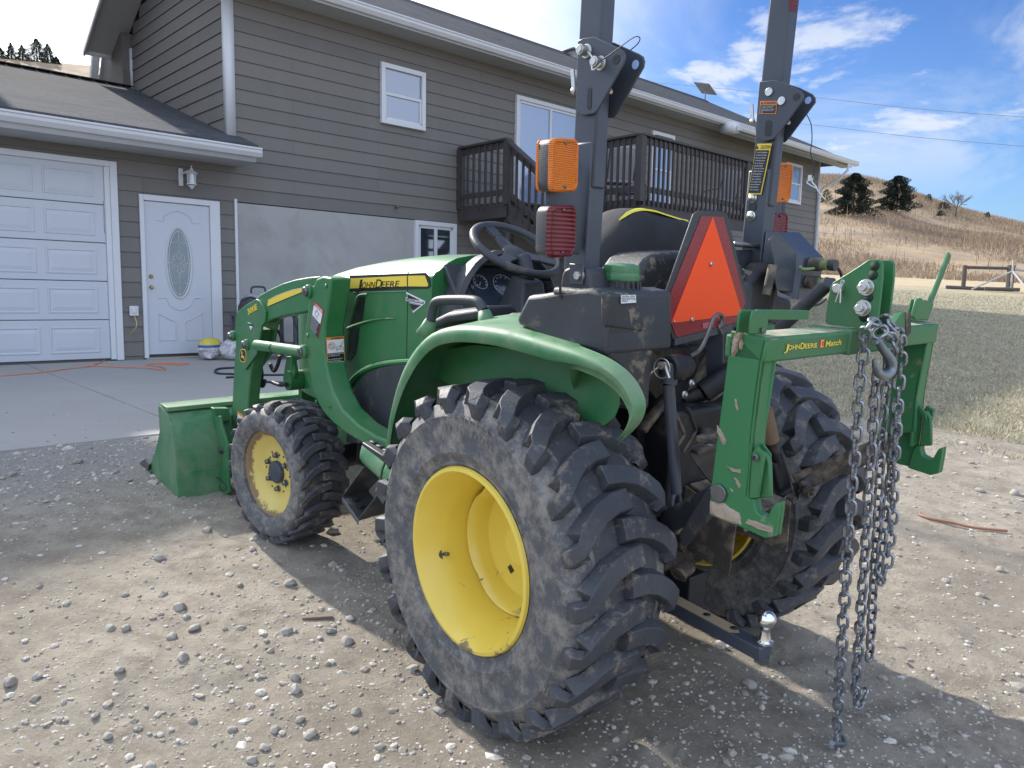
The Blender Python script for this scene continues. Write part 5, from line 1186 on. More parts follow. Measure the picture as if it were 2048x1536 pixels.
def shingle():
    s=NT('asphalt_shingle');br=s.N('ShaderNodeTexBrick');s.l(s.tc.outputs['Object'],br.inputs['Vector']);br.inputs['Scale'].default_value=1
    br.inputs['Brick Width'].default_value=.24;br.inputs['Row Height'].default_value=.125;br.inputs['Mortar Size'].default_value=.007;br.inputs['Color1'].default_value=(.055,.06,.068,1);br.inputs['Color2'].default_value=(.115,.12,.13,1);br.inputs['Mortar'].default_value=(.03,.032,.036,1);br.offset=.37;br.squash=1.6;br.squash_frequency=3
    c=s.mix(s.ramp(s.noise(3,8,.8),.35,.7),br.outputs[0],(.09,.092,.10));c=s.mix(s.math('MULTIPLY',s.noise(120,4,.8),.5),c,(.04,.042,.047));s.bump(br.outputs[1],-.6,.01);return s.set(c,1.0,0,**{'Specular IOR Level':.1})
M['shingle']=shingle()
def siding(u0,u1,z0,z1,n,name='siding_wall',side=None,step=.1948,zref=2.135,hole=None,mat='siding'):
    """lap siding; side: plane at u=side facing -u, u0..u1 are then depths"""
    b=MB();k0=math.floor((z0-zref)/step)
    z=zref+k0*step
    while z<z1-1e-4:
        a=max(z,z0);c=min(z+step,z1)
        if c-a>.004:
            fa=.014*(1-(a-z)/step);fc=.014*(1-(c-z)/step)
            if side is None: b.add([(u0,n-fa,a),(u1,n-fa,a),(u1,n-fc,c),(u0,n-fc,c),(u0,n+.05,a),(u1,n+.05,a),(u1,n+.05,c),(u0,n+.05,c)],[(0,1,2,3),(4,7,6,5),(0,4,5,1),(3,2,6,7),(0,3,7,4),(1,5,6,2)])
            else:
                zz=(a+c)/2;e=u1
                if hole: e=hole(c)
                if e>u0+.02: b.add([(side-fa,u0,a),(side-fa,e,a),(side-fc,e,c),(side-fc,u0,c),(side+.05,u0,a),(side+.05,e,a),(side+.05,e,c),(side+.05,u0,c)],[(0,1,2,3),(4,7,6,5),(0,4,5,1),(3,2,6,7),(0,3,7,4),(1,5,6,2)])
        z+=step
    return b
UE=19.15;RN=2.05;RZ=6.50;EZ=5.02
walls=siding(1.2,UE,2.135,EZ,0);w2=siding(5.28,UE,-.6,2.135,0.003);w3=siding(-.31,-.06,-.08,2.75,0);w4=siding(1.01,1.235,-.08,2.135,0);w5=siding(-.06,1.01,2.10,2.75,0);w6=siding(-6.8,-.31,2.47,2.75,0);w7=siding(1.01,1.2,2.135,2.75,0)
w8=siding(0,4.0,2.8,6.4,0,side=1.2,zref=2.135+.0,hole=lambda z:4.0 if z<5.05 else (min(4.0,RN+(6.45-z)/.56)))
for w in (w2,w3,w4,w5,w6,w7,w8):
    o=len(walls.v);walls.v+=w.v;walls.f+=[tuple(i+o for i in f) for f in w.f]
walls.build('wall',M['siding'],Hs,flat=True)
b=MB();b.box((1.25,.05,-.6),(UE-.02,7.9,EZ));b.box((-6.7,.05,-.2),(1.2,8.0,2.7));b.build('wall_core',M['siding'],Hs,flat=True)
b=MB();b.rings([[V((u,n,z)) for n,z in ((0.06,EZ-.1),(3.98,EZ-.1),(RN+.1,6.38),(RN-.1,6.38))] for u in (1.26,1.4)]);b.build('gable_core',M['siding'],Hs,flat=True)
b=MB();b.box((1.262,-.012,-.35),(5.285,.04,2.12));b.build('foundation_wall',M['concrete'],Hs,flat=True)
b=MB();b.box((1.225,-.03,-.10),(1.262,.02,2.17));b.build('corner_strip',M['trim'],Hs)
for k,u in enumerate((2.35,3.35,4.1)):
    pass
# right hand side wall and corner boards
b=MB();b.box((UE-.05,-.025,-.5),(UE+.025,.08,EZ));b.box((1.15,-.03,2.92),(1.27,.09,5.0));b.box((1.165,3.93,4.30),(1.215,4.02,5.05));b.build('corner_board',M['trim'],Hs)
b=MB();b.box((UE,.08,-.6),(UE+.01,4.0,EZ));b.build('end_wall',M['siding'],Hs)
# rear wing seen past the gable
b=MB();b.prism([(1.05,4.0,2.5),(1.05,5.6,2.5),(1.05,5.75,4.0),(1.05,5.15,5.15),(1.05,4.0,5.3)],(.2,0,0));b.build('rear_wing_wall',M['siding'],Hs)
b=MB();b.bar((.95,5.10,5.2),(.95,5.80,3.9),.12,.10);b.build('rear_wing_trim',M['trim'],Hs)
# roofs
def slab_roof(b,pts,th=.045): b.prism([V(p) for p in pts],(0,0,th))
UL=.62
b=MB();k=(RZ-5.08)/(RN+.5)
def rzf(n): return RZ-abs(n-RN)*k
slab_roof(b,[(UL,-.5,rzf(-.5)),(13.3,-.5,rzf(-.5)),(13.3,-.8,rzf(-.8)),(19.75,-.8,rzf(-.8)),(16.3,RN,RZ),(UL,RN,RZ)])
slab_roof(b,[(UL,RN,RZ),(16.3,RN,RZ),(19.75,4.6,rzf(4.6)),(UL,4.6,rzf(4.6))])
slab_roof(b,[(19.75,-.8,rzf(-.8)),(19.75,4.6,rzf(4.6)),(16.3,RN,RZ)])
RF=b.build('main_roof',M['shingle'],Hs,flat=True)
b=MB();gk=(4.35-2.80)/4.6
slab_roof(b,[(-7.2,-.6,2.80),(1.33,-.6,2.80),(1.33,-.03,2.80+gk*.57),(1.185,0,2.80+gk*.6),(1.185,4.0,4.35),(-7.2,4.0,4.35)]);slab_roof(b,[(-7.2,4.0,4.35),(1.185,4.0,4.35),(1.185,8.6,2.8),(-7.2,8.6,2.8)]);b.build('garage_roof',M['shingle'],Hs,flat=True)
b=MB()
for i in range(40): 
    u=-7.2+i*.21; 
    if u<1.1: b.box((u,3.9,4.37+.03),(u+.2,4.12,4.415))
for i in range(74):
    u=UL+i*.21;b.prism([(u,RN-.12,RZ-.01),(u+.205,RN-.12,RZ-.01),(u+.205,RN,RZ+.065),(u,RN,RZ+.065)],(0,.02,.02))
b.build('ridge_cap',M['shingle'],RF,flat=True)
b=MB();b.box((-8,1.6,2.9),(-1.5,6.4,5.45));b.rings([[V((u,n,z)) for n,z in ((1.6,5.45),(6.4,5.45),(4.0,6.55))] for u in (-8,-1.5)]);b.build('upper_storey',M['siding'],Hs,flat=True)
b=MB();slab_roof(b,[(-8.3,1.2,5.35),(-1.25,1.2,5.35),(-1.25,4.0,6.68),(-8.3,4.0,6.68)]);slab_roof(b,[(-8.3,4.0,6.68),(-1.25,4.0,6.68),(-1.25,6.8,5.35),(-8.3,6.8,5.35)]);b.build('upper_roof',M['shingle'],Hs,flat=True)
# soffits, fascia, gutters
b=MB();b.box((.7,-.46,EZ-.01),(UE+.4,.0,EZ+.01));b.box((13.3,-.76,EZ-.20),(UE+.5,-.46,EZ-.185));b.box((-7.1,-.56,2.62),(1.28,.0,2.64))
b.prism([(UL+.02,-.45,EZ),(UL+.02,RN,RZ-.05),(UL+.02,4.55,EZ-.0),(1.22,4.55,EZ),(1.22,RN,RZ-.05),(1.22,-.45,EZ)][:0] or [(UL+.02,RN,RZ-.06),(1.2,RN,RZ-.06),(1.2,4.58,rzf(4.58)-.06),(UL+.02,4.58,rzf(4.58)-.06)],(0,0,.02))
b.prism([(UL+.02,-.48,rzf(-.48)-.06),(1.2,-.48,rzf(-.48)-.06),(1.2,RN,RZ-.06),(UL+.02,RN,RZ-.06)],(0,0,.02));b.build('soffit',M['soffit'],Hs,flat=True)
b=MB();b.prism([(UL-.02,RN,RZ+.03),(UL-.02,4.62,rzf(4.62)+.03),(UL-.02,4.62,rzf(4.62)-.13),(UL-.02,RN,RZ-.13)],(.03,0,0));b.prism([(UL-.02,-.5,rzf(-.5)+.03),(UL-.02,RN,RZ+.03),(UL-.02,RN,RZ-.13),(UL-.02,-.5,rzf(-.5)-.13)],(.03,0,0));b.box((UL,4.58,rzf(4.6)-.12),(1.2,4.61,rzf(4.6)+.02))
b.box((.7,-.475,EZ-.02),(13.3,-.455,EZ+.07));b.box((13.0,-.78,EZ-.2),(13.3,-.45,EZ+.02));b.box((-7.1,-.58,2.62),(1.3,-.56,2.80));b.build('fascia',M['trim'],Hs)
def gutter(u0,u1,n,z):
    pr=[(0,0),(-.075,0),(-.115,.05),(-.12,.085),(-.135,.095),(-.135,.115),(-.125,.115),(-.118,.10),(-.105,.06),(-.07,.012),(-.01,.012),(-.01,.115),(0,.115)]
    b=MB();b.prism([V((u0,n+p,z+q)) for p,q in pr],(u1-u0,0,0));b.box((u0-.003,n-.12,z),(u0+.002,n,z+.11));b.box((u1-.002,n-.12,z),(u1+.003,n,z+.11));return b.build('gutter',M['trim'],Hs,ang=30)
gutter(.62,14.3,-.475,EZ+.0);gutter(13.15,19.75,-.79,EZ-.17);gutter(-7.2,1.33,-.58,2.68)
b=MB();z9=EZ-.19;b.tube([(19.2,-.84,z9+.02),(19.2,-.83,z9-.16),(19.14,-.60,z9-.42),(19.10,-.16,z9-.62),(19.09,-.08,z9-.80),(19.09,-.08,-.1)],.045,4);b.build('downspout',M['trim'],Hs,bevel=.01)
b=MB();b.box((10.25,RN-.20,RZ-.1),(10.62,RN+.1,RZ+.10));b.box((10.18,RN-.28,RZ+.10),(10.70,RN+.16,RZ+.14));b.build('roof_vent',plain('grey_vent',(.25,.25,.26),.5),RF,bevel=.015)
# windows
def window(u0,u1,z0,z1,kind,glass='glass',n=-.036):
    t=.075;b=MB()
    b.box((u0,n-.03,z0),(u0+t,n+.04,z1));b.box((u1-t,n-.03,z0),(u1,n+.04,z1));b.box((u0+t,n-.03,z1-t),(u1-t,n+.04,z1));b.box((u0+t,n-.03,z0),(u1-t,n+.04,z0+t))
    s=.035;a,c=u0+t,u1-t
    if kind=='hung':
        m=(z0+z1)/2;b.box((a,n-.012,m-.02),(c,n+.03,m+.025));b.box((a,n-.005,z0+t),(a+s,n+.03,m));b.box((c-s,n-.005,z0+t),(c,n+.03,m));b.box((a,n-.005,z0+t),(c,n+.03,z0+t+s))
    else:
        m=(u0+u1)/2;b.box((m-.03,n-.012,z0+t),(m+.03,n+.03,z1-t));
        for p,q in ((a,a+.05),(c-.05,c)): b.box((p,n-.006,z0+t),(q,n+.03,z1-t))
        b.box((a,n-.006,z1-t-.05),(c,n+.03,z1-t));b.box((a,n-.006,z0+t),(c,n+.03,z0+t+.05))
    W=b.build('window' if kind!='patio' else 'patio_door',M['trim'],Hs,bevel=.004)
    b=MB();b.box((a,n+.012,z0+t),(c,n+.016,z1-t));b.build('pane',M[glass],W,flat=True)
    return W
M['glass_grey']=glassm('window_glass_sky',(.20,.23,.31),.08)
window(3.68,4.56,3.61,4.555,'hung','glass_grey');window(6.67,8.55,2.5,4.60,'patio','glass_blue');window(10.88,11.72,2.95,4.61,'hung','glass_blue');window(17.1,18.0,3.63,4.73,'hung','glass_blue')
window(4.35,5.25,1.15,2.122,'slide','glass',-.040)
b=MB();b.prism([(4.86,-.026,1.24),(5.16,-.026,1.24),(5.16,-.026,1.80),(4.86,-.026,1.42)],(0,.002,0));b.build('curtain',plain('pale_curtain',(.3,.31,.3),.8),Hs)
# front door
b=MB();b.box((-.055,-.035,-.04),(.0,.03,2.11));b.box((.87,-.035,-.04),(1.01,.03,2.11));b.box((0,-.035,2.035),(.87,.03,2.11));b.box((.885,-.02,0),(.90,.04,2.03));DF=b.build('door_frame',M['trim'],Hs,bevel=.005)
M['door']=plain('white_door_paint',(.50,.52,.56),.42,var=.03,vs=2)
b=MB();b.box((.004,-.006,.005),(.868,.04,2.03));DR=b.build('front_door',M['door'],Hs,bevel=.003)
dc=V((.435,-.006,1.235))
b=MB()
def oval_ring(b,ru,rz,r,c=dc,k=40,y=-.004): b.tube([c+V((ru*math.cos(t),y,rz*math.sin(t))) for t in [2*PI*i/k for i in range(k+1)]],r,6)
oval_ring(b,.172,.475,.012)
def lf(pts,r=.006): b.tube([V((u,-.009,z)) for u,z in pts],r,6,sm=4)
lf([(.15,1.79),(.24,1.785),(.27,1.86),(.435,1.93),(.60,1.86),(.63,1.785),(.72,1.79)])
lf([(.15,.76),(.25,.76),(.30,.66),(.435,.60),(.57,.66),(.62,.76),(.72,.76)])
for s in (-1,1):
    c=.435;pts=[(c+s*.29,.555),(c+s*.29,.19),(c+s*.07,.19),(c+s*.07,.44),(c+s*.18,.49),(c+s*.29,.555)]
    for p,q in zip(pts,pts[1:]): b.tube([V((p[0],-.009,p[1])),V((q[0],-.009,q[1]))],.006,6)
b.build('door_moulding',M['door'],DR)
s=NT('leaded_glass');c=s.mix(s.noise(2.2,3),(.10,.13,.14),(.30,.35,.36));s.bump(s.noise(90,3),.2,.003);M['lead_glass']=s.set(c,.15,0)
b=MB();b.prism([dc+V((.160*math.cos(t),-.002,.46*math.sin(t))) for t in [2*PI*i/36 for i in range(36)]],(0,-.003,0));OG=b.build('oval_glass',M['lead_glass'],DR,flat=True)
b=MB();oval_ring(b,.135,.425,.004,y=-.008);oval_ring(b,.158,.458,.004,y=-.008)
def ln(*pts): b.tube([dc+V((u,-.009,z)) for u,z in pts],.0028,5)
ln((0,.45),(0,.30));ln((0,.24),(0,.13));ln((0,-.13),(0,-.24));ln((0,-.30),(0,-.45));ln((-.155,0),(-.09,0));ln((.09,0),(.155,0))
for cz in (.27,-.27): ln((0,cz+.03),(.022,cz),(0,cz-.03),(-.022,cz),(0,cz+.03));ln((-.11,cz),(-.022,cz));ln((.022,cz),(.11,cz))
for ph in (0,PI/2):
    pts=[];
    for i in range(33):
        t=2*PI*i/32;r=.085*abs(math.cos(2*t+ph))**.6+.012;pts.append((r*math.cos(t)*.95,r*math.sin(t)*1.5))
    ln(*pts)
b.build('lead_strips',plain('lead_strip',(.6,.62,.62),.4),OG)
b=MB()
for z in (1.045,.905):
    p=V((.065,-.006,z));b.lathe([(.028,0),(.028,-.006),(.014,-.012),(.012,-.02)] ,p,(0,1,0),18);b.ball(p+V((0,-.032,0)),.021 if z<1 else .013,14)
b.build('door_knob',plain('brass',(.62,.46,.20),.25,1),DR)
b=MB();b.box((-.04,-.09,-.055),(.92,0,-.035));b.build('door_sill',M['slab'],Hs)
# garage door
b=MB();b.box((-.395,-.03,-.05),(-.31,.03,2.48));b.box((-6.2,-.03,2.41),(-.395,.03,2.48));b.box((-.46,-.012,-.04),(-.395,.05,2.41));b.build('garage_frame',M['trim'],Hs,bevel=.004)
b=MB();zs=[-.03,.475,.965,1.45,1.93,2.42]
for z0,z1 in zip(zs,zs[1:]): b.box((-5.4,.012,z0+.004),(-.46,.05,z1-.004))
GD=b.build('garage_door',M['door'],Hs,bevel=.006)
b=MB()
for z0,z1 in zip(zs,zs[1:]):
    for k in range(7):
        u1=-.585-k*.665;u0=u1-.565;a,c=z0+.085,z1-.085
        ring=lambda i,y:[V((u0+i,y,a+i)),V((u1-i,y,a+i)),V((u1-i,y,c-i)),V((u0+i,y,c-i))]
        b.rings([ring(0,.012),ring(.004,.004),ring(.018,.003),ring(.03,.011),ring(.075,.004)])
b.build('door_panels',M['door'],GD,flat=True)
b=MB();b.box((-.475,-.005,1.58),(-.435,.012,1.98));b.build('garage_hinge',plain('grey_hinge',(.35,.35,.35),.5,.5),GD,bevel=.003)
# wall lamp, outlet, tap
lp=V((.52,0,2.33));b=MB()
b.box((lp.x-.06,-.03,2.27),(lp.x+.00,-.012,2.50));WL=b.build('wall_lamp',M['trim'],Hs,bevel=.004)
b=MB();q=V((lp.x+.06,-.16,2.30));b.tube([V((lp.x-.02,-.03,2.42)),V((lp.x+.01,-.10,2.45)),q+V((0,0,.17))],.012,8,sm=3)
b.lathe([(.0,.235),(.012,.22),(.006,.205),(.02,.19),(.022,.17),(.05,.155),(.085,.13),(.075,.122),(.0,.122)],q,(0,0,1),18);b.lathe([(0,-.02),(.07,-.02),(.065,-.005),(.0,-.005)],q,(0,0,1),18);b.lathe([(0,-.02),(.05,-.03),(.02,-.06),(.008,-.075),(0,-.08)],q,(0,0,1),14)
for k in range(6): t=2*PI*k/6;b.bar(q+V((math.cos(t)*.052,math.sin(t)*.052,-.005)),q+V((math.cos(t)*.058,math.sin(t)*.058,.125)),.006)
b.build('lamp_cage',M['trim'],WL)
b=MB();b.cyl(q+V((0,0,-.004)),q+V((0,0,.12)),.046,14);b.build('lamp_glass',glassm('frosted_glass',(.5,.53,.55),.3),WL)
b=MB();b.box((-.225,-.04,.525),(-.115,-.012,.655));b.box((-.205,-.055,.56),(-.15,-.04,.63));b.build('outlet_box',M['trim'],Hs,bevel=.006)
b=MB();q=V((3.98,-.014,2.30));b.cyl(q,q+V((0,-.05,0)),.016,10);b.ball(q+V((0,-.06,-.0)),.028,10);b.build('garden_tap',plain('tap_grey',(.16,.14,.13),.5,.6),Hs)
# ---- satellite dish
dish=thing('satellite_dish','flat white rectangular satellite dish on a short pole at the roof ridge end','satellite dish',M4=HM@Matrix.Translation((16.1,RN,RZ)))
b=MB();b.cyl((0,0,-.05),(0,0,.36),.02,8);b.build('mast_pole',M['gunmetal'],dish)
b=MB();b.prism([(-.40,.14,.50),(-.12,-.20,.44),(.40,-.14,.24),(.12,.20,.30)],(0,0,.02));b.build('dish_panel',plain('dish_grey',(.42,.42,.42),.5),dish)
# ================================================================== DECK
deck=thing('deck','dark brown raised timber deck with baluster railing and stairs on the house wall','deck',M4=HM)
Dk=deck;M['deck']=plain('dark_brown_stain',(.050,.043,.042),.6,var=.25,vs=4,bump=.2,bs=12)
DZ=2.47;RT=3.46;DX0=6.64;DX1=11.3;DN=-3.0
b=MB();
n_=0
y=-.03
while y>DN+.14: b.box((DX0,y-.135,DZ-.035),(DX1,y,DZ));y-=.14
y=-.03
while y>-1.31: b.box((5.34,y-.135,DZ-.075),(DX0,y,DZ-.04));y-=.14
b.build('deck_boards',M['deck'],Dk,flat=True)
b=MB();b.box((DX0,DN,DZ-.30),(DX1,DN+.04,DZ-.036));b.box((DX0,DN,DZ-.30),(DX0+.04,-.02,DZ-.036));b.box((5.30,-1.34,DZ-.30),(6.64,-1.30,DZ-.076));b.box((5.30,-1.34,DZ-.30),(5.34,-.02,DZ-.076));b.box((DX0+.1,-.3,DZ-.28),(DX1,-.26,DZ-.04));b.box((DX0+.1,-1.5,DZ-.28),(DX1,-1.46,DZ-.04));b.build('deck_rim',M['deck'],Dk)
b=MB()
for u in (DX0+.06,9.2,DX1-.06): b.box((u-.07,DN+.05,-.5),(u+.07,DN+.19,DZ-.3))
b.box((5.34,-1.30,-.5),(5.46,-1.18,DZ-.3));b.build('deck_post',M['deck'],Dk)
def rail(p,q,zf0,zf1,h=1.0,posts=(0,1),nb=None):
    p=V(p);q=V(q);L_=(q-p).length;d=(q-p).normalized()
    f0=V((p.x,p.y,zf0));f1=V((q.x,q.y,zf1));up=V((0,0,1))
    b=MB();b.bar(f0+up*h,f1+up*h,.14,.038);b.bar(f0+up*(h-.085),f1+up*(h-.085),.04,.09);b.bar(f0+up*.16,f1+up*.16,.04,.09);RL=b.build('railing',M['deck'],Dk,bevel=.003)
    for t in posts:
        c=f0.lerp(f1,t);m=MB();m.box(c+V((-.055,-.055,-.05 if zf0==zf1 else -.3)),c+V((.055,.055,h-.02)));m.build('rail_post',M['deck'],RL)
    nb=nb or int(L_/.125)
    out=d.cross(up).normalized()*.028
    for i in range(nb):
        t=(i+.5)/nb;c=f0.lerp(f1,t);m=MB();m.box(c+out+V((-.017,-.017,-.10)),c+out+V((.017,.017,h-.035)));m.build('baluster',M['deck'],RL,flat=True)
    return RL
rail((5.33,-.06,0),(5.33,-1.30,0),DZ-.04,DZ-.04,1.0,(0,1),8)
rail((DX0,-1.35,0),(DX0,DN,0),DZ,DZ,1.0,(0,1),13)
rail((DX0,DN,0),(9.9,DN,0),DZ,DZ,1.0,(1,),25);rail((9.9,DN,0),(DX1,DN,0),DZ,DZ,1.0,(1,),11)
sz0,sz1=DZ-.04,-.15;sn0,sn1=-1.30,-4.6
rail((5.33,sn0,0),(5.33,sn1,0),sz0-.02,sz1+.15,.98,(1,),22)
b=MB();b.prism([(5.30,sn0,sz0),(5.30,sn0,sz0-.3),(5.30,sn1,sz1-.2),(5.30,sn1,sz1+.15)],(.04,0,0));b.prism([(6.5,sn0,sz0),(6.5,sn0,sz0-.3),(6.5,sn1,sz1-.2),(6.5,sn1,sz1+.15)],(.04,0,0))
for i in range(12):
    t=i/12;b.box((5.34,sn0+(sn1-sn0)*t-.28,sz0+(sz1-sz0)*(t+1/12)-.02),(6.5,sn0+(sn1-sn0)*t,sz0+(sz1-sz0)*(t+1/12)+.02))
b.build('stairs',M['deck'],Dk)
# patio chairs on the deck
def patio_chair(u,n,rot,label):
    c=thing('patio_chair',label,'chair','patio chairs on the deck',M4=HM@Matrix.Translation((u,n,DZ))@Matrix.Rotation(rot,4,'Z'))
    b=MB()
    for s in (-1,1):
        b.tube([(s*.27,-.28,0),(s*.27,-.26,.42),(s*.28,.20,.44),(s*.27,.32,.02)],.013,6,sm=2);b.tube([(s*.28,-.27,.40),(s*.28,-.24,.62),(s*.28,.22,.64)],.013,6,sm=2);b.tube([(s*.25,.15,.42),(s*.25,.34,.98)],.013,6)
    b.build('frame',M['black_paint'],c)
    b=MB();b.prism([(-.25,-.25,.42),(.25,-.25,.42),(.25,.2,.40),(-.25,.2,.40)],(0,0,.05));b.build('seat',plain_cush,c,bevel=.02)
    b=MB();b.prism([(-.24,.17,.44),(.24,.17,.44),(.24,.36,1.0),(-.24,.36,1.0)],(0,-.05,.015));b.build('backrest',plain_cush,c,bevel=.02)
plain_cush=plain('grey_cushion',(.30,.30,.31),.8)
patio_chair(7.4,-1.9,2.6,'patio chair with grey cushions nearest the corner post of the deck')
patio_chair(8.6,-1.2,1.9,'patio chair with grey cushions in front of the second window on the deck')
patio_chair(10.8,-1.9,2.9,'patio chair with grey cushions behind the middle of the deck railing')
patio_chair(12.2,-1.7,-2.6,'patio chair with grey cushions at the far end of the deck railing')
# ================================================================== THINGS ON THE SLAB
def hp_(px,py,off=0.0):
    r=ray(px,py);t=(HN.dot(HO-EYE)+off)/HN.dot(r);P=EYE+r*t-HO;return V((P.dot(HU),off,P.z))
def slabp(px,py):
    r=ray(px,py);t=5.0
    for _ in range(40):
        P=EYE+r*t;a=ab(P.x,P.y)[0];t+=(P.z-slab_z(a))/(-r.z)*.8
    return P
# extension cord
cordy=thing('extension_cord','orange and yellow extension cord running from the outlet across the concrete','cord')
o0=HM@V((-.175,-.05,.52));g=[slabp(x,y)+V((0,0,.007)) for x,y in [(219,716),(205,724),(190,730),(172,735)]]
b=MB();b.tube([o0,HM@V((-.18,-.12,.38)),o0.lerp(g[0],.5)+V((0,0,-.07)),g[0]],.006,6,sm=5);b.build('yellow_cord',plain('yellow_cord',(.55,.45,.14),.6),cordy)
b=MB();b.tube([g[0]]+g+[slabp(x,y)+V((0,0,.007)) for x,y in [(140,738),(100,744),(50,749),(0,753),(-60,757)]],.006,6,sm=4)
b.tube([slabp(x,y)+V((0,0,.012)) for x,y in [(172,734),(200,734),(240,736),(275,737),(292,737),(320,741),(330,740),(322,735),(300,733),(292,732),(305,729),(330,729),(355,731),(372,730),(374,728),(350,728),(318,727)]],.007,6,sm=4);b.build('orange_cord',plain('orange_cord',(.62,.20,.10),.6),cordy)
# hose on the slab
b=MB();hose=[slabp(x,y)+V((0,0,.012)) for x,y in [(480,737),(455,738),(436,740),(430,745),(438,749),(460,750),(490,751),(540,752),(600,751)]];b.tube(hose,.013,8,sm=4);b.tube([slabp(x,y)+V((0,0,.012)) for x,y in [(452,757),(475,757),(520,765),(600,768),(650,762)]],.012,8,sm=4);o=b.build('garden_hose',M['wire'],None);tag(o,'black rubber hose lying in loops on the concrete behind the loader','hose')
# bags
def bag(name,label,cu,cn,w,d,h,rot,cols,writing=None):
    base=HM@V((cu,cn,slab_z(AO+cn)-HO.z));t=thing(name,label,'bag','plastic bags beside the door',M4=Matrix.Translation(base)@Matrix.Rotation(math.atan2(HU.y,HU.x)+rot,4,'Z'))
    b=MB();rs=[];N_=22;rnd=random.Random(len(label))
    for k in range(13):
        q=k/12;wx=w/2*(1-.10*abs(2*q-1)**4);ring=[]
        for i in range(N_):
            a=2*PI*i/N_;x=(q-.5)*w;e=max(.10,1-abs(2*q-1)**3.2)
            yy=math.copysign(abs(math.cos(a))**.8,math.cos(a))*d/2*e;zz=h/2+math.copysign(abs(math.sin(a))**.9,math.sin(a))*h/2*e
            nn=noise.noise(V((x*14,yy*14,zz*14+len(label))))*.022+noise.noise(V((x*40,yy*40,zz*40)))*.008
            ring.append(V((x+nn,yy+nn,max(.004,zz+nn))))
        rs.append(ring)
    b.rings(rs);m=NT(name+'_film'+str(len(label)));xyz=m.sep();c=m.mix(m.ramp(m.noise(13,7,.7,dist=1.5),.48,.6),(.58,.58,.60),(.34,.33,.33))
    for ax,lo,hi,col in cols:
        f=m.math('MULTIPLY',m.math('GREATER_THAN',xyz[ax],lo),m.math('LESS_THAN',xyz[ax],hi));c=m.mix(f,c,col)
    m.bump(m.noise(22,7,.7,dist=1),.7,.02);m.set(c,.35,0);b.build('film',m.m,t);
    if writing: writing(t)
    return t
def catw(t):
    b=MB();vs,fs,W,H_=fmesh('CAT',.02)
    b.add([V((.09-p.x*.06,-.150,.17-p.y*.07)) for p in vs],fs);b.build('lettering',plain('red_print',(.45,.05,.06),.5),t,flat=True)
bag('pet_food_bag','white blue and yellow plastic bag with a car picture leaning at the door frame',.66,-.42,.36,.26,.30,.25,[(2,.17,.205,(.02,.09,.30)),(2,.205,.40,(.62,.50,.07))])
bag('pet_food_bag','crumpled white plastic bag with red CAT lettering, next to the black washer leg',.90,-.58,.36,.28,.28,-.1,[],catw)
# pressure washer on a dark cart
PWb=HM@V((1.30,-.72,slab_z(AO-.72)-HO.z))
pw=thing('pressure_washer','black and grey pressure washer standing on a dark frame behind the loader arm','pressure washer',M4=Matrix.Translation(PWb)@Matrix.Rotation(math.atan2(HU.y,HU.x),4,'Z'))
b=MB()
for x in (-.36,.36):
    for y in (-.2,.2): b.box((x-.022,y-.022,0),(x+.022,y+.022,  .62))
b.box((-.40,-.25,.60),(.42,.25,.64));b.box((-.30,-.2,.2),(.42,.2,.23));b.build('cart_frame',M['black_paint'],pw,bevel=.004)
b=MB();b.rings([oval(-.32,.14,-.16,.16,.64),oval(-.34,.16,-.17,.17,.72),oval(-.30,.12,-.14,.14,.83),oval(-.22,.04,-.1,.1,.87)]);b.build('engine_block',M['black_plastic'],pw,bevel=.01)
b=MB();b.rings([oval(-.26,.08,-.12,.12,.835),oval(-.26,.08,-.12,.12,.89),oval(-.22,.04,-.09,.09,.91)]);b.build('engine_cover',plain('grey_cover',(.28,.30,.33),.3),pw)
b=MB();b.tube([(-.18,0,.90),(-.17,0,.98),(-.12,0,1.0),(-.02,0,1.0),(.02,0,.98),(.03,0,.90)],.014,8,sm=3);b.build('carry_handle',M['black_plastic'],pw)
b=MB();b.tube([(-.1,-.18,.80),(-.28,-.2,.86),(-.42,-.2,.78),(-.46,-.2,.55),(-.40,-.2,.36)],.010,8,sm=5);b.tube([(.3,-.25,.6),(.4,-.3,.3),(.6,-.3,.1),(.9,-.3,.02)],.012,8,sm=4);b.build('high_pressure_hose',M['wire'],pw)
b=MB();b.rings([oval(.50,.80,-.2,.2,.02),oval(.50,.80,-.22,.22,.3),oval(.52,.78,-.18,.18,.55),oval(.6,.7,-.08,.08,.62)]);b.build('canister',M['black_plastic'],pw)
# ================================================================== GRAVEL, ROCKS, GRASS
def ghit(px,py,tmax=400):
    r=ray(px,py);t=1.0
    while t<tmax:
        P=EYE+r*t
        if P.z<gz(P.x,P.y):
            lo,hi=t-max(.05,t*.02),t
            for _ in range(14):
                m=(lo+hi)/2;P=EYE+r*m
                if P.z<gz(P.x,P.y): hi=m
                else: lo=m
            return EYE+r*hi
        t+=max(.05,t*.02)
    return EYE+r*tmax
def onlawn(x,y): return x>1.4 and y+.55*x>8.2
def onslab(x,y):
    a,b=ab(x,y);return a>AO+SLABN-.02 and b<12
ICO=bmesh.new();bmesh.ops.create_icosphere(ICO,subdivisions=1,radius=1);IV=[v.co.copy() for v in ICO.verts];IF=[tuple(v.index for v in f.verts) for f in ICO.faces]
OCV=[V((1,0,0)),V((.3,.9,0)),V((-.7,.6,.1)),V((-.9,-.4,0)),V((0,-1,0)),V((.8,-.6,.05)),V((.1,.1,.8)),V((-.3,-.2,.7))]
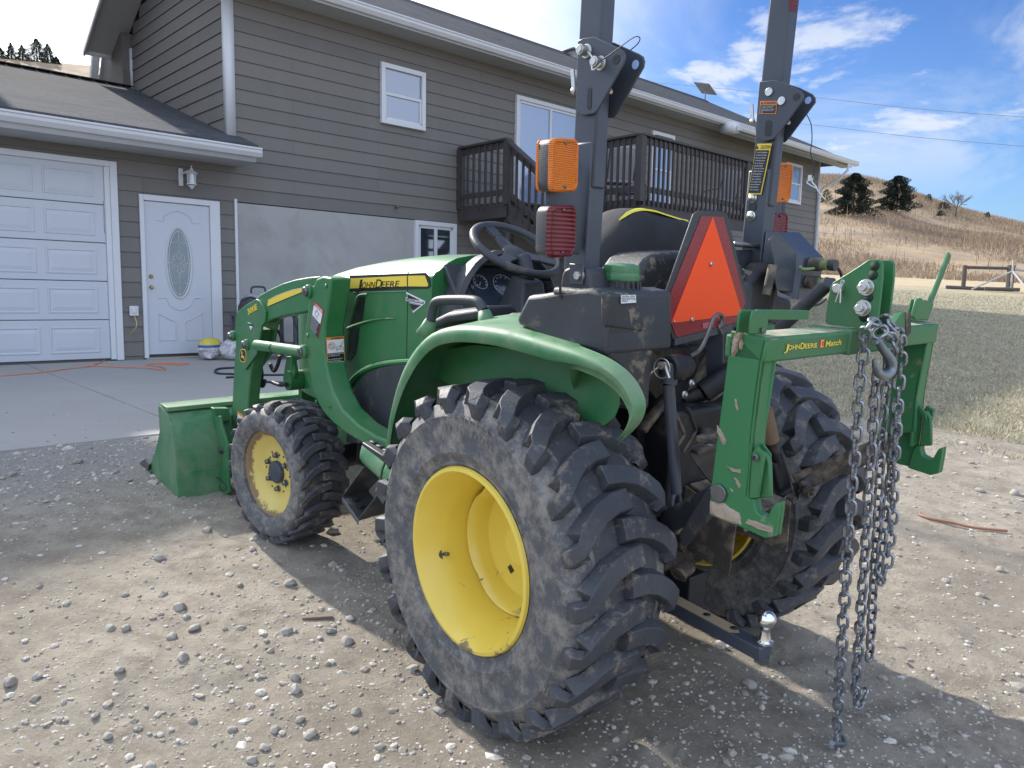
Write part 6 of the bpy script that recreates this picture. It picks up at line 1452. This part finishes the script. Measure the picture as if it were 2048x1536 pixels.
def stone_verts(rnd,s,small=False):
    ax=V((rnd.uniform(.8,1.35),rnd.uniform(.7,1.0),rnd.uniform(.40,.75)))*s;rot=Rz(rnd.uniform(0,6.28))@Rx(rnd.uniform(-.3,.3));o=V((rnd.uniform(0,99),0,0))
    return [rot@V((v.x*ax.x,v.y*ax.y,v.z*ax.z))*(1+.32*noise.noise(v*1.7+o)+rnd.uniform(-.07,.07)) for v in IV]
def stone_mat(name,a,b_):
    s=NT(name);oi=s.N('ShaderNodeNewGeometry');c=s.mix(oi.outputs['Random Per Island'],a,b_);c=s.mix(s.math('MULTIPLY',s.ramp(s.noise(40,6,.7),.45,.7),.5),c,(.28,.235,.19));s.bump(s.noise(120,5),.3,.003);return s.set(c,.88,0)
M['stone']=stone_mat('loose_stone',(.25,.22,.18),(.58,.54,.48))
def gravel():
    rnd=random.Random(11);b=MB();cnt=0
    def put(x,y,s):
        z=gz(x,y)+rough(x,y);o=len(b.v);vs=stone_verts(rnd,s);rnd_s=rnd.uniform(-.25,.25)
        b.v+=[V((x+v.x,y+v.y,z+v.z+s*rnd_s)) for v in vs];b.f+=[tuple(i+o for i in f) for f in IF]
    tries=0
    while cnt<19000 and tries<500000:
        tries+=1;az=rad(rnd.uniform(-38,38));r=math.exp(rnd.uniform(math.log(1.15),math.log(12)));x,y=math.sin(az)*r,math.cos(az)*r
        if onslab(x,y): 
            if rnd.random()>.0: continue
        a,bb=ab(x,y);cl=noise.noise(V((x*1.1,y*1.1,7)))*.5+.5;berm=math.exp(-((a-4.9)/.6)**2)*(1 if bb<6 else .2)
        if onlawn(x,y) and rnd.random()>.06: continue
        if rnd.random()>.25+.6*cl+berm: continue
        s=min(.026,.0026*math.exp(abs(rnd.gauss(0,.68)))*(.8+r*.12))
        if berm>.4: s*=1.25
        put(x,y,s);cnt+=1
    o=b.build('gravel',M['stone'],None,flat=True);o['kind']='stuff';o['label']='loose gravel scattered over the dirt drive';
    # stray chips on the slab edge
    c=MB()
    for _ in range(260):
        u=rnd.uniform(-5,3);n=SLABN+abs(rnd.gauss(0,.7));p=HM@V((u,n,slab_z(AO+n)-HO.z));s=rnd.uniform(.003,.010);vs=stone_verts(rnd,s);o=len(c.v);c.v+=[p+v+V((0,0,s*.3)) for v in vs];c.f+=[tuple(i+o for i in f) for f in IF]
    o=c.build('slab_grit',M['stone'],None,flat=True);o['kind']='stuff';o['label']='stone chips strewn on the concrete'
gravel()
ROCKS=[(360,1215,17),(222,1260,12),(252,1262,12),(390,1258,16),(345,1280,14),(480,1170,10),(580,1165,15),(575,1265,15),(365,1320,15),(540,1305,8),(695,1282,18),(660,1262,13),(665,1060,18),(250,1185,9),(505,1098,9),(240,1350,13),(20,1358,17),(75,1352,12),(590,1355,14),(825,1335,15),(785,1260,10),(700,1235,14),(550,1455,13),(620,1465,17),(505,1515,12),(710,1420,12),(845,1382,12),(880,1420,14),(465,1455,12),(760,1490,13),(600,1440,11),(530,1490,13),(1510,1470,9),(1500,1365,16),(1520,1385,10),(1490,1385,10),(1660,1335,9),(1640,1270,9),(1745,965,9),(1960,980,10),(2030,985,12),(1960,1190,9),(2000,1135,10),(1890,1160,8),(415,1062,13),(320,1115,14),(300,1530,14),(215,1470,12),(70,1400,10),(120,1440,9)]
rk=random.Random(5);RKM=[]
for i in range(8):
    bm=bmesh.new();bmesh.ops.create_icosphere(bm,subdivisions=3,radius=1);o=V((i*13.7,3,5));ax=V((rk.uniform(1,1.4),rk.uniform(.75,1),rk.uniform(.5,.75)))
    for v in bm.verts:
        n=v.co.normalized();k=1+.35*noise.noise(n*1.3+o)+.12*noise.noise(n*3.5+o)+.05*noise.noise(n*9+o)
        # facet by clamping along a few planes
        p=V((n.x*ax.x,n.y*ax.y,n.z*ax.z))*k
        for j in range(5):
            q=V((math.sin(j*2.1+i),math.cos(j*1.7+i*2),math.sin(j*3.3+i*.7)*.8)).normalized();d=p.dot(q)
            if d>.72: p-=q*(d-.72)*.85
        v.co=p
    me=D.meshes.new('rock');bm.to_mesh(me);bm.free();me.materials.append(None);RKM.append(me)
s=NT('rock_surface');c=s.mix(s.noise(14,8,.7),(.30,.27,.23),(.52,.485,.43));c=s.mix(s.ramp(s.noise(30,6,.7),.5,.68),c,(.34,.29,.24));s.bump(s.noise(50,8,.7),.5,.01);M['rock']=s.set(c,.9,0)
for me in RKM: 
    me.materials[0]=M['rock']
    for p in me.polygons: p.use_smooth=True
for i,(px,py,w) in enumerate(ROCKS):
    P=ghit(px,py+w*.3);o=D.objects.new('rock',RKM[i%8]);COL.objects.link(o);d=(P-EYE).length;sc=w/F*d*.72
    o.location=V((P.x,P.y,gz(P.x,P.y)+rough(P.x,P.y)+sc*.22));o.scale=(sc,sc,sc);o.rotation_euler=(rk.uniform(-.3,.3),rk.uniform(-.3,.3),rk.uniform(0,6.28))
    tag(o,'pale grey stone, fist sized or smaller, lying loose on the dirt drive','rock','loose stones on the drive')
# a copper coloured wire and a stick
b=MB();b.tube([V((p.x,p.y,p.z+.012)) for p in [ghit(x,y) for x,y in [(1838,1033),(1862,1042),(1905,1050),(1950,1060),(2014,1066)]]],.007,6,sm=3);o=b.build('copper_wire',plain('copper_wire',(.33,.14,.08),.5),None);tag(o,'reddish bent piece of wire lying on the gravel right of the chain','wire')
b=MB();P0,P1=ghit(605,1240),ghit(665,1236);b.bar(P0+V((0,0,.008)),P1+V((0,0,.008)),.02,.008);o=b.build('wood_stick',plain('grey_wood',(.2,.15,.11),.9),None);tag(o,'thin grey brown stick lying on the sunny dirt left of the rear wheel','stick')
# lawn blades
def grass():
    rnd=random.Random(3);vs=[];fs=[]
    def blade(x,y,z,h,w,lean):
        a=rnd.uniform(0,6.28);dx,dy=math.cos(a)*w,math.sin(a)*w;l=rnd.uniform(0,6.28);k=len(vs)
        vs.extend([(x-dx,y-dy,z-.004),(x+dx,y+dy,z-.004),(x+math.cos(l)*lean*h,y+math.sin(l)*lean*h,z+h)]);fs.append((k,k+1,k+2))
    n=0;tr=0
    while n<60000 and tr<400000:
        tr+=1;az=rad(rnd.uniform(13,36));r=math.exp(rnd.uniform(math.log(6.2),math.log(32)));x,y=math.sin(az)*r,math.cos(az)*r
        jit=noise.noise(V((x*1.5,y*1.5,2)))*.6
        if not (x>1.4 and y+.55*x+jit+abs(rnd.gauss(0,.28))*(1 if jit>0 else .3)>8.2): continue
        a,bb=ab(x,y)
        if a>AO-.05 and bb<UE+3.6: continue
        if noise.noise(V((x*3,y*3,0)))<-.25 and rnd.random()<.7: continue
        blade(x,y,gz(x,y)+rough(x,y),rnd.uniform(.012,.035)*(1+.02*r),rnd.uniform(.0015,.003)*(1+.12*r),rnd.uniform(.4,1.6));n+=1
    me=D.meshes.new('lawn_grass');me.from_pydata(vs,[],fs);o=D.objects.new('lawn_grass',me);COL.objects.link(o)
    s=NT('dry_lawn_blades');g=s.N('ShaderNodeNewGeometry');c=s.mix(g.outputs['Random Per Island'],(.27,.235,.14),(.58,.51,.35));me.materials.append(s.set(c,.9,0));o['kind']='stuff';o['label']='short dry lawn grass'
    # tall dry prairie grass on the hill
    vs.clear();fs.clear();n=0
    while n<70000:
        az=rad(rnd.uniform(19.5,36));r=42+70*rnd.random()**1.1;x,y=math.sin(az)*r,math.cos(az)*r
        q=noise.fractal(V((x*.06,y*.06,5)),1,2,3)
        if rnd.random()>.55+q: continue
        h=rnd.uniform(.12,.42)*(1+.7*q);z=gz(x,y)+bumpz(x,y,r);blade(x,y,z-.05,h,rnd.uniform(.012,.035),rnd.uniform(.1,.5));n+=1
    for _ in range(240):
        az=rad(rnd.uniform(20.5,36));r=rnd.uniform(46,85);x,y=math.sin(az)*r,math.cos(az)*r;z=gz(x,y);blade(x,y,z,rnd.uniform(.6,1.3),.03,.08)
    me=D.meshes.new('prairie_grass');me.from_pydata(vs,[],fs);o=D.objects.new('prairie_grass',me);COL.objects.link(o)
    s=NT('prairie_blades');g=s.N('ShaderNodeNewGeometry');n1=s.noise(.09,5,.6);ca=s.mix(s.ramp(n1,.4,.6),(.36,.25,.15),(.47,.36,.235));c=s.mix(g.outputs['Random Per Island'],ca,(.26,.20,.155));me.materials.append(s.set(c,.95,0));o['kind']='stuff';o['label']='tall dry reddish grass on the hillside'
grass()
# ================================================================== TREES
M['needle']=plain('cedar_needles',(.016,.026,.017),.85,var=.5,vs=1.5);M['needle2']=plain('green_needles',(.035,.055,.028),.85,var=.45,vs=1.5);M['bark']=plain('grey_bark',(.12,.10,.085),.9,var=.3,vs=8)
def crown(name,h,w,n,seed,par,mat,pyr=.55,leaf=.16,low=.03):
    rnd=random.Random(seed);vs=[];fs=[]
    lobes=[(rnd.uniform(0,6.28),rnd.uniform(.05,.75),rnd.uniform(.75,1.25)) for _ in range(16)]
    k=0
    while k<n:
        t=rnd.random()**.8;a=rnd.uniform(0,6.28)
        R=w/2*(1-t)**pyr*(.78+.30*math.sin(a*3+seed)+.2*math.sin(a*5+t*9+seed))
        for la,lt,ls in lobes:
            da=math.atan2(math.sin(a-la),math.cos(a-la))
            R*=1+.28*(ls-1+.3)*math.exp(-(da/.5)**2-((t-lt)/.14)**2)
        R*=.82+.25*math.sin(t*26+a*2)
        rr=R*math.sqrt(rnd.uniform(.25,1));x,y,z=math.cos(a)*rr,math.sin(a)*rr,low*h+t*h*.97
        z-=rr*.12*(1-t)
        s=leaf*rnd.uniform(.5,1.3)*(1-.45*t);d=V((math.cos(a)*1.0,math.sin(a)*1.0,rnd.uniform(-.2,1.0))).normalized();u=d.orthogonal().normalized()
        u=(u*math.cos(k)+d.cross(u)*math.sin(k));p=V((x,y,z));i=len(vs);vs+= [p-u*s*.35,p+u*s*.35,p+d*s*1.3];fs.append((i,i+1,i+2));k+=1
    me=D.meshes.new(name);me.from_pydata([tuple(v) for v in vs],[],fs);me.materials.append(mat);o=D.objects.new(name,me);COL.objects.link(o);o.parent=par;return o
def cedar(px,py,hpx,wpx,label,seed,n=9000,mat='needle',pyr=.42,cat='tree',name='cedar_tree',P=None,group=None):
    P=P or ghit(px,py);d=(MC@(P-EYE)).z;h=hpx/F*d;w=wpx/F*d
    t=thing(name,label,cat,group,M4=Matrix.Translation((P.x,P.y,P.z-.02*h)))
    b=MB();b.tube([(0,0,-.1),(0,0,h*.5),(0,0,h*.93)],[h*.03,h*.018,h*.004],7);b.build('trunk',M['bark'],t)
    crown('crown',h,w,n,seed,t,M[mat],pyr,leaf=max(.07,h*.036));return t
cedar(1706,427,80,100,'large dark cedar tree on the hillside, nearer the house corner',1,26000)
cedar(1793,420,68,86,'large dark cedar tree on the hillside, right of the bigger one',5,24000)
cedar(1652,405,26,34,'small dark bush showing just right of the house corner',9,2500,name='juniper_bush',cat='bush')
cedar(1857,405,17,20,'small dark juniper just right of the two big cedars on the slope',12,1500,name='juniper_bush',cat='bush')
cedar(1886,419,15,34,'low wide dark shrub left of the bare tree on the slope',15,2500,name='juniper_bush',cat='bush',pyr=.35)
cedar(1881,432,11,20,'tiny dark shrub below the wide shrub on the slope',17,1200,name='juniper_bush',cat='bush',pyr=.35)
cedar(1975,436,12,14,'tiny lone juniper on the ridge right of the bare tree',19,1000,name='juniper_bush',cat='bush')
def bare(px,py,hpx,label):
    P=ghit(px,py);d=(MC@(P-EYE)).z;h=hpx/F*d;rnd=random.Random(4);t=thing('bare_tree',label,'tree',M4=Matrix.Translation((P.x,P.y,P.z)))
    tb=MB();b=MB();tb.tube([(0,0,-.2),(.05,0,h*.22)],[h*.04,h*.028],7)
    def br(p,d,l,r,k):
        q=p+d*l;b.tube([p,p+d*l*.5+V((0,0,l*.03)),q],[r,r*.6],4)
        if k==0:return
        for _ in range(4 if k>1 else 4):
            nd=(d+V((rnd.gauss(0,.45),rnd.gauss(0,.45),rnd.gauss(.08,.22)))).normalized();br(p+(q-p)*rnd.uniform(.45,1),nd,l*rnd.uniform(.55,.8),r*.55,k-1)
    for i in range(7):
        a=i*.9;br(V((.05,0,h*.2)),V((math.cos(a)*.8,math.sin(a)*.8,rnd.uniform(.6,1.2))).normalized(),h*.33,h*.014,3)
    tb.build('trunk',M['bark'],t);b.build('branches',plain('pale_twigs',(.20,.165,.145),.9),t,flat=True)
bare(1911,428,54,'bare leafless tree with pale twigs on the ridge')
for i,(px,py,h,w,lb) in enumerate(((2,122,22,22,'conifer at the left picture edge on the hill behind the garage'),(23,122,32,18,'slim conifer on the hill above the garage, second from the left'),(45,122,30,20,'conifer between the slim one and the tallest conifer above the garage'),(75,124,43,36,'tallest conifer of the row on the hill above the garage'),(97,124,36,26,'conifer right of the tallest one above the garage roof'),(113,124,16,16,'shortest conifer ending the row above the garage roof'))):
    r=ray(px,130);az=math.atan2(r.x,r.y);R0=101;x,y=math.sin(az)*R0,math.cos(az)*R0;P=V((x,y,gz(x,y)-.3));cedar(px,py,h*1.15,w*1.7,lb,30+i,9000,'needle2',.75,name='conifer_tree',P=P,group='conifers on the hill above the garage')
# ================================================================== FENCE, POWER LINES
def at_r(px,py,R_): 
    r=ray(px,py);return EYE+r*(R_/math.hypot(r.x,r.y))
gate=thing('timber_fence','old grey timber fence with rails and white braces at the far edge of the lawn','fence',loc=(0,0,0))
b0=ghit(1926,579);b1=ghit(2018,583);RR=math.hypot(b0.x,b0.y)
W1=plain('weathered_wood',(.10,.085,.075),.9,var=.3);W2=plain('pale_timber',(.46,.43,.40),.8,var=.2)
for p,w,hh in ((b0,.16,48),(b1,.26,52)):
    h=hh/F*(MC@(p-EYE)).z;b=MB();b.tube([p+V((0,0,-.2)),p+V((0,0,h))],w/2,8);b.build('fence_post',W1,gate)
hA=44/F*(MC@(b0-EYE)).z
b=MB();b.tube([b0+V((0,0,hA)),b1+V((0,0,hA*1.02))],.06,8);b.build('fence_rail',W1,gate)
b=MB();b.tube([b1+V((0,0,hA*1.02)),b1+(b1-b0)*1.4+V((0,0,hA*.72))],.06,8);b.build('fence_rail',W2,gate)
d=(b1-b0).normalized();ft=b1-d*.22+V((0,-.5,0))
b=MB()
for q in (ft+d*-1.3,ft+d*1.0,ft+V((0,-1,0)),ft): b.tube([q+V((0,0,.0)),ft+V((0,0,1.15 if q is ft or (q-ft).length<.01 else .75))],.035,6)
b.build('brace',W2,gate)
b=MB();b.tube([b0-d*.6+V((0,0,.05)),b0.lerp(b1,.5)+V((0,0,.04)),b1+V((0,0,.08))],.09,7,sm=3);b.tube([b0.lerp(b1,.2)+V((0,-.8,.04)),b0.lerp(b1,.9)+V((0,-.9,.05))],.07,7);b.build('ground_log',W1,gate)
for k,(a,c,lb) in enumerate((((1600,192),(2120,240),'upper dark power line crossing the sky right of the tractor'),((1600,247),(2120,299),'lower dark power line crossing the sky right of the tractor'))):
    A=at_r(*a,60);B=at_r(*c,52);mid=(A+B)/2-V((0,0,.12));b=MB();A2=A+(A-B)*1.2;b.tube([A2,A,mid,B,B+(B-A)*.5],.013,5,sm=6);o=b.build('power_line',plain('cable_grey%d'%k,(.12,.14,.18),.7),None);tag(o,lb,'power line','power lines')
# ---- pieces that are countable become parts of their own
def split_islands(o,newname=None,tol=.001):
    me=o.data;n=len(me.vertices);pa=list(range(n))
    def find(i):
        while pa[i]!=i: pa[i]=pa[pa[i]];i=pa[i]
        return i
    for e in me.edges:
        a,c=find(e.vertices[0]),find(e.vertices[1])
        if a!=c: pa[a]=c
    grp={}
    for i in range(n): grp.setdefault(find(i),[]).append(i)
    G=[]
    for g in grp.values():
        cs=[me.vertices[i].co for i in g];lo=[min(c[k] for c in cs)-tol for k in range(3)];hi=[max(c[k] for c in cs)+tol for k in range(3)];G.append([g,lo,hi])
    ch=True
    while ch:
        ch=False
        for i in range(len(G)):
            for j in range(i+1,len(G)):
                if all(G[i][1][k]<=G[j][2][k] and G[j][1][k]<=G[i][2][k] for k in range(3)):
                    G[i][0]+=G[j][0];G[i][1]=[min(G[i][1][k],G[j][1][k]) for k in range(3)];G[i][2]=[max(G[i][2][k],G[j][2][k]) for k in range(3)];G.pop(j);ch=True;break
            if ch: break
    if newname: o.name=newname
    if len(G)<2: return
    own={v:k for k,g in enumerate(G) for v in g[0]};F_=[[] for _ in G]
    for p in me.polygons: F_[own[p.vertices[0]]].append(p)
    for k,g in enumerate(G):
        ids=sorted(g[0]);mp_={v:i for i,v in enumerate(ids)}
        m2=D.meshes.new(o.name);m2.from_pydata([tuple(me.vertices[v].co) for v in ids],[],[tuple(mp_[v] for v in p.vertices) for p in F_[k]])
        for mt in me.materials: m2.materials.append(mt)
        for q,p in zip(m2.polygons,F_[k]): q.use_smooth=p.use_smooth;q.material_index=p.material_index
        c=o.copy();c.data=m2;COL.objects.link(c);c.matrix_parent_inverse=o.matrix_parent_inverse.copy()
    D.objects.remove(o)
SPL=dict(corner_board=None,mast_holes='mast_hole',handle_foot=None,deck_post=None,wheel_bolts='wheel_bolt',mud_clods='mud_clod',casing_bolts='casing_bolt',frame_bolts='frame_bolt',post_bolts='post_bolt',step_holes='step_hole',drawbar_holes='drawbar_hole',wheel_holes='wheel_hole',sign_screws='sign_screw',lens_screws='lens_screw',gauge_dials='gauge_dial',switch_buttons='switch_button',weld_plug=None,side_grille=None,linkage_struts='linkage_strut',loader_hoses='loader_hose',door_knob=None,brace=None,hydraulic_hose=None,cross_rod=None,lamp_bracket=None,soffit=None,fascia=None,garage_frame=None,door_panels='door_panel',ridge_cap=None,high_pressure_hose=None)
for o in list(D.objects):
    bn=o.name.split('.')[0]
    if bn in SPL and o.type=='MESH' and not [1 for x in D.objects if x.parent==o]: split_islands(o,SPL[bn] or bn)
# ================================================================== SKY, SUN, CAMERA
SUN_AZ=-40.5;SUN_EL=33.5
sd=V((math.sin(rad(SUN_AZ))*math.cos(rad(SUN_EL)),math.cos(rad(SUN_AZ))*math.cos(rad(SUN_EL)),math.sin(rad(SUN_EL))))
w=D.worlds.new('World');SC.world=w;w.use_nodes=True;t=w.node_tree;n=t.nodes;n.clear();lk_=t.links.new
out=n.new('ShaderNodeOutputWorld');bg=n.new('ShaderNodeBackground');sky=n.new('ShaderNodeTexSky');sky.sky_type='NISHITA';sky.sun_disc=False;sky.sun_elevation=rad(SUN_EL);sky.sun_rotation=rad(SUN_AZ);sky.air_density=1.0;sky.dust_density=1.6;sky.ozone_density=2.2
tc=n.new('ShaderNodeTexCoord');mp=n.new('ShaderNodeMapping');lk_(tc.outputs['Generated'],mp.inputs[0]);mp.inputs['Scale'].default_value=(1.0,1.0,2.6);mp.inputs['Rotation'].default_value=(.12,0,.35)
def wm(op,a,b_=None,c=None,cl=False):
    m=n.new('ShaderNodeMath');m.operation=op;m.use_clamp=cl
    for i,v in enumerate((a,b_,c)):
        if v is None: continue
        if isinstance(v,(int,float)): m.inputs[i].default_value=v
        else: lk_(v,m.inputs[i])
    return m.outputs[0]
def wn(scale,detail,rough_,dist=0,vec=None):
    m=n.new('ShaderNodeTexNoise');m.inputs['Scale'].default_value=scale;m.inputs['Detail'].default_value=detail;m.inputs['Roughness'].default_value=rough_;m.inputs['Distortion'].default_value=dist;lk_(vec if vec else mp.outputs[0],m.inputs['Vector']);return m.outputs[0]
def smooth(x,a,b_):
    m=n.new('ShaderNodeMapRange');m.interpolation_type='SMOOTHSTEP';m.inputs[1].default_value=a;m.inputs[2].default_value=b_;lk_(x,m.inputs[0]);return m.outputs[0]
dot=n.new('ShaderNodeVectorMath');dot.operation='DOT_PRODUCT';lk_(tc.outputs['Generated'],dot.inputs[0]);dot.inputs[1].default_value=sd
near=smooth(dot.outputs['Value'],.60,.97)
sx=n.new('ShaderNodeSeparateXYZ');lk_(tc.outputs['Generated'],sx.inputs[0])
lowb=wm('MULTIPLY',smooth(sx.outputs[2],.10,.18),wm('SUBTRACT',1,smooth(sx.outputs[2],.26,.40)))
c1=wn(2.6,9,.62,.6);veil=smooth(wm('ADD',c1,wm('MULTIPLY',near,.22)),.50,.78)
c2=wn(5.5,10,.6,.25);puff=wm('MULTIPLY',smooth(c2,.56,.66),wm('MULTIPLY_ADD',lowb,.8,.1))
band=wm('MULTIPLY',smooth(wn(3.2,8,.6,.9),.44,.66),wm('MULTIPLY',lowb,.55))
cm=wm('MAXIMUM',wm('MAXIMUM',wm('MULTIPLY',veil,.40),puff),band,cl=True)
dk=n.new('ShaderNodeMix');dk.data_type='RGBA';dk.blend_type='MULTIPLY';dk.inputs[0].default_value=1;lk_(sky.outputs[0],dk.inputs[6]);dkc=n.new('ShaderNodeMix');dkc.data_type='RGBA';lk_(smooth(sx.outputs[2],.02,.42),dkc.inputs[0]);dkc.inputs[6].default_value=(.42,.56,.74,1);dkc.inputs[7].default_value=(.20,.33,.56,1);lk_(dkc.outputs[2],dk.inputs[7])
mixn=n.new('ShaderNodeMix');mixn.data_type='RGBA';lk_(cm,mixn.inputs[0]);lk_(dk.outputs[2],mixn.inputs[6])
cl=n.new('ShaderNodeMix');cl.data_type='RGBA';lk_(near,cl.inputs[0]);cl.inputs[6].default_value=(3.0,3.25,3.7,1);cl.inputs[7].default_value=(6,6,6,1);lk_(cl.outputs[2],mixn.inputs[7])
gl=n.new('ShaderNodeMix');gl.data_type='RGBA';lk_(wm('MULTIPLY',smooth(dot.outputs['Value'],.62,.93),.9),gl.inputs[0]);lk_(mixn.outputs[2],gl.inputs[6]);gl.inputs[7].default_value=(7,7.1,7.3,1)
bk=n.new('ShaderNodeMix');bk.data_type='RGBA';lk_(wm('MULTIPLY',wm('SUBTRACT',1,smooth(sx.outputs[1],-.25,.30)),wm('MULTIPLY_ADD',c1,.5,.65)),bk.inputs[0]);lk_(gl.outputs[2],bk.inputs[6]);bk.inputs[7].default_value=(4.3,5.1,6.6,1)  # unseen bright blue bank behind the camera, added to lift the shaded sides
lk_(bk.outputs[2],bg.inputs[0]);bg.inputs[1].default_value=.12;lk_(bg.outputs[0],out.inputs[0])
sl_=D.lights.new('sun','SUN');sl_.energy=3.0;sl_.angle=rad(1.2);sl_.color=(1,.955,.88);so=D.objects.new('sun',sl_);COL.objects.link(so);so.rotation_euler=sd.to_track_quat('Z','Y').to_euler()
cd=D.cameras.new('camera');cam=D.objects.new('camera',cd);COL.objects.link(cam);SC.camera=cam
cd.sensor_width=36;cd.sensor_fit='HORIZONTAL';cd.lens=F/2048*36;cd.clip_start=.05;cd.clip_end=3000
X_=V(MC[0]);Y_=-V(MC[1]);Z_=-V(MC[2]);cam.matrix_world=Matrix(((X_.x,Y_.x,Z_.x,0),(X_.y,Y_.y,Z_.y,0),(X_.z,Y_.z,Z_.z,CZ),(0,0,0,1)))
SC.view_settings.view_transform='Standard';SC.view_settings.look='None';SC.view_settings.exposure=1.2;SC.view_settings.gamma=1
SC.cycles.max_bounces=6;SC.cycles.sample_clamp_indirect=6
